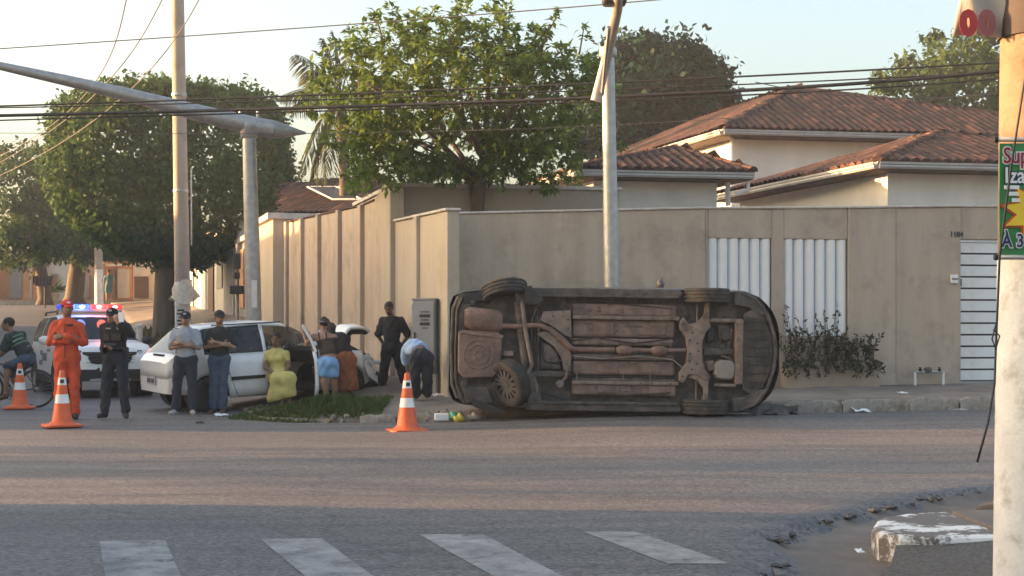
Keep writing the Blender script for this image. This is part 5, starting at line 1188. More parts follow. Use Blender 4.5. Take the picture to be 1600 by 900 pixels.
for r_, z_, m_ in ((0, .29, M_trim), (-.04, .24, M_underd)): pipe('bumper_lip', [(1160, 460 + 0, z_), (1182, 469, z_), (1201, 495, z_), (1211, 525, z_), (1214, 552, z_), (1211, 580, z_), (1201, 610, z_), (1182, 635, z_), (1160, 645, z_)], .04 if r_ == 0 else .025, m_, 8)
for v_ in (520, 552, 590): B().lathe([(.02, .225), (.018, .235)], 8).build('clip', M_under2, ov, loc=(X_(1185), Y_(v_), 0))
# wheels: top rear hangs askew, bottom rear is torn out and shows its rim
wheel(ov, (X_(1105), Y_(464), .315), Vector((0, -1, 0)), .32, .205, 'dirty', 14); wheel(ov, (X_(1105), Y_(640), .315), Vector((0, 1, 0)), .32, .205, 'dirty', 14)
wheel(ov, (X_(785), Y_(462), .315), Vector((-.16, -.93, .30)), .32, .205, 'dirty', 14); wheel(ov, (X_(795), Y_(606), .22), Vector((-.66, .30, -.60)), .325, .215, 'dirty', 14)
for s_ in (-1, 1): plate('wheel_liner', [(750, 552 + s_ * 60), (825, 552 + s_ * 60), (830, 552 + s_ * 90), (745, 552 + s_ * 90)], .44, .48, M_trim, 0)
mi = empty('mirror'); mi.parent = ov; mi.location = (X_(1038), -.93, .95)
B().ell((0, 0, 0), (.06, .1, .07), 10, 7).build('shell', M_ovp, mi, smooth=True)
plate('rear_quarter_edge', [(714, 470), (752, 460), (768, 476), (720, 482)], .30, .36, M_trim, .01); plate('rear_quarter_edge', [(718, 612), (760, 614), (770, 640), (726, 640)], .28, .36, M_underd, .02)

rq = random.Random(3)
for fp, (u0, v0, u1, v1, z0) in zip(fl, ((893, 479, 1058, 500, .25), (893, 504, 1056, 532, .29), (893, 534, 1054, 545, .27), (893, 559, 1054, 568, .27), (893, 570, 1056, 592, .29), (893, 596, 1058, 603, .25), (893, 605, 1058, 624, .25))):
    for k in range(3 + int((v1 - v0) > 15) * 3):
        uu, vv = rq.uniform(u0 + 6, u1 - 20), rq.uniform(v0 + 3, v1 - 4)
        if rq.random() < .5: plate('rib', rect(uu, vv, uu + rq.uniform(8, 26), vv + 2.2), z0 - .010, z0 + .003, M_under2 if k % 2 else M_underd, .003, fp)
        else: B().lathe([(.014, z0 - .012), (.010, z0 + .003)], 8).build('plug', M_underd, fp, loc=(X_(uu), Y_(vv), 0))
    pipe('seam', [(u0 + 55 + 20 * rq.random(), v0 + 1, z0 - .003), (u0 + 58 + 20 * rq.random(), v1 - 1, z0 - .003)], .006, M_underd, 5, fp)
for k in range(14): pipe('hose', [(1112 + rq.uniform(0, 40), rq.uniform(508, 600), .30), (1112 + rq.uniform(0, 40), rq.uniform(508, 600), .27), (1112 + rq.uniform(0, 40), rq.uniform(508, 600), .32)], rq.uniform(.006, .013), rq.choice((M_trim, M_underd, M_under2)), 6)
for k in range(9): pipe('wire_loom', [(832 + rq.uniform(0, 14), rq.uniform(470, 500), .27), (836 + rq.uniform(-8, 8), rq.uniform(490, 520), .25), (838 + rq.uniform(-10, 10), rq.uniform(600, 630), .27)], .007, rq.choice((M_trim, M_under2)), 5)
for v_ in (478, 626): pipe('hand_brake_cable', [(1050, v_ - 8 if v_ > 552 else v_ + 8, .24), (960, v_, .235), (880, v_ + (6 if v_ > 552 else -6), .24), (838, 552 + (v_ - 552) * .9, .24)], .008, M_trim, 5)
for u_, v_, r_ in ((723, 610, .05), (735, 480, .04), (770, 612, .05), (1130, 545, .05), (1135, 528, .06)): B().lathe([(r_, .26), (r_ * .9, .235), (r_ * .4, .23)], 12).build('bracket', M_underd, ov, loc=(X_(u_), Y_(v_), 0), smooth=40)
plate('mud_flap', [(816, 455), (828, 452), (826, 478), (818, 480)], .1, .3, M_trim, .005); plate('bumper_flap', [(735, 632), (760, 640), (790, 652), (770, 655), (738, 645)], .2, .34, M_trim, .01)
# ------------------------------------------------------------------ people: smooth blended volumes turned into one continuous mesh
def surface_nets(Fd, org, h):
    s = Fd < 0; nx, ny, nz = Fd.shape
    cells = np.zeros((nx - 1, ny - 1, nz - 1), np.int16); acc = np.zeros((nx - 1, ny - 1, nz - 1, 3), np.float32); cnt = np.zeros((nx - 1, ny - 1, nz - 1), np.float32)
    cor = [(i, j, k) for i in (0, 1) for j in (0, 1) for k in (0, 1)]
    sl_ = lambda c: (slice(c[0], nx - 1 + c[0]), slice(c[1], ny - 1 + c[1]), slice(c[2], nz - 1 + c[2]))
    for a in cor:
        for ax in range(3):
            if a[ax]: continue
            b = list(a); b[ax] = 1; b = tuple(b); fa, fb = Fd[sl_(a)], Fd[sl_(b)]
            cr = (fa < 0) != (fb < 0); t = np.where(cr, fa / np.where(cr, fa - fb, 1), 0)
            for q in range(3): acc[..., q] += np.where(cr, a[q] + (t if q == ax else 0), 0)
            cnt += cr
    act = cnt > 0; idx = -np.ones(act.shape, np.int64); idx[act] = np.arange(act.sum())
    ci = np.argwhere(act); V = (ci + acc[act] / cnt[act][:, None]) * h + org
    quads = []
    for ax in range(3):
        b_, c_ = (ax + 1) % 3, (ax + 2) % 3
        sa = [slice(None)] * 3; sb = [slice(None)] * 3; sa[ax] = slice(0, -1); sb[ax] = slice(1, None)
        A, Bb = s[tuple(sa)], s[tuple(sb)]; e = np.argwhere(A != Bb); fl = A[tuple(e.T)]
        ok = (e[:, b_] > 0) & (e[:, c_] > 0) & (e[:, b_] < Fd.shape[b_] - 1) & (e[:, c_] < Fd.shape[c_] - 1); e = e[ok]; fl = fl[ok]
        g = []
        for db, dc in ((1, 1), (0, 1), (0, 0), (1, 0)):
            q = e.copy(); q[:, b_] -= db; q[:, c_] -= dc; g.append(idx[q[:, 0], q[:, 1], q[:, 2]])
        g = np.stack(g, 1); g[~fl] = g[~fl][:, ::-1]; quads.append(g)
    return V, np.concatenate(quads)
def sdf_mesh(name, prims, h=.013, cuts=(), wr=0.0, seed=0):
    lo = np.full(3, 9.); hi = np.full(3, -9.); bb = []
    for p in prims:
        if p[0] == 'c': a, b, r = np.array(p[1], float), np.array(p[2], float), max(p[3], p[4]); l_, u_ = np.minimum(a, b) - r, np.maximum(a, b) + r
        else: c = np.array(p[1], float); r = max(p[3]); l_, u_ = c - r, c + r
        k = p[5] if p[0] == 'c' else p[4]; bb.append((l_ - k - 3 * h, u_ + k + 3 * h)); lo = np.minimum(lo, bb[-1][0]); hi = np.maximum(hi, bb[-1][1])
    n = np.ceil((hi - lo) / h).astype(int) + 2; Fd = np.ones(n, np.float32)
    ax = [lo[i] + np.arange(n[i]) * h for i in range(3)]
    for p, (l_, u_) in zip(prims, bb):
        i0 = np.maximum(((l_ - lo) / h).astype(int), 0); i1 = np.minimum(((u_ - lo) / h).astype(int) + 2, n)
        x, y, z = np.meshgrid(*(ax[i][i0[i]:i1[i]] for i in range(3)), indexing='ij', sparse=True)
        if p[0] == 'c':
            a, b = np.array(p[1], float), np.array(p[2], float); ba = b - a; d2 = max(ba @ ba, 1e-9)
            t = np.clip(((x - a[0]) * ba[0] + (y - a[1]) * ba[1] + (z - a[2]) * ba[2]) / d2, 0, 1)
            d = np.sqrt((x - a[0] - t * ba[0]) ** 2 + (y - a[1] - t * ba[1]) ** 2 + (z - a[2] - t * ba[2]) ** 2) - (p[3] + t * (p[4] - p[3])); k = p[5]
        else:
            c = np.array(p[1], float); A = np.array(p[2], float); r = p[3]; k = p[4]; dx, dy, dz = x - c[0], y - c[1], z - c[2]
            q = [(A[i][0] * dx + A[i][1] * dy + A[i][2] * dz) / r[i] for i in range(3)]
            k0 = np.sqrt(q[0] ** 2 + q[1] ** 2 + q[2] ** 2); k1 = np.sqrt((q[0] / r[0]) ** 2 + (q[1] / r[1]) ** 2 + (q[2] / r[2]) ** 2); d = k0 * (k0 - 1) / np.maximum(k1, 1e-6)
        S = (slice(i0[0], i1[0]), slice(i0[1], i1[1]), slice(i0[2], i1[2])); f = Fd[S]
        hh = np.clip(.5 + .5 * (d - f) / k, 0, 1); Fd[S] = d * (1 - hh) + f * hh - k * hh * (1 - hh)
    X, Y, Z = np.meshgrid(*ax, indexing='ij', sparse=True)
    if wr: Fd += wr * (np.sin(31 * Z + 9 * np.sin(7 * X + seed) + 6 * Y) * .6 + np.sin(47 * (X + .6 * Z) + 11 * np.sin(5 * Y + seed)) * .4 + np.sin(23 * (Y - .5 * Z) + seed) * .4)
    for p0, nn in cuts: Fd = np.maximum(Fd, (X - p0[0]) * nn[0] + (Y - p0[1]) * nn[1] + (Z - p0[2]) * nn[2])
    V, Q = surface_nets(Fd.astype(np.float32), lo, h)
    return mesh_np(name, V, Q, True)
def cloth(name, c, v=.16, r=.9): return mat('cloth_' + name, c, r, var=v, sc_=9, bump=.25, bsc=120)
def skin(name, c): return mat('skin_' + name, c, .55, var=.12, sc_=10)
SK1 = skin('tan', (.33, .185, .12)); SK2 = skin('brown', (.22, .12, .078)); SK3 = skin('deep', (.12, .065, .045))
M_hair = mat('dark_hair', (.014, .011, .009), .7, var=.3, sc_=30); M_eye = mat('eye', (.01, .008, .007), .3); M_lip = mat('lips', (.22, .09, .075), .6)
M_shoe = mat('dark_shoe', (.018, .017, .017), .6); M_brownshoe = mat('brown_shoe', (.10, .055, .035), .6); M_sole = mat('pale_sole', (.4, .38, .36), .8)
def hand(wr_, d, nrm, prims, s=1.0, curl=.5, side=1):
    d = Vector(d).normalized(); nrm = Vector(nrm); nrm = (nrm - d * nrm.dot(d)).normalized(); lat = d.cross(nrm); w = Vector(wr_)
    c = w + d * .055 * s
    prims.append(('e', c, [list(lat), list(nrm), list(d)], (.042 * s, .017 * s, .055 * s), .015))
    for i, (o, L) in enumerate(((-.03, .062), (-.01, .074), (.01, .07), (.028, .054))):
        b0 = w + d * .098 * s + lat * o * s; q = b0 + (d * math.cos(curl) - nrm * math.sin(curl)) * L * .55 * s; q2 = q + (d * math.cos(curl * 2.1) - nrm * math.sin(curl * 2.1)) * L * .5 * s
        prims.append(('c', b0 - d * .02, q, .0100 * s, .0095 * s, .004)); prims.append(('c', q, q2, .0095 * s, .008 * s, .004))
    t0 = w + d * .03 * s - lat * .035 * s * side; t1 = t0 + (d * .7 - lat * .7 * side - nrm * .25) * .045 * s; t2 = t1 + (d * .95 - lat * .25 * side - nrm * .3) * .035 * s
    prims.append(('c', t0, t1, .013 * s, .0115 * s, .01)); prims.append(('c', t1, t2, .0115 * s, .009 * s, .005))
BASE = dict(pel=(0, 0, .93), wai=(0, 0, 1.08), che=(0, 0, 1.27), nec=(0, .02, 1.45), hea=(0, -.015, 1.60), sh1=(-.166, .015, 1.345), sh2=(.166, .015, 1.345), el1=(-.225, .04, 1.11), el2=(.225, .04, 1.11), wr1=(-.255, -.04, .88), wr2=(.255, -.04, .88),
    hi1=(-.085, 0, .90), hi2=(.085, 0, .90), kn1=(-.10, -.015, .49), kn2=(.10, -.015, .49), an1=(-.11, .02, .085), an2=(.11, .02, .085), to1=(-.13, -.15, .03), to2=(.13, -.15, .03))
def person(label, u0, v0, z, yaw=0, height=1.72, fat=1.0, J=None, hyaw=None, hpitch=0, hands=None, skinm=SK1, wear=(), pxs=True, gz=None, female=False):
    """u0,v0,z: where the feet stand; J overrides joints as (u,v,dy) in picture units at distance z, or ('m',x,y,z) in metres"""
    s = height / 1.72; org = P(u0, v0, z); o = empty('person', org, 0, label, 'person')
    Ry = Matrix.Rotation(yaw, 3, 'Z'); j = {k: Ry @ (Vector(v) * s) for k, v in BASE.items()}
    for k, v in (J or {}).items():
        j[k] = Vector(v[1:]) if v[0] == 'm' else (P(v[0], v[1], z) - org + Vector((0, v[2], 0)))
    hy = yaw if hyaw is None else hyaw; Hm = Matrix.Rotation(hy, 3, 'Z') @ Matrix.Rotation(hpitch, 3, 'X')
    HA = [list(Hm @ Vector(a)) for a in ((1, 0, 0), (0, 1, 0), (0, 0, 1))]; hf = Hm @ Vector((0, -1, 0)); hu = Hm @ Vector((0, 0, 1)); hl = Hm @ Vector((1, 0, 0))
    U = (j['nec'] - j['pel']).normalized(); L = (j['sh2'] - j['sh1']); L = (L - U * L.dot(U)).normalized(); Nn = U.cross(L); A = [list(L), list(Nn), list(U)]
    Lp = (j['hi2'] - j['hi1']).normalized(); Up = (U - Lp * U.dot(Lp)).normalized(); Ap = [list(Lp), list(Up.cross(Lp)), list(Up)]
    fr = 1 if (Nn.dot(Ry @ Vector((0, 1, 0))) > 0) else -1
    def torso(g, k=.06):
        r = [('e', j['che'], A, (.145 * fat * s + g, .106 * fat * s + g, .185 * s + g), k), ('e', j['wai'], A, (.135 * fat * s + g, .108 * fat * s + g, .15 * s + g), k),
             ('c', j['sh1'] - U * .03, j['sh2'] - U * .03, .05 * s + g * .8, .05 * s + g * .8, k), ('c', j['che'] + U * .06 * s, j['nec'] - U * .03, .10 * s + g * .5, .05 * s + g * .3, .04)]
        for q in ('sh1', 'sh2'): r.append(('c', j['nec'] - U * .03 * s, j[q] - U * .006, .036 * s + g * .5, .050 * s + g * .8, .03))
        if female:
            for q in (-1, 1): r.append(('e', j['che'] + L * q * .07 * s - Nn * .085 * s * fr + U * .0, A, (.06 * s + g, .055 * s + g, .06 * s + g), .03))
        return r
    def pelv(g): return [('e', j['pel'], Ap, ((.148 if not female else .158) * fat * s + g, .112 * fat * s + g, .125 * s + g), .06)]
    def arm(i, g, f=2.0):
        a, e, w = j['sh%d' % i], j['el%d' % i], j['wr%d' % i]; r = []
        if f <= 1: return [('c', a, a.lerp(e, f), .054 * s + g, .050 * s + g, .03)]
        r = [('c', a, e, .052 * s + g, .040 * s + g, .03)]; m = e.lerp(w, min(1, f - 1))
        return r + [('c', e, m, .040 * s + g, (.028 * s + g) if f >= 2 else .036 * s + g, .02)]
    def legp(i, g, f=2.0, fl=0.):
        a, k, n = j['hi%d' % i], j['kn%d' % i], j['an%d' % i]; ft = .5 + .5 * fat
        if f <= 1: return [('c', a, a.lerp(k, f), .088 * ft * s + g, .072 * ft * s + g + fl, .04)]
        return [('c', a, k, .086 * ft * s + g, .056 * s + g, .04), ('c', k, k.lerp(n, min(.35, f - 1)), .056 * s + g, .055 * s + g, .02), ('c', k.lerp(n, min(.3, f - 1)), k.lerp(n, f - 1), .056 * s + g, .036 * s + g + fl, .02)]
    pr = torso(0) + pelv(0)
    for i in (1, 2):
        pr += arm(i, 0) + legp(i, 0); pr += [('c', j['an%d' % i], j['an%d' % i].lerp(j['to%d' % i], .3) - Vector((0, 0, .02)), .036 * s, .034 * s, .02), ('c', j['an%d' % i] - Vector((0, 0, .04)), j['to%d' % i], .036 * s, .028 * s, .02)]
    h0 = j['hea']
    pr += [('c', j['nec'] - U * .02, h0 - hu * .04 * s + hf * -.015, .056 * s, .052 * s, .03), ('e', h0 + hu * .02 * s - hf * .008, HA, (.074 * s, .092 * s, .095 * s), .03), ('e', h0 - hu * .05 * s + hf * .03 * s, HA, (.055 * s, .062 * s, .062 * s), .03),
           ('c', h0 + hu * .012 + hf * .084 * s, h0 - hu * .025 * s + hf * .106 * s, .009, .0135, .012), ('c', h0 + hf * .085 * s + hu * .03 - hl * .03, h0 + hf * .085 * s + hu * .03 + hl * .03, .010, .010, .012), ('c', h0 + hf * .088 * s - hu * .06 * s - hl * .018, h0 + hf * .088 * s - hu * .06 * s + hl * .018, .008, .008, .01)]
    for q in (-1, 1): pr.append(('e', h0 + hl * q * .078 * s - hf * .005, HA, (.011, .022, .032), .008))
    for i in (1, 2):
        d = (j['wr%d' % i] - j['el%d' % i]).normalized(); hd_ = (hands or {}).get(i, {})
        d2 = Vector(hd_['d']) if 'd' in hd_ else d; nr = Vector(hd_.get('n', Vector((0, 0, 1)).cross(d2) * (1 if i == 1 else -1) if abs(d2.z) < .8 else Ry @ Vector((1 if i == 1 else -1, .2, 0))))
        hand(j['wr%d' % i], d2, nr, pr, s, hd_.get('curl', .45), 1 if i == 1 else -1)
    link('body', sdf_mesh('body', pr, .0115), skinm, o)
    if hpitch < .9 and not ('noface' in wear):
        for q in (-1, 1):
            B().ell((0, 0, 0), (.012, .006, .006), 8, 5).build('eye', M_eye, o, loc=h0 + hl * q * .030 + hf * .083 * s + hu * .012, rot=(0, 0, hy)); B().box((0, 0, 0), (.032, .008, .006)).build('eyebrow', M_hair, o, loc=h0 + hl * q * .030 + hf * .092 * s + hu * .036, rot=(0, 0, hy))
        B().ell((0, 0, 0), (.022, .005, .006), 8, 5).build('mouth', M_lip, o, loc=h0 + hf * .094 * s - hu * .056 * s, rot=(0, 0, hy))
    for it in wear:
        if isinstance(it, str): continue
        kind, m_ = it[0], it[1]; ops = it[2] if len(it) > 2 else {}
        g = ops.get('g', .014)
        if kind in ('shirt', 'tank_top', 'jacket'):
            f = ops.get('sleeve', .62); q = torso(g) 
            if f > 0:
                for i in (1, 2): q += arm(i, g * .9 + (.006 if f < 1 else .002), f)
            hem = ops.get('hem', -.06); q += pelv(g * .9) if hem < 0 else []
            cuts = [(j['pel'] + U * hem * s, -U), (j['nec'] + U * (ops.get('neck', .03)), U)]
            me = sdf_mesh(kind, q, .0125, cuts, ops.get('wr', .0078), u0)
        elif kind in ('trousers', 'shorts', 'overalls'):
            f = ops.get('leg', 1.93); q = pelv(g)
            for i in (1, 2): q += legp(i, g, f, ops.get('fl', .012))
            cuts = [(j['pel'] + Up * ops.get('waist', .1) * s, Up)]
            me = sdf_mesh(kind, q, .0125, cuts, ops.get('wr', .0078), u0)
        elif kind == 'shoes':
            for i in (1, 2):
                a, t_ = j['an%d' % i], j['to%d' % i]; hgt = ops.get('boot', .04)
                q = [('c', a - (t_ - a) * .12 - Vector((0, 0, .042)), t_ + Vector((0, 0, .006)), .044 * s, .036 * s, .02), ('c', a - Vector((0, 0, .04)), a + (j['kn%d' % i] - a).normalized() * hgt, .046 * s, .047 * s, .02)]
                link(ops.get('name', 'shoe'), sdf_mesh('shoe', q, .011, [((0, 0, min(a.z - .083, t_.z - .03)), (0, 0, -1))]), m_, o)
            continue
        elif kind == 'hair':
            q = [('e', h0 + hu * .035 * s - hf * .018, HA, (.085 * s, .102 * s, .095 * s), .02)] + ops.get('extra', [])
            if ops.get('long'): q += [('c', h0 - hf * .05, h0 - hf * .075 - hu * .12, .075 * s, .06 * s, .03)]
            me = sdf_mesh('hair', q, .0115, [(h0 + hf * .055 * s + hu * .03, (hf * .8 - hu * .6).normalized()), (h0 - hu * ops.get('low', .03), -hu)] if not ops.get('long') else [(h0 + hf * .05 * s + hu * .03, (hf * .8 - hu * .6).normalized())], .003, u0)
        elif kind == 'cap':
            q = [('e', h0 + hu * .04 * s - hf * .006, HA, (.09 * s, .106 * s, .092 * s), .02)]
            me = sdf_mesh('cap', q, .0115, [(h0 + hu * .045 * s, -hu)]); c_ = link('cap', me, m_, o)
            cf = h0 + hu * .05 * s + hf * .095 * s; vb = B(); rg = []
            for t in np.linspace(0, 1, 5): rg.append([cf + hl * math.sin(a) * (.075 * (1 - .12 * t)) + hf * ((math.cos(a) - 1) * .07 + .085 * t * math.cos(a * .8)) - hu * (.025 * t + .02 * abs(math.sin(a)) * t) for a in np.linspace(-1.1, 1.1, 9)])
            ob = vb.rings(rg, closed=False, cap=False).build('visor', ops.get('visor', m_), c_, smooth=True); md = ob.modifiers.new('t', 'SOLIDIFY'); md.thickness = .006
            if ops.get('badge'): B().box((0, 0, 0), (.045, .012, .03)).build('badge', ops['badge'], c_, loc=h0 + hu * .085 * s + hf * .092 * s, rot=(0, 0, hy))
            continue
        elif kind == 'dress' or kind == 'skirt':
            q = (torso(g) if kind == 'dress' else []) + pelv(g + .01) + ops['vol']
            me = sdf_mesh(kind, q, .0125, ops.get('cuts', []), ops.get('wr', .007), u0)
        link(kind, me, m_, o)
    return o, j
W_orange = cloth('rescue_orange', (.62, .085, .03)); W_black = cloth('black', (.013, .013, .016)); W_navy = cloth('navy', (.018, .021, .03)); W_jean = cloth('dark_jeans', (.022, .028, .042)); W_gray = cloth('pale_grey', (.30, .32, .35)); W_dpolo = cloth('dark_green_grey', (.022, .026, .026)); W_yellow = cloth('yellow', (.60, .51, .17)); W_lblue = cloth('light_blue', (.22, .40, .66)); W_rust = cloth('rust', (.30, .095, .04)); W_sky = cloth('sky_shirt', (.30, .42, .60)); W_char = cloth('charcoal', (.028, .028, .034)); W_denim = cloth('denim', (.05, .075, .11)); W_red = cloth('red_cap', (.55, .03, .03)); W_teal = cloth('teal', (.10, .22, .26)); W_brown = cloth('brown_print', (.055, .04, .028), .5); W_band = cloth('grey_band', (.2, .19, .18))
W_strap = W_black
CR = dict(el1=(-.235, -.06, 1.115), el2=(.235, -.06, 1.115), wr1=(.065, -.19, 1.15), wr2=(-.06, -.215, 1.195))
def crossed(s, yaw, sx=0): Ry = Matrix.Rotation(yaw, 3, 'Z'); return {k: ('m', *(Ry @ (Vector(v) * s))) for k, v in CR.items()}
def chands(yaw): Ry = Matrix.Rotation(yaw, 3, 'Z'); return {1: dict(d=Ry @ Vector((.9, .42, .08)), n=Ry @ Vector((.4, -1, .0)), curl=.35), 2: dict(d=Ry @ Vector((-.9, .42, -.06)), n=Ry @ Vector((-.4, -1, .0)), curl=.35)}
# firefighter
yw = R(14); s = 1.75 / 1.72; J = crossed(s, yw, 0)
ff, j = person('firefighter in orange overalls and red cap standing with crossed arms', 105, 655, 20.9, yw, 1.75, 1.06, J, hyaw=R(30), hands=chands(yw), skinm=SK2, wear=[('overalls', W_orange, dict(g=.018, fl=.016, wr=.009)), ('jacket', W_orange, dict(g=.019, sleeve=1.85, hem=-.13, wr=.010)), ('cap', W_red, dict(badge=M_white)), ('shoes', M_shoe, dict(boot=.16, name='boot')), ('hair', M_hair)])
B().box((0, 0, 0), (.07, .012, .05)).build('shoulder_patch', M_dark, ff, loc=j['sh1'] + Vector((-.06, -.05, -.09)), rot=(0, 0, R(-40)))
B().tube([j['che'] + Vector((.01, -.135, .12)), j['wai'] + Vector((.015, -.15, .02)), j['pel'] + Vector((.01, -.15, -.05))], .006, 5).build('zip', M_trim, ff)
B().box((0, 0, 0), (.09, .012, .03)).build('name_strip', M_dark, ff, loc=j['che'] + Vector((.08, -.135, .09)), rot=(0, 0, R(14)))
# police officer
J = dict(el1=(164, 545, -.02), wr1=(171, 541, -.24), el2=(208, 522, -.1), wr2=(191, 505, -.22), hea=(176, 494, -.03), to1=('m', -.2, -.13, .03), to2=('m', .2, -.13, .03), an1=('m', -.16, .02, .085), an2=('m', .15, .02, .085), kn1=('m', -.125, -.01, .49), kn2=('m', .12, -.01, .49))
of_, j = person('police officer in black uniform holding a phone up to the face', 180, 653, 20.9, 0, 1.70, 1.05, J, hyaw=R(-4), hands={1: dict(d=(.8, -.5, .1), n=(.3, .1, 1), curl=.9), 2: dict(d=(-.35, -.15, .9), n=(-.2, -1, -.1), curl=.9)}, skinm=SK1, wear=[('trousers', W_navy, dict(g=.02)), ('jacket', W_black, dict(g=.02, sleeve=1.85, hem=-.05)), ('cap', W_black, dict(badge=M_silver)), ('shoes', M_shoe, dict(boot=.24, name='boot')), ('hair', M_hair)])
B().box((0, 0, 0), (.30 * 1.05, .27, .28)).build('vest', mat('black_vest', (.010, .010, .012), .8, var=.3), of_, bev=.06, seg=3, loc=j['che'] + Vector((0, -.0, -.02)))
B().box((0, 0, 0), (.335, .26, .05)).build('belt', M_trim, of_, bev=.02, loc=j['pel'] + Vector((0, 0, .1)))
for x_ in (-.17, .17): B().box((0, 0, 0), (.06, .1, .12)).build('belt_pouch', M_trim, of_, bev=.015, loc=j['pel'] + Vector((x_, -.03, .06)))
for x_ in (-.08, .02, .09): B().box((x_, -.145, .02), (.07, .03, .1)).build('vest_pouch', M_trim, of_, bev=.01, loc=j['che'] + Vector((0, 0, -.09)))
B().box((0, 0, 0), (.07, .012, .02)).build('name_tag', M_silver, of_, loc=j['che'] + Vector((-.06, -.147, .06))); B().box((0, 0, 0), (.035, .012, .045)).build('chest_badge', M_silver, of_, loc=j['che'] + Vector((.08, -.147, .07)))
ph = B().box((0, 0, 0), (.075, .012, .15)).build('phone', M_white, None, bev=.008); ph.location = of_.location + j['wr2'] + Vector((.06, -.06, .085)); ph.rotation_euler = (R(-10), R(-8), 0); tag(ph, 'white phone held up by the police officer', 'phone')
ph2 = B().box((0, 0, 0), (.13, .07, .015)).build('radio', M_dark, None, bev=.005); ph2.location = of_.location + j['wr1'] + Vector((.1, -.06, .03)); ph2.rotation_euler = (R(30), 0, R(10)); tag(ph2, 'dark handset in the other hand of the police officer', 'radio')
# man in grey polo, man in dark polo: leaning on the white car
for (lab, u, v, z, ht, fat, shirt, pants, capm, sk, shoe, yw, hy) in (('man in pale grey polo and dark cap with crossed arms', 288, 648, 22.3, 1.62, 1.10, W_gray, W_jean, W_black, SK1, M_sole, 0, R(4)), ('man in dark polo and flat cap with crossed arms', 341, 647, 22.5, 1.64, .96, W_dpolo, W_denim, W_char, SK1, M_brownshoe, R(8), R(24))):
    s = ht / 1.72; J = crossed(s, yw); lean = .10
    for k, vv in BASE.items():
        if k[:2] in ('an', 'to', 'kn'): continue
        b_ = Matrix.Rotation(yw, 3, 'Z') @ (Vector(vv) * s) if k not in J else Vector(J[k][1:]); b_ = b_ + Vector((0, lean * min(1, b_.z / 1.0), 0)); J[k] = ('m', *b_)
    sg = 1.25 if u == 288 else .7
    for i, q in ((1, -1), (2, 1)): J['an%d' % i] = ('m', q * .11 * sg * s, .0, .085); J['to%d' % i] = ('m', q * .15 * sg * s, -.17, .03); J['kn%d' % i] = ('m', q * .10 * sg * s, .02, .48)
    po_, j = person(lab, u, v, z, yw, ht, fat, J, hyaw=hy, hpitch=.05, hands=chands(yw), skinm=sk, wear=[('trousers', pants, dict(g=.02, fl=.02)), ('shirt', shirt, dict(g=.02, sleeve=.75, hem=-.09)), ('cap', capm, dict(badge=M_silver if u == 288 else None)), ('shoes', shoe), ('hair', M_hair)])
    if u == 288: link('collar', B().tube([j['nec'] + Vector((math.cos(a) * .075, math.sin(a) * .07 + .0, -.012 + .02 * math.sin(a))) for a in np.linspace(0, 6.28, 15)], .014, 6).mesh('collar', True), W_char, po_)
# seated woman in yellow, in the doorway of the white car
zs_ = 23.25; J = dict(pel=(434, 588, .12), wai=(433, 575, .12), che=(431, 560, .10), nec=(431, 545, .08), hea=(430, 530, .05), sh1=(417, 553, .1), sh2=(445, 553, .1), el1=(415, 574, .0), el2=(451, 573, .02), wr1=(430, 582, -.14), wr2=(445, 585, -.18), hi1=(428, 589, .1), hi2=(441, 589, .1), kn1=(440, 591, -.33), kn2=(455, 591, -.30), an1=(446, 632, -.28), an2=(456, 632, -.22), to1=(449, 638, -.44), to2=(461, 637, -.38))
base_ = P(438, 640, zs_); jl = lambda u, v, dy: P(u, v, zs_) - base_ + Vector((0, dy, 0))
vol = [('c', jl(417, 553, .1), jl(416, 563, .06), .056, .054, .03), ('c', jl(445, 553, .1), jl(448, 563, .07), .056, .054, .03), ('c', jl(456, 592, -.3), jl(461, 618, -.27), .07, .06, .10), ('c', jl(428, 589, .1), jl(438, 590, -.33), .10, .085, .10), ('c', jl(441, 589, .1), jl(456, 590, -.30), .10, .085, .10), ('c', jl(440, 590, -.33), jl(434, 618, -.32), .085, .09, .10), ('c', jl(456, 590, -.3), jl(453, 612, -.30), .085, .085, .10), ('c', jl(437, 592, -.2), jl(428, 622, -.25), .09, .07, .10), ('c', jl(434, 620, -.28), jl(456, 612, -.28), .07, .07, .10)]
po_, j = person('seated woman in a yellow dress in the open doorway of the white car', 438, 640, zs_, 0, 1.60, 1.05, J, hpitch=.15, skinm=SK2, female=True, hands={1: dict(d=(.9, -.3, -.1), n=(0, -.3, 1), curl=.4), 2: dict(d=(-.8, -.4, -.1), n=(0, -.3, 1), curl=.4)}, wear=[('dress', W_yellow, dict(g=.016, wr=.005, vol=vol, cuts=[(jl(431, 541, 0), (0, 0, 1)), (jl(436, 625, 0), (.25, 0, -.97))])), ('hair', M_hair, dict(long=True))])
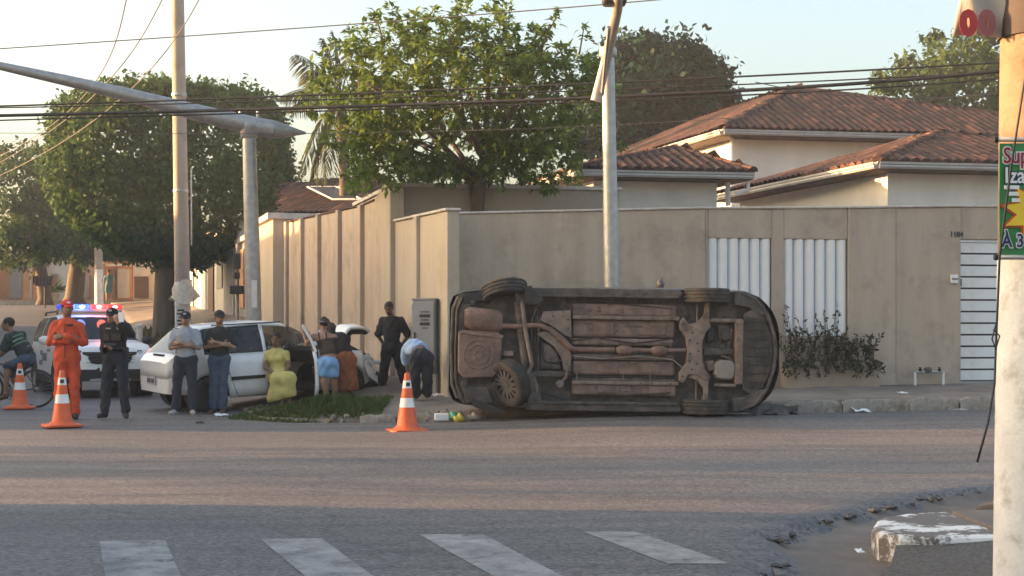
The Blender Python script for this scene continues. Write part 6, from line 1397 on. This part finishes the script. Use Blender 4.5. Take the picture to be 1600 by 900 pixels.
# woman in blue shorts leaning on the door, back to us
zs_ = 23.0; J = dict(pel=(512, 566, .0), wai=(512, 551, .04), che=(508, 534, .10), nec=(503, 520, .14), hea=(503, 506, .18), sh1=(488, 526, .14), sh2=(521, 527, .10), el1=(476, 537, .3), el2=(486, 546, .35), wr1=(468, 521, .42), wr2=(478, 526, .45), hi1=(504, 568, 0), hi2=(520, 568, 0), kn1=(507, 597, -.02), kn2=(521, 598, .06), an1=(511, 625, .05), an2=(523, 624, .2), to1=(506, 630, .22), to2=(520, 629, .36))
base_ = P(513, 631, zs_); jl = lambda u, v, dy: P(u, v, zs_) - base_ + Vector((0, dy, 0))
po_, j = person('woman in light blue shorts and strappy top leaning on the open car door', 513, 631, zs_, R(180), 1.58, 1.0, J, hyaw=R(215), skinm=SK1, female=True, wear=['noface', ('shorts', W_lblue, dict(g=.014, leg=.5, fl=.014, waist=.12)), ('tank_top', W_brown, dict(g=.010, sleeve=0, hem=.12, neck=-.13, wr=.003)), ('hair', M_hair, dict(long=False, low=.06, extra=[('c', jl(507, 500, .1), jl(522, 512, .02), .03, .035, .02), ('c', jl(522, 512, .02), jl(525, 526, .0), .034, .012, .02)])), ('shoes', M_shoe, dict(boot=-.01, name='sandal'))])
hq = j['hea']; B().tube([hq + Vector((math.cos(a) * .092, math.sin(a) * .1, .055 + .02 * math.sin(a))) for a in np.linspace(0, 6.28, 19)], .014, 6).build('headband', W_band, po_, smooth=True)
for x_ in (-.07, .05): B().tube([j['che'] + Vector((x_ - .02, -.10, .03)), j['che'] + Vector((x_ - .04, -.09, .14)), j['nec'] + Vector((x_ * 1.1, -.05, .01)), j['nec'] + Vector((x_ * 1.1, .06, .0))], .009, 6).build('strap', W_strap, po_)
# woman in rust skirt behind her
zs_ = 23.55; J = dict(pel=(541, 563, .0), wai=(537, 549, .08), che=(530, 534, .16), nec=(522, 523, .2), hea=(514, 515, .24), sh1=(512, 530, .3), sh2=(540, 530, .12), el1=(500, 540, .45), el2=(528, 552, .4), wr1=(492, 535, .6), wr2=(512, 548, .6), kn1=(538, 593, -.03), kn2=(546, 593, .03), an1=(541, 619, 0), an2=(547, 617, .15), to1=(542, 625, -.12), to2=(552, 623, .05), hi1=(535, 566, 0), hi2=(548, 566, 0))
base_ = P(543, 626, zs_); jl = lambda u, v, dy: P(u, v, zs_) - base_ + Vector((0, dy, 0))
person('woman in a long rust skirt standing behind the woman in shorts', 543, 626, zs_, R(180), 1.55, 1.05, J, hyaw=R(200), hpitch=.2, skinm=SK2, female=True, wear=['noface', ('skirt', W_rust, dict(g=.02, vol=[('c', jl(541, 562, 0), jl(541, 600, 0), .15, .19, .05), ('c', jl(536, 600, 0), jl(549, 606, .02), .14, .13, .05)], cuts=[(jl(541, 611, 0), (.1, 0, -1)), (jl(541, 549, 0), (0, 0, 1))], wr=.011)), ('shirt', W_black, dict(g=.014, sleeve=.4)), ('hair', M_hair, dict(long=True))])
# man in black
zs_ = 24.6; J = dict(an1=(596, 609, .0), to1=(593, 615, -.16), kn1=(600, 578, -.02), an2=(634, 604, .12), to2=(640, 610, -.02), kn2=(625, 573, .03), hi1=(605, 545, 0), hi2=(621, 545, 0), pel=(613, 542, 0), el1=(590, 524, .10), el2=(637, 524, .10), wr1=(600, 541, .16), wr2=(626, 541, .16), hea=(608, 482, -.06), nec=(612, 497, .0))
person('man all in black standing before the side wall with hands behind', 612, 616, zs_, R(-6), 1.62, 1.04, J, hyaw=R(-10), hpitch=.35, skinm=SK3, wear=[('trousers', W_black, dict(g=.026, fl=.03)), ('shirt', W_black, dict(g=.02, sleeve=.85, hem=-.12)), ('hair', M_hair, dict(low=.02)), ('shoes', mat('grey_sneaker', (.25, .23, .22), .8))])
# man bending over, seen from behind
zs_ = 22.0; J = dict(pel=(658, 557, 0), wai=(652, 547, .1), che=(646, 543, .22), nec=(640, 549, .36), hea=(637, 560, .44), sh1=(631, 549, .3), sh2=(656, 545, .32), el1=(632, 568, .36), el2=(652, 568, .38), wr1=(636, 587, .4), wr2=(648, 588, .42), hi1=(650, 560, 0), hi2=(667, 560, 0), kn1=(648, 590, -.03), kn2=(668, 590, .0), an1=(650, 615, .04), an2=(667, 614, .08), to1=(647, 620, .2), to2=(668, 619, .24))
person('man in light blue shirt bending over beside the service cabinet', 657, 622, zs_, R(180), 1.62, 1.05, J, hyaw=R(180), hpitch=1.1, skinm=SK2, wear=['noface', ('trousers', W_navy, dict(g=.026, fl=.022)), ('shirt', W_sky, dict(g=.022, sleeve=.9, hem=.06, neck=.03)), ('hair', M_hair), ('shoes', M_shoe)])
# cyclist
zs_ = 24.1; J = dict(pel=(43, 560, 0), wai=(38, 549, 0), che=(30, 536, 0), nec=(20, 521, 0), hea=(12, 507, 0), sh1=(19, 527, -.17), sh2=(28, 524, .17), el1=(10, 548, -.2), el2=(8, 545, .16), wr1=(0, 557, -.2), wr2=(-6, 556, .2), hi1=(41, 563, -.09), hi2=(43, 562, .09), kn1=(16, 568, -.13), kn2=(14, 582, .12), an1=(13, 615, -.13), an2=(30, 622, .12), to1=(4, 623, -.14), to2=(20, 628, .12))
cyb = P(20, 637, zs_)
po_, cj = person('cyclist in green striped shirt and denim shorts riding out of frame', 20, 637, zs_, R(-90), 1.70, 1.02, J, hyaw=R(-80), skinm=SK2, hands={1: dict(d=(-.8, .0, -.3), n=(0, 0, 1), curl=.9), 2: dict(d=(-.8, 0, -.3), n=(0, 0, 1), curl=.9)}, wear=[('shorts', W_denim, dict(g=.022, leg=.92, fl=.02, waist=.08)), ('shirt', cloth('dark_green', (.03, .042, .038)), dict(g=.02, sleeve=.8, hem=-.05)), ('hair', M_hair), ('shoes', mat('worn_sandal', (.12, .07, .05), .8), dict(boot=-.01, name='sandal'))])
U = (cj['nec'] - cj['pel']).normalized()
for k, (t, c_) in enumerate(((.35, (.20, .32, .2)), (.55, (.12, .2, .15)), (.68, (.22, .34, .22)), (.82, (.12, .2, .15)))):
    c0 = cj['pel'].lerp(cj['nec'], t); Lx = Vector((0, 1, 0)); Nx = U.cross(Lx); rx = .155 + .05 * (t > .5)
    B().rings([[c0 + U * dz + Lx * math.cos(a) * rx * .96 + Nx * math.sin(a) * .137 for a in np.linspace(0, 2 * math.pi, 25)[:-1]] for dz in (-.012, .012)], cap=False).build('shirt_stripe', cloth('stripe%d' % (k % 2), c_), po_, smooth=True)
# bicycle
bk = empty('bicycle', P(20, 637, zs_), 0, 'dark bicycle under the cyclist at the frame edge', 'bicycle')
bl_ = lambda u, v, dy=0: P(u, v, zs_) - cyb + Vector((0, dy, 0))
M_bike = mat('bike_paint', (.03, .03, .035), .4); wr_ = .32
def bwheel(c):
    w_ = empty('wheel'); w_.parent = bk; w_.location = c; w_.rotation_euler = (R(90), 0, 0)
    B().lathe([(wr_ - .03, -.02), (wr_, -.012), (wr_ + .008, 0), (wr_, .012), (wr_ - .03, .02)], 40, cap=False).build('tyre', M_rubber, w_, smooth=True); B().lathe([(wr_ - .035, -.012), (wr_ - .022, -.012), (wr_ - .022, .012), (wr_ - .035, .012)], 40, cap=False).build('rim', M_alloy, w_)
    b = B()
    for k in range(24): a = k * math.pi / 12; b.tube([(0, 0, .02 * (-1) ** k), (math.cos(a) * (wr_ - .03), math.sin(a) * (wr_ - .03), 0)], .002, 3, cap=False)
    b.build('spokes', M_alloy, w_); B().lathe([(.02, -.04), (.025, 0), (.02, .04)], 10).build('hub', M_alloy, w_)
rc, fcn = bl_(57, 607), bl_(-24, 607); bwheel(rc); bwheel(fcn)
bb_, st, hd2 = bl_(22, 612), bl_(40, 575), bl_(-8, 566)
for a_, c_, r_, nm in ((bb_, st, .016, 'seat_tube'), (st + (bb_ - st) * .1, hd2, .016, 'top_tube'), (bb_, hd2 + Vector((0, 0, -.06)), .019, 'down_tube'), (bb_, rc, .011, 'chain_stay'), (st + (bb_ - st) * .12, rc, .009, 'seat_stay'), (hd2, fcn, .014, 'fork'), (hd2, hd2 + Vector((.03, 0, .13)), .013, 'stem')): B().tube([a_, c_], r_, 8).build(nm, M_bike, bk, smooth=True)
hb3 = hd2 + Vector((.03, 0, .13)); B().tube([hb3 + Vector((.05, -.27, .02)), hb3 + Vector((.02, -.1, .01)), hb3, hb3 + Vector((.02, .1, .01)), hb3 + Vector((.05, .27, .02))], .012, 8).build('handlebar', M_trim, bk, smooth=True)
B().ell((0, 0, 0), (.13, .07, .035), 12, 6).build('saddle', M_trim, bk, loc=st + Vector((.01, 0, .05)), smooth=True); B().lathe([(.085, -.004), (.09, 0), (.085, .004)], 24, M=Matrix.Rotation(R(90), 4, 'X')).build('chainring', M_alloy, bk, loc=bb_ + Vector((0, -.05, 0)))
for q in (-1, 1): B().tube([bb_ + Vector((0, q * .06, 0)), bb_ + Vector((-.10 * -q * -1, q * .08, -.13 * -q * -1))], .01, 6).box(tuple(bb_ + Vector((-.10 * -q * -1, q * .13, -.13 * -q * -1))), (.09, .09, .02)).build('crank', M_alloy, bk)
# far walker
po_, j = person('small figure in teal top walking at the top of the street', 170, 471, 74, R(180), 1.65, 1.1, None, skinm=SK2, wear=['noface', ('shorts', W_teal, dict(leg=.9, g=.02)), ('shirt', W_teal, dict(g=.022)), ('hair', M_hair)])
# ------------------------------------------------------------------ street furniture, banners and litter
M_cone = mat('cone_orange', (.72, .12, .03), .55, var=.1, sc_=6, dirt=(.40, .10, .045), dirt_lo=.5, dirt_hi=.8, dsc=5); M_band = mat('cone_band', (.78, .78, .76), .45, var=.08, sc_=10, dirt=(.5, .47, .44), dirt_lo=.52, dirt_hi=.8, dsc=6)
def cone(u, v, z, label, rz):
    o = empty('traffic_cone', P(u, v, z), rz, label, 'cone', 'traffic cones')
    k = .24; q = [(-k, -k + .05), (-k + .05, -k), (k - .05, -k), (k, -k + .05), (k, k - .05), (k - .05, k), (-k + .05, k), (-k, k - .05)]
    B().prism(q, 0, .03, axis='z').build('base', M_cone, o, bev=.008)
    R_ = lambda h: .132 - (.132 - .032) * (h - .08) / (.75 - .08)
    B().lathe([(.2, .028), (.17, .045), (.145, .065), (.132, .08), (R_(.31), .31)], 28).build('body', M_cone, o, smooth=40)
    B().lathe([(R_(.31) + .001, .31), (R_(.43) + .001, .43)], 28).build('reflective_band', M_band, o, smooth=40); B().lathe([(R_(.43), .43), (R_(.555), .555)], 28).build('middle_section', M_cone, o, smooth=40)
    bd = B().lathe([(R_(.555) + .001, .555), (R_(.655) + .001, .655)], 28).build('reflective_band', M_band, o, smooth=40)
    B().lathe([(R_(.655), .655), (R_(.74), .74), (R_(.75) * .8, .752), (.02, .752)], 28).build('tip', M_cone, o, smooth=40)
    B().box((0, -R_(.6) - .003, .605), (.05, .01, .05)).build('label', M_ink, bd, rot=(0, 0, -rz + .3))
cone(636, 674, 18.25, 'orange traffic cone standing alone before the overturned car', .3); cone(97, 666, 19.1, 'orange traffic cone in front of the firefighter', .5); cone(31, 638, 23.6, 'orange traffic cone beside the bicycle wheel', .2)
# service cabinet
cbz = 22.8; cab = empty('service_cabinet', P(662, 612, cbz), R(-16), 'grey metal service cabinet with stickers against the corner wall', 'cabinet')
M_cab = mat('cabinet_grey', (.26, .265, .27), .5, .2, var=.06, sc_=3, dirt=(.2, .19, .18), dirt_lo=.5, dirt_hi=.8)
B().box((0, .14, .1), (.44, .30, .36)).build('plinth', M_conc, cab, bev=.015); B().box((0, .14, .88), (.38, .27, 1.19)).build('body', M_cab, cab, bev=.012); B().box((.0, .14, 1.485), (.41, .30, .03)).build('lid', M_cab, cab, bev=.008)
dr = B().box((.0, -.018, .875), (.36, .02, 1.12)).build('door', M_cab, cab, bev=.006); B().box((-.14, -.035, .9), (.02, .02, .1)).build('handle', M_dark, dr)
for k, (w_, h_) in enumerate(((.16, .03), (.18, .05), (.14, .04), (.17, .05), (.1, .03))): B().box((.03, -.031, 1.28 - k * .065), (w_, .004, h_)).build('sticker_line', M_ink if k % 2 else mat('grey_ink', (.12, .12, .12), .8), dr)
for k, (z_, h_) in enumerate(((1.3, .2), (.98, .12), (.75, .12))): B().box((-.21, .12, z_), (.03, .2, h_)).build('side_box', M_cab if k else M_silver, cab, bev=.01)
# water meter by the wall
wm = empty('water_meter', MW @ Vector((su(1446), -.14, .3)), 0, 'small water meter on two white pipes at the wall foot', 'water meter')
o0 = wm.location.copy(); wpt = lambda u, z: MW @ Vector((su(u), -.14, z)) - o0
for u_ in (1424, 1468): B().tube([wpt(u_, .2), wpt(u_, .60)], .022, 8).build('pipe', M_white, wm)
B().tube([wpt(1424, .60), wpt(1468, .60)], .025, 8).build('cross_pipe', M_galv, wm); B().lathe([(.05, -.03), (.07, 0), (.06, .05), (.03, .06)], 14).build('meter_body', mat('meter_bronze', (.12, .10, .085), .6, .4), wm, loc=wpt(1444, .62), smooth=50)
for u_ in (1432, 1462): B().lathe([(.03, 0), (.035, .03), (.012, .05), (.03, .07)], 10).build('valve', M_dark, wm, loc=wpt(u_, .61))
# banner, poster, loose cable and top cloth on the near pole
bz = 6.655; bn = empty('green_banner', P(1562, 404, bz), 0, 'green advertising banner with a yellow star on the near pole', 'banner')
o1 = bn.location.copy(); bp_ = lambda u, v, d=0: P(u, v, bz) - o1 + Vector((0, -d, 0))
M_green = mat('banner_green', (.035, .22, .055), .5, var=.12, sc_=5); M_txw = mat('print_white', (.75, .76, .74), .6, var=.05); M_txr = mat('print_red', (.30, .015, .03), .6, var=.1); M_txn = mat('print_navy', (.012, .025, .09), .6); M_ye = mat('print_yellow', (.8, .55, .03), .6, var=.08); M_or = mat('print_orange', (.45, .07, .02), .6)
a, c = bp_(1562, 400), bp_(1690, 224); rg = []
for i in range(13):
    x = a.x + (c.x - a.x) * i / 12; rg.append([(x, .004 * math.sin(i * .8), a.z), (x, .003 * math.sin(i * .7 + 1), (a.z + c.z) / 2), (x, .003 * math.sin(i), c.z), (x, .006, c.z), (x, .006, a.z)])
B().rings(rg).build('sheet', M_green, bn, smooth=40)
for v_ in (218, 402): B().tube([bp_(1555, v_), bp_(1700, v_)], .012, 10).build('rod', M_silver, bn, smooth=True); 
for v_ in (218, 402): B().lathe([(.014, -.008), (.015, .008)], 10, M=Matrix.Rotation(R(90), 4, 'Y')).build('rod_cap', M_dark, bn, loc=bp_(1556, v_))
def btext(body, u, v, size, m_, out=None, sx=1, tilt=0, shear=0):
    p = bp_(u, v, .012)
    if out: text('lettering_outline', body, size, out, bn, p + Vector((0, .004, 0)), (R(90), R(tilt), 0), off=.007, ext=.0005, sx=sx, shear=shear)
    text('lettering', body, size, m_, bn, p, (R(90), R(tilt), 0), off=.0015, ext=.0005, sx=sx, shear=shear)
btext('Sup', 1566, 255, .105, M_txr, M_txw, .8); btext('Iza', 1568, 286, .105, M_txw, M_txn, .85); btext('À 300', 1564, 386, .088, M_txn, M_txw, .82)
for k in range(3): B().box(bp_(1580 + k * 6, 293 + k * 10, .008), (.07, .004, .018)).build('small_print', M_txw, bn).rotation_euler = (0, R(0), 0)
def star(r0, r1, n, ph=0): return [((r0 if i % 2 == 0 else r1) * math.cos(math.pi * i / n + ph) * 1.25, (r0 if i % 2 == 0 else r1) * math.sin(math.pi * i / n + ph)) for i in range(2 * n)]
q = bp_(1622, 333, .006); B().prism(star(.155, .095, 9, .1), -.002, .002).build('star_edge', M_or, bn, loc=q); B().prism(star(.138, .082, 9, .1), -.003, .001).build('star', M_ye, bn, loc=q + Vector((0, -.004, 0)))
btext('RE', 1591, 341, .06, M_txr, M_txw, .9)
# poster curved round the pole
pc0 = P(1621, 486, npz); ps = empty('black_poster', pc0, 0, 'black poster with white print pasted on the near pole', 'poster'); rr = .2005
b = B(); hz_ = 98 / 322 / 2
rg = [[(math.sin(t) * rr, -math.cos(t) * rr, -hz_), (math.sin(t) * rr, -math.cos(t) * rr, hz_), (math.sin(t) * (rr + .003), -math.cos(t) * (rr + .003), hz_), (math.sin(t) * (rr + .003), -math.cos(t) * (rr + .003), -hz_)] for t in np.linspace(-.50, .75, 14)]
b.rings(rg).build('sheet', M_ink, ps)
for body, dz, sz in (('EN', .105, .05), ('CA', .062, .05), ('PA', .03, .035), ('R', -.012, .05), ('KS', -.05, .03), ('PAI', -.072, .026), ('12', -.10, .042), ('o', -.135, .03)):
    t = -.46; text('lettering', body, sz, M_txw, ps, (math.sin(t) * (rr + .006), -math.cos(t) * (rr + .006), dz), (R(90), 0, t), off=.001, ext=.0005, sx=.8)
# cloth sign above
cs = empty('cloth_sign', P(1490, 57, 6.9), 0, 'faded cloth sign with a red number at the top of the near pole', 'sign'); o2 = cs.location.copy()
b = B(); rg = []
for i in range(15):
    t = i / 14; rw = []
    for k in range(7):
        v_ = 57 + (-110 - 57) * k / 6; u_ = 1488 + 11 * (k / 2.2) * (1 - t) + t * 88; p = P(u_, v_ - 3 * math.sin(t * 5), 6.86 + .02 * math.sin(t * 9 + k)) - o2; rw.append(p)
    rg.append(rw)
ob = b.rings(rg, closed=False, cap=False).build('sheet', mat('faded_cloth', (.42, .37, .32), .9, var=.12, sc_=4), cs, smooth=True); md = ob.modifiers.new('t', 'SOLIDIFY'); md.thickness = .004
for k, (u_, m_) in enumerate(((1501, mat('faded_red', (.42, .05, .05), .8, var=.15)), (1530, mat('shaded_red', (.28, .10, .10), .8, var=.15)))): text('number', '0', .155, m_, cs, P(u_, 53, 6.83) - o2, (R(90), 0, 0), off=.012, ext=.001, sx=.95)  # second digit's shade is put into its duller red
B().tube([(0, 0, 0), (0, 0, .5)], [.2005, .1985], 40).build('dark_band', mat('dark_band_brown', (.05, .042, .038), .8), npole, smooth=50, loc=Vector((P(1626, 60, npz).x, npz, P(1626, 60, npz).z)) - npole.location)  # plain dark band round the pole top
lc = [(1612, 60, 6.62), (1600, 130, 6.6), (1580, 260, 6.6), (1562, 400, 6.6), (1557, 520, 6.58), (1554, 600, 6.55), (1544, 660, 6.5), (1527, 722, 6.45)]
q0 = P(*lc[0]); co = B().tube([P(*p) - q0 for p in lc], .0055, 6).tube([P(*p) - q0 for p in ((1558, 500, 6.57), (1550, 530, 6.55), (1556, 545, 6.56), (1562, 525, 6.57), (1552, 515, 6.56))], .004, 6).build('loose_cable', M_cable, None, smooth=True, loc=q0); tag(co, 'loose black cable dangling down the near pole', 'cable')
# small things up the side street
pz_ = 66; wp2, t = pole('utility_pole', P(155, 478, pz_), P(152, 250, pz_), .2, .15, M_pole, 'far utility pole with whitewashed foot at the street end', split=(.25, M_whitewash))
mp = empty('meter_post', P(371, 495, 45), 0, 'slim post with dark meter boxes before the house fronts', 'post')
B().tube([(0, 0, -.5), (0, 0, 2.3)], .05, 8).build('post', M_conc, mp)
for z_, w_, h_ in ((1.75, .22, .5), (.85, .42, .26), (1.3, .16, .2)): B().box((0, -.1, z_), (w_, .2, h_)).build('meter_box', M_dark, mp, bev=.02)
lbk = empty('litter_basket', P(70, 468, 64), 0, 'raised litter basket on a post under the far trees', 'litter basket')
B().tube([(0, 0, -.4), (0, 0, .6)], .04, 8).build('post', M_dark, lbk)
B().prism([(-.35, .6), (.35, .6), (.48, 1.05), (-.48, 1.05)], -.3, .3).build('basket', M_brown, lbk, bev=.02)
for k in range(6): B().box((-.4 + k * .16, -.33, .85), (.04, .03, .42)).build('slat', M_dark, lbk)
wb = empty('marker_post', P(218, 532, 46), 0, 'short white marker post on the kerb behind the officer', 'post'); B().lathe([(.11, -.2), (.1, .4), (.13, .42), (.13, .5), (.05, .53)], 12).build('shaft', M_whitewash, wb, smooth=40)
pl = empty('potted_plant', P(82, 466, 76), 0, 'spiky green plant in front of the far white house', 'plant'); n = 60
me = leaf_mesh('foliage', np.zeros((n, 3)) + np.array([0, 0, .3]), rdir(n) * .7 + np.array([0, 0, .7]), rng.uniform(.6, 1.3, n), np.full(n, .05), rdir(n), bend=.3); me.materials.append(M_leafs); link('foliage', me, None, pl); B().lathe([(.2, -.3), (.28, .3)], 12).build('pot', M_conc, pl)
# rubble and litter
M_rub = mat('rubble', (.17, .145, .125), .95, var=.35, sc_=9, bump=.6, bsc=40)
rub = [lump(.07, 40 + s, .7).mesh('rubble_stone', 25) for s in range(6)]
for m_ in rub: m_.materials.append(M_rub)
rp = random.Random(5); places = ('beside the grass verge', 'by the broken kerb')
for i in range(26):
    X = rp.uniform(-2.6, -.35) if i < 20 else rp.uniform(3.6, 7); Y = kerb_front(X) + rp.uniform(-.22, .3); s = rp.uniform(.3, .85) * (1 if i < 20 else .55)
    o = link('rubble_stone', rub[i % 6], None, None, (X, Y, max(zp(X, Y), zr(X, Y)) + .02 * s), (rp.uniform(0, 6), rp.uniform(0, 6), rp.uniform(0, 6))); o.scale = (s,) * 3
    tag(o, 'broken concrete lump in the rubble along the pavement edge', 'stone', 'rubble along the pavement edge')
def bag(u, v, z, r, m_, name, label, cat, fl=.75):
    q = random.Random(u); me = sdf_mesh(name, [('e', (0, 0, 0), np.eye(3).tolist(), (r, r * .8, r * fl), .02), ('e', (r * .6, 0, r * .1), np.eye(3).tolist(), (r * .5, r * .5, r * .4), .03), ('c', (0, 0, r * .4), (r * .2, 0, r * .9), r * .25, r * .1, .03)], .012, (), .012, q.random())
    o = link(name, me, m_, None, P(u, v, z)); return tag(o, label, cat)
bag(709, 651, 19.9, .09, mat('green_plastic', (.10, .35, .2), .35), 'plastic_bag', 'crumpled green plastic bag by the kerb', 'bag'); bag(717, 654, 19.8, .075, mat('yellow_plastic', (.45, .38, .05), .35), 'plastic_bag', 'crumpled yellow plastic bag by the kerb', 'bag')
bag(742, 652, 19.9, .1, mat('grey_bag', (.28, .26, .24), .6), 'cement_bag', 'crumpled grey bag between the kerb and the car', 'bag', .6)
def litter(u, v, z, sz, m_, label, nm='paper_scrap', rz=.4, tl=.2):
    b = B(); n = 5; q = random.Random(u + v)
    for i in range(n + 1):
        for k in range(n + 1): b.v.append(((i / n - .5) * sz[0], (k / n - .5) * sz[1], q.uniform(0, .25) * min(sz)))
    for i in range(n):
        for k in range(n): b.f.append((i * (n + 1) + k, (i + 1) * (n + 1) + k, (i + 1) * (n + 1) + k + 1, i * (n + 1) + k + 1))
    p = P(u, v, z); p.z = max(zp(p.x, p.y), zr(p.x, p.y)) + .012
    o = b.build(nm, m_, None, smooth=False, fix=False, loc=p, rot=(tl, 0, rz)); md = o.modifiers.new('t', 'SOLIDIFY'); md.thickness = .004; return tag(o, label, 'litter')
o = B().box((0, 0, .05), (.2, .14, .1)).build('foam_box', M_white, None, bev=.015, loc=P(690, 657, 19.9), rot=(0, 0, .1)); tag(o, 'small white foam box by the broken kerb', 'box')
litter(346, 652, 21.6, (.2, .12), M_white, 'white paper scrap near the shoes of the man in dark polo'); litter(1345, 646, 20.6, (.28, .16), M_white, 'white crumpled plastic at the kerb foot', tl=.3); litter(1398, 640, 20.75, (.22, .2), mat('pale_blue_paper', (.5, .56, .62), .7), 'pale blue crumpled paper against the kerb stones', tl=.6)
litter(1410, 625, 22.3, (.15, .1), M_white, 'white scrap on the pavement above the kerb'); litter(1500, 643, 20.7, (.25, .06), M_sole, 'thin pale strip of litter in front of the kerb'); litter(683, 622, 22.6, (.15, .12), M_white, 'white scrap beside the bending man'); litter(312, 663, 19.8, (.12, .08), M_dark, 'dark flat scrap on the asphalt before the white car', 'dark_scrap')
litter(1343, 862, 8.2, (.045, .04), M_white, 'tiny white scrap in the sunken gutter', tl=.4)
for i, (u, v, z, sx, sy, rz, tl) in enumerate(((1200, 640, 20.0, .55, .3, .2, .5), (1225, 636, 20.2, .4, .25, -.5, .7), (1180, 646, 19.9, .35, .2, .9, .3), (1212, 648, 19.85, .3, .16, .1, .2), (1240, 640, 20.1, .22, .14, 1.2, .4), (1195, 632, 20.4, .3, .3, .4, .9))):
    lab = ('large', 'curled', 'jagged', 'flat', 'small outlying', 'upright')[i] + ' dark bumper fragment at the nose of the overturned car'
    o = litter(u, v, z, (sx, sy), M_underd, lab, 'bumper_fragment', rz, tl)
    o['category'] = 'debris'
# ------------------------------------------------------------------ thin evening haze
hz = B().box((0, 500, 6.8), (2200, 2600, 16.4)).build('haze', None); hz['kind'] = 'stuff'; hz['label'] = 'thin pale evening haze in the air'
hm = bpy.data.materials.new('haze'); hm.use_nodes = True; n = hm.node_tree.nodes; n.remove(n['Principled BSDF'])
pv = n.new('ShaderNodeVolumePrincipled'); pv.inputs['Color'].default_value = (.78, .88, 1, 1); pv.inputs['Density'].default_value = HAZE; pv.inputs['Anisotropy'].default_value = 0.0
hm.node_tree.links.new(pv.outputs[0], n['Material Output'].inputs['Volume']); hz.data.materials.append(hm)
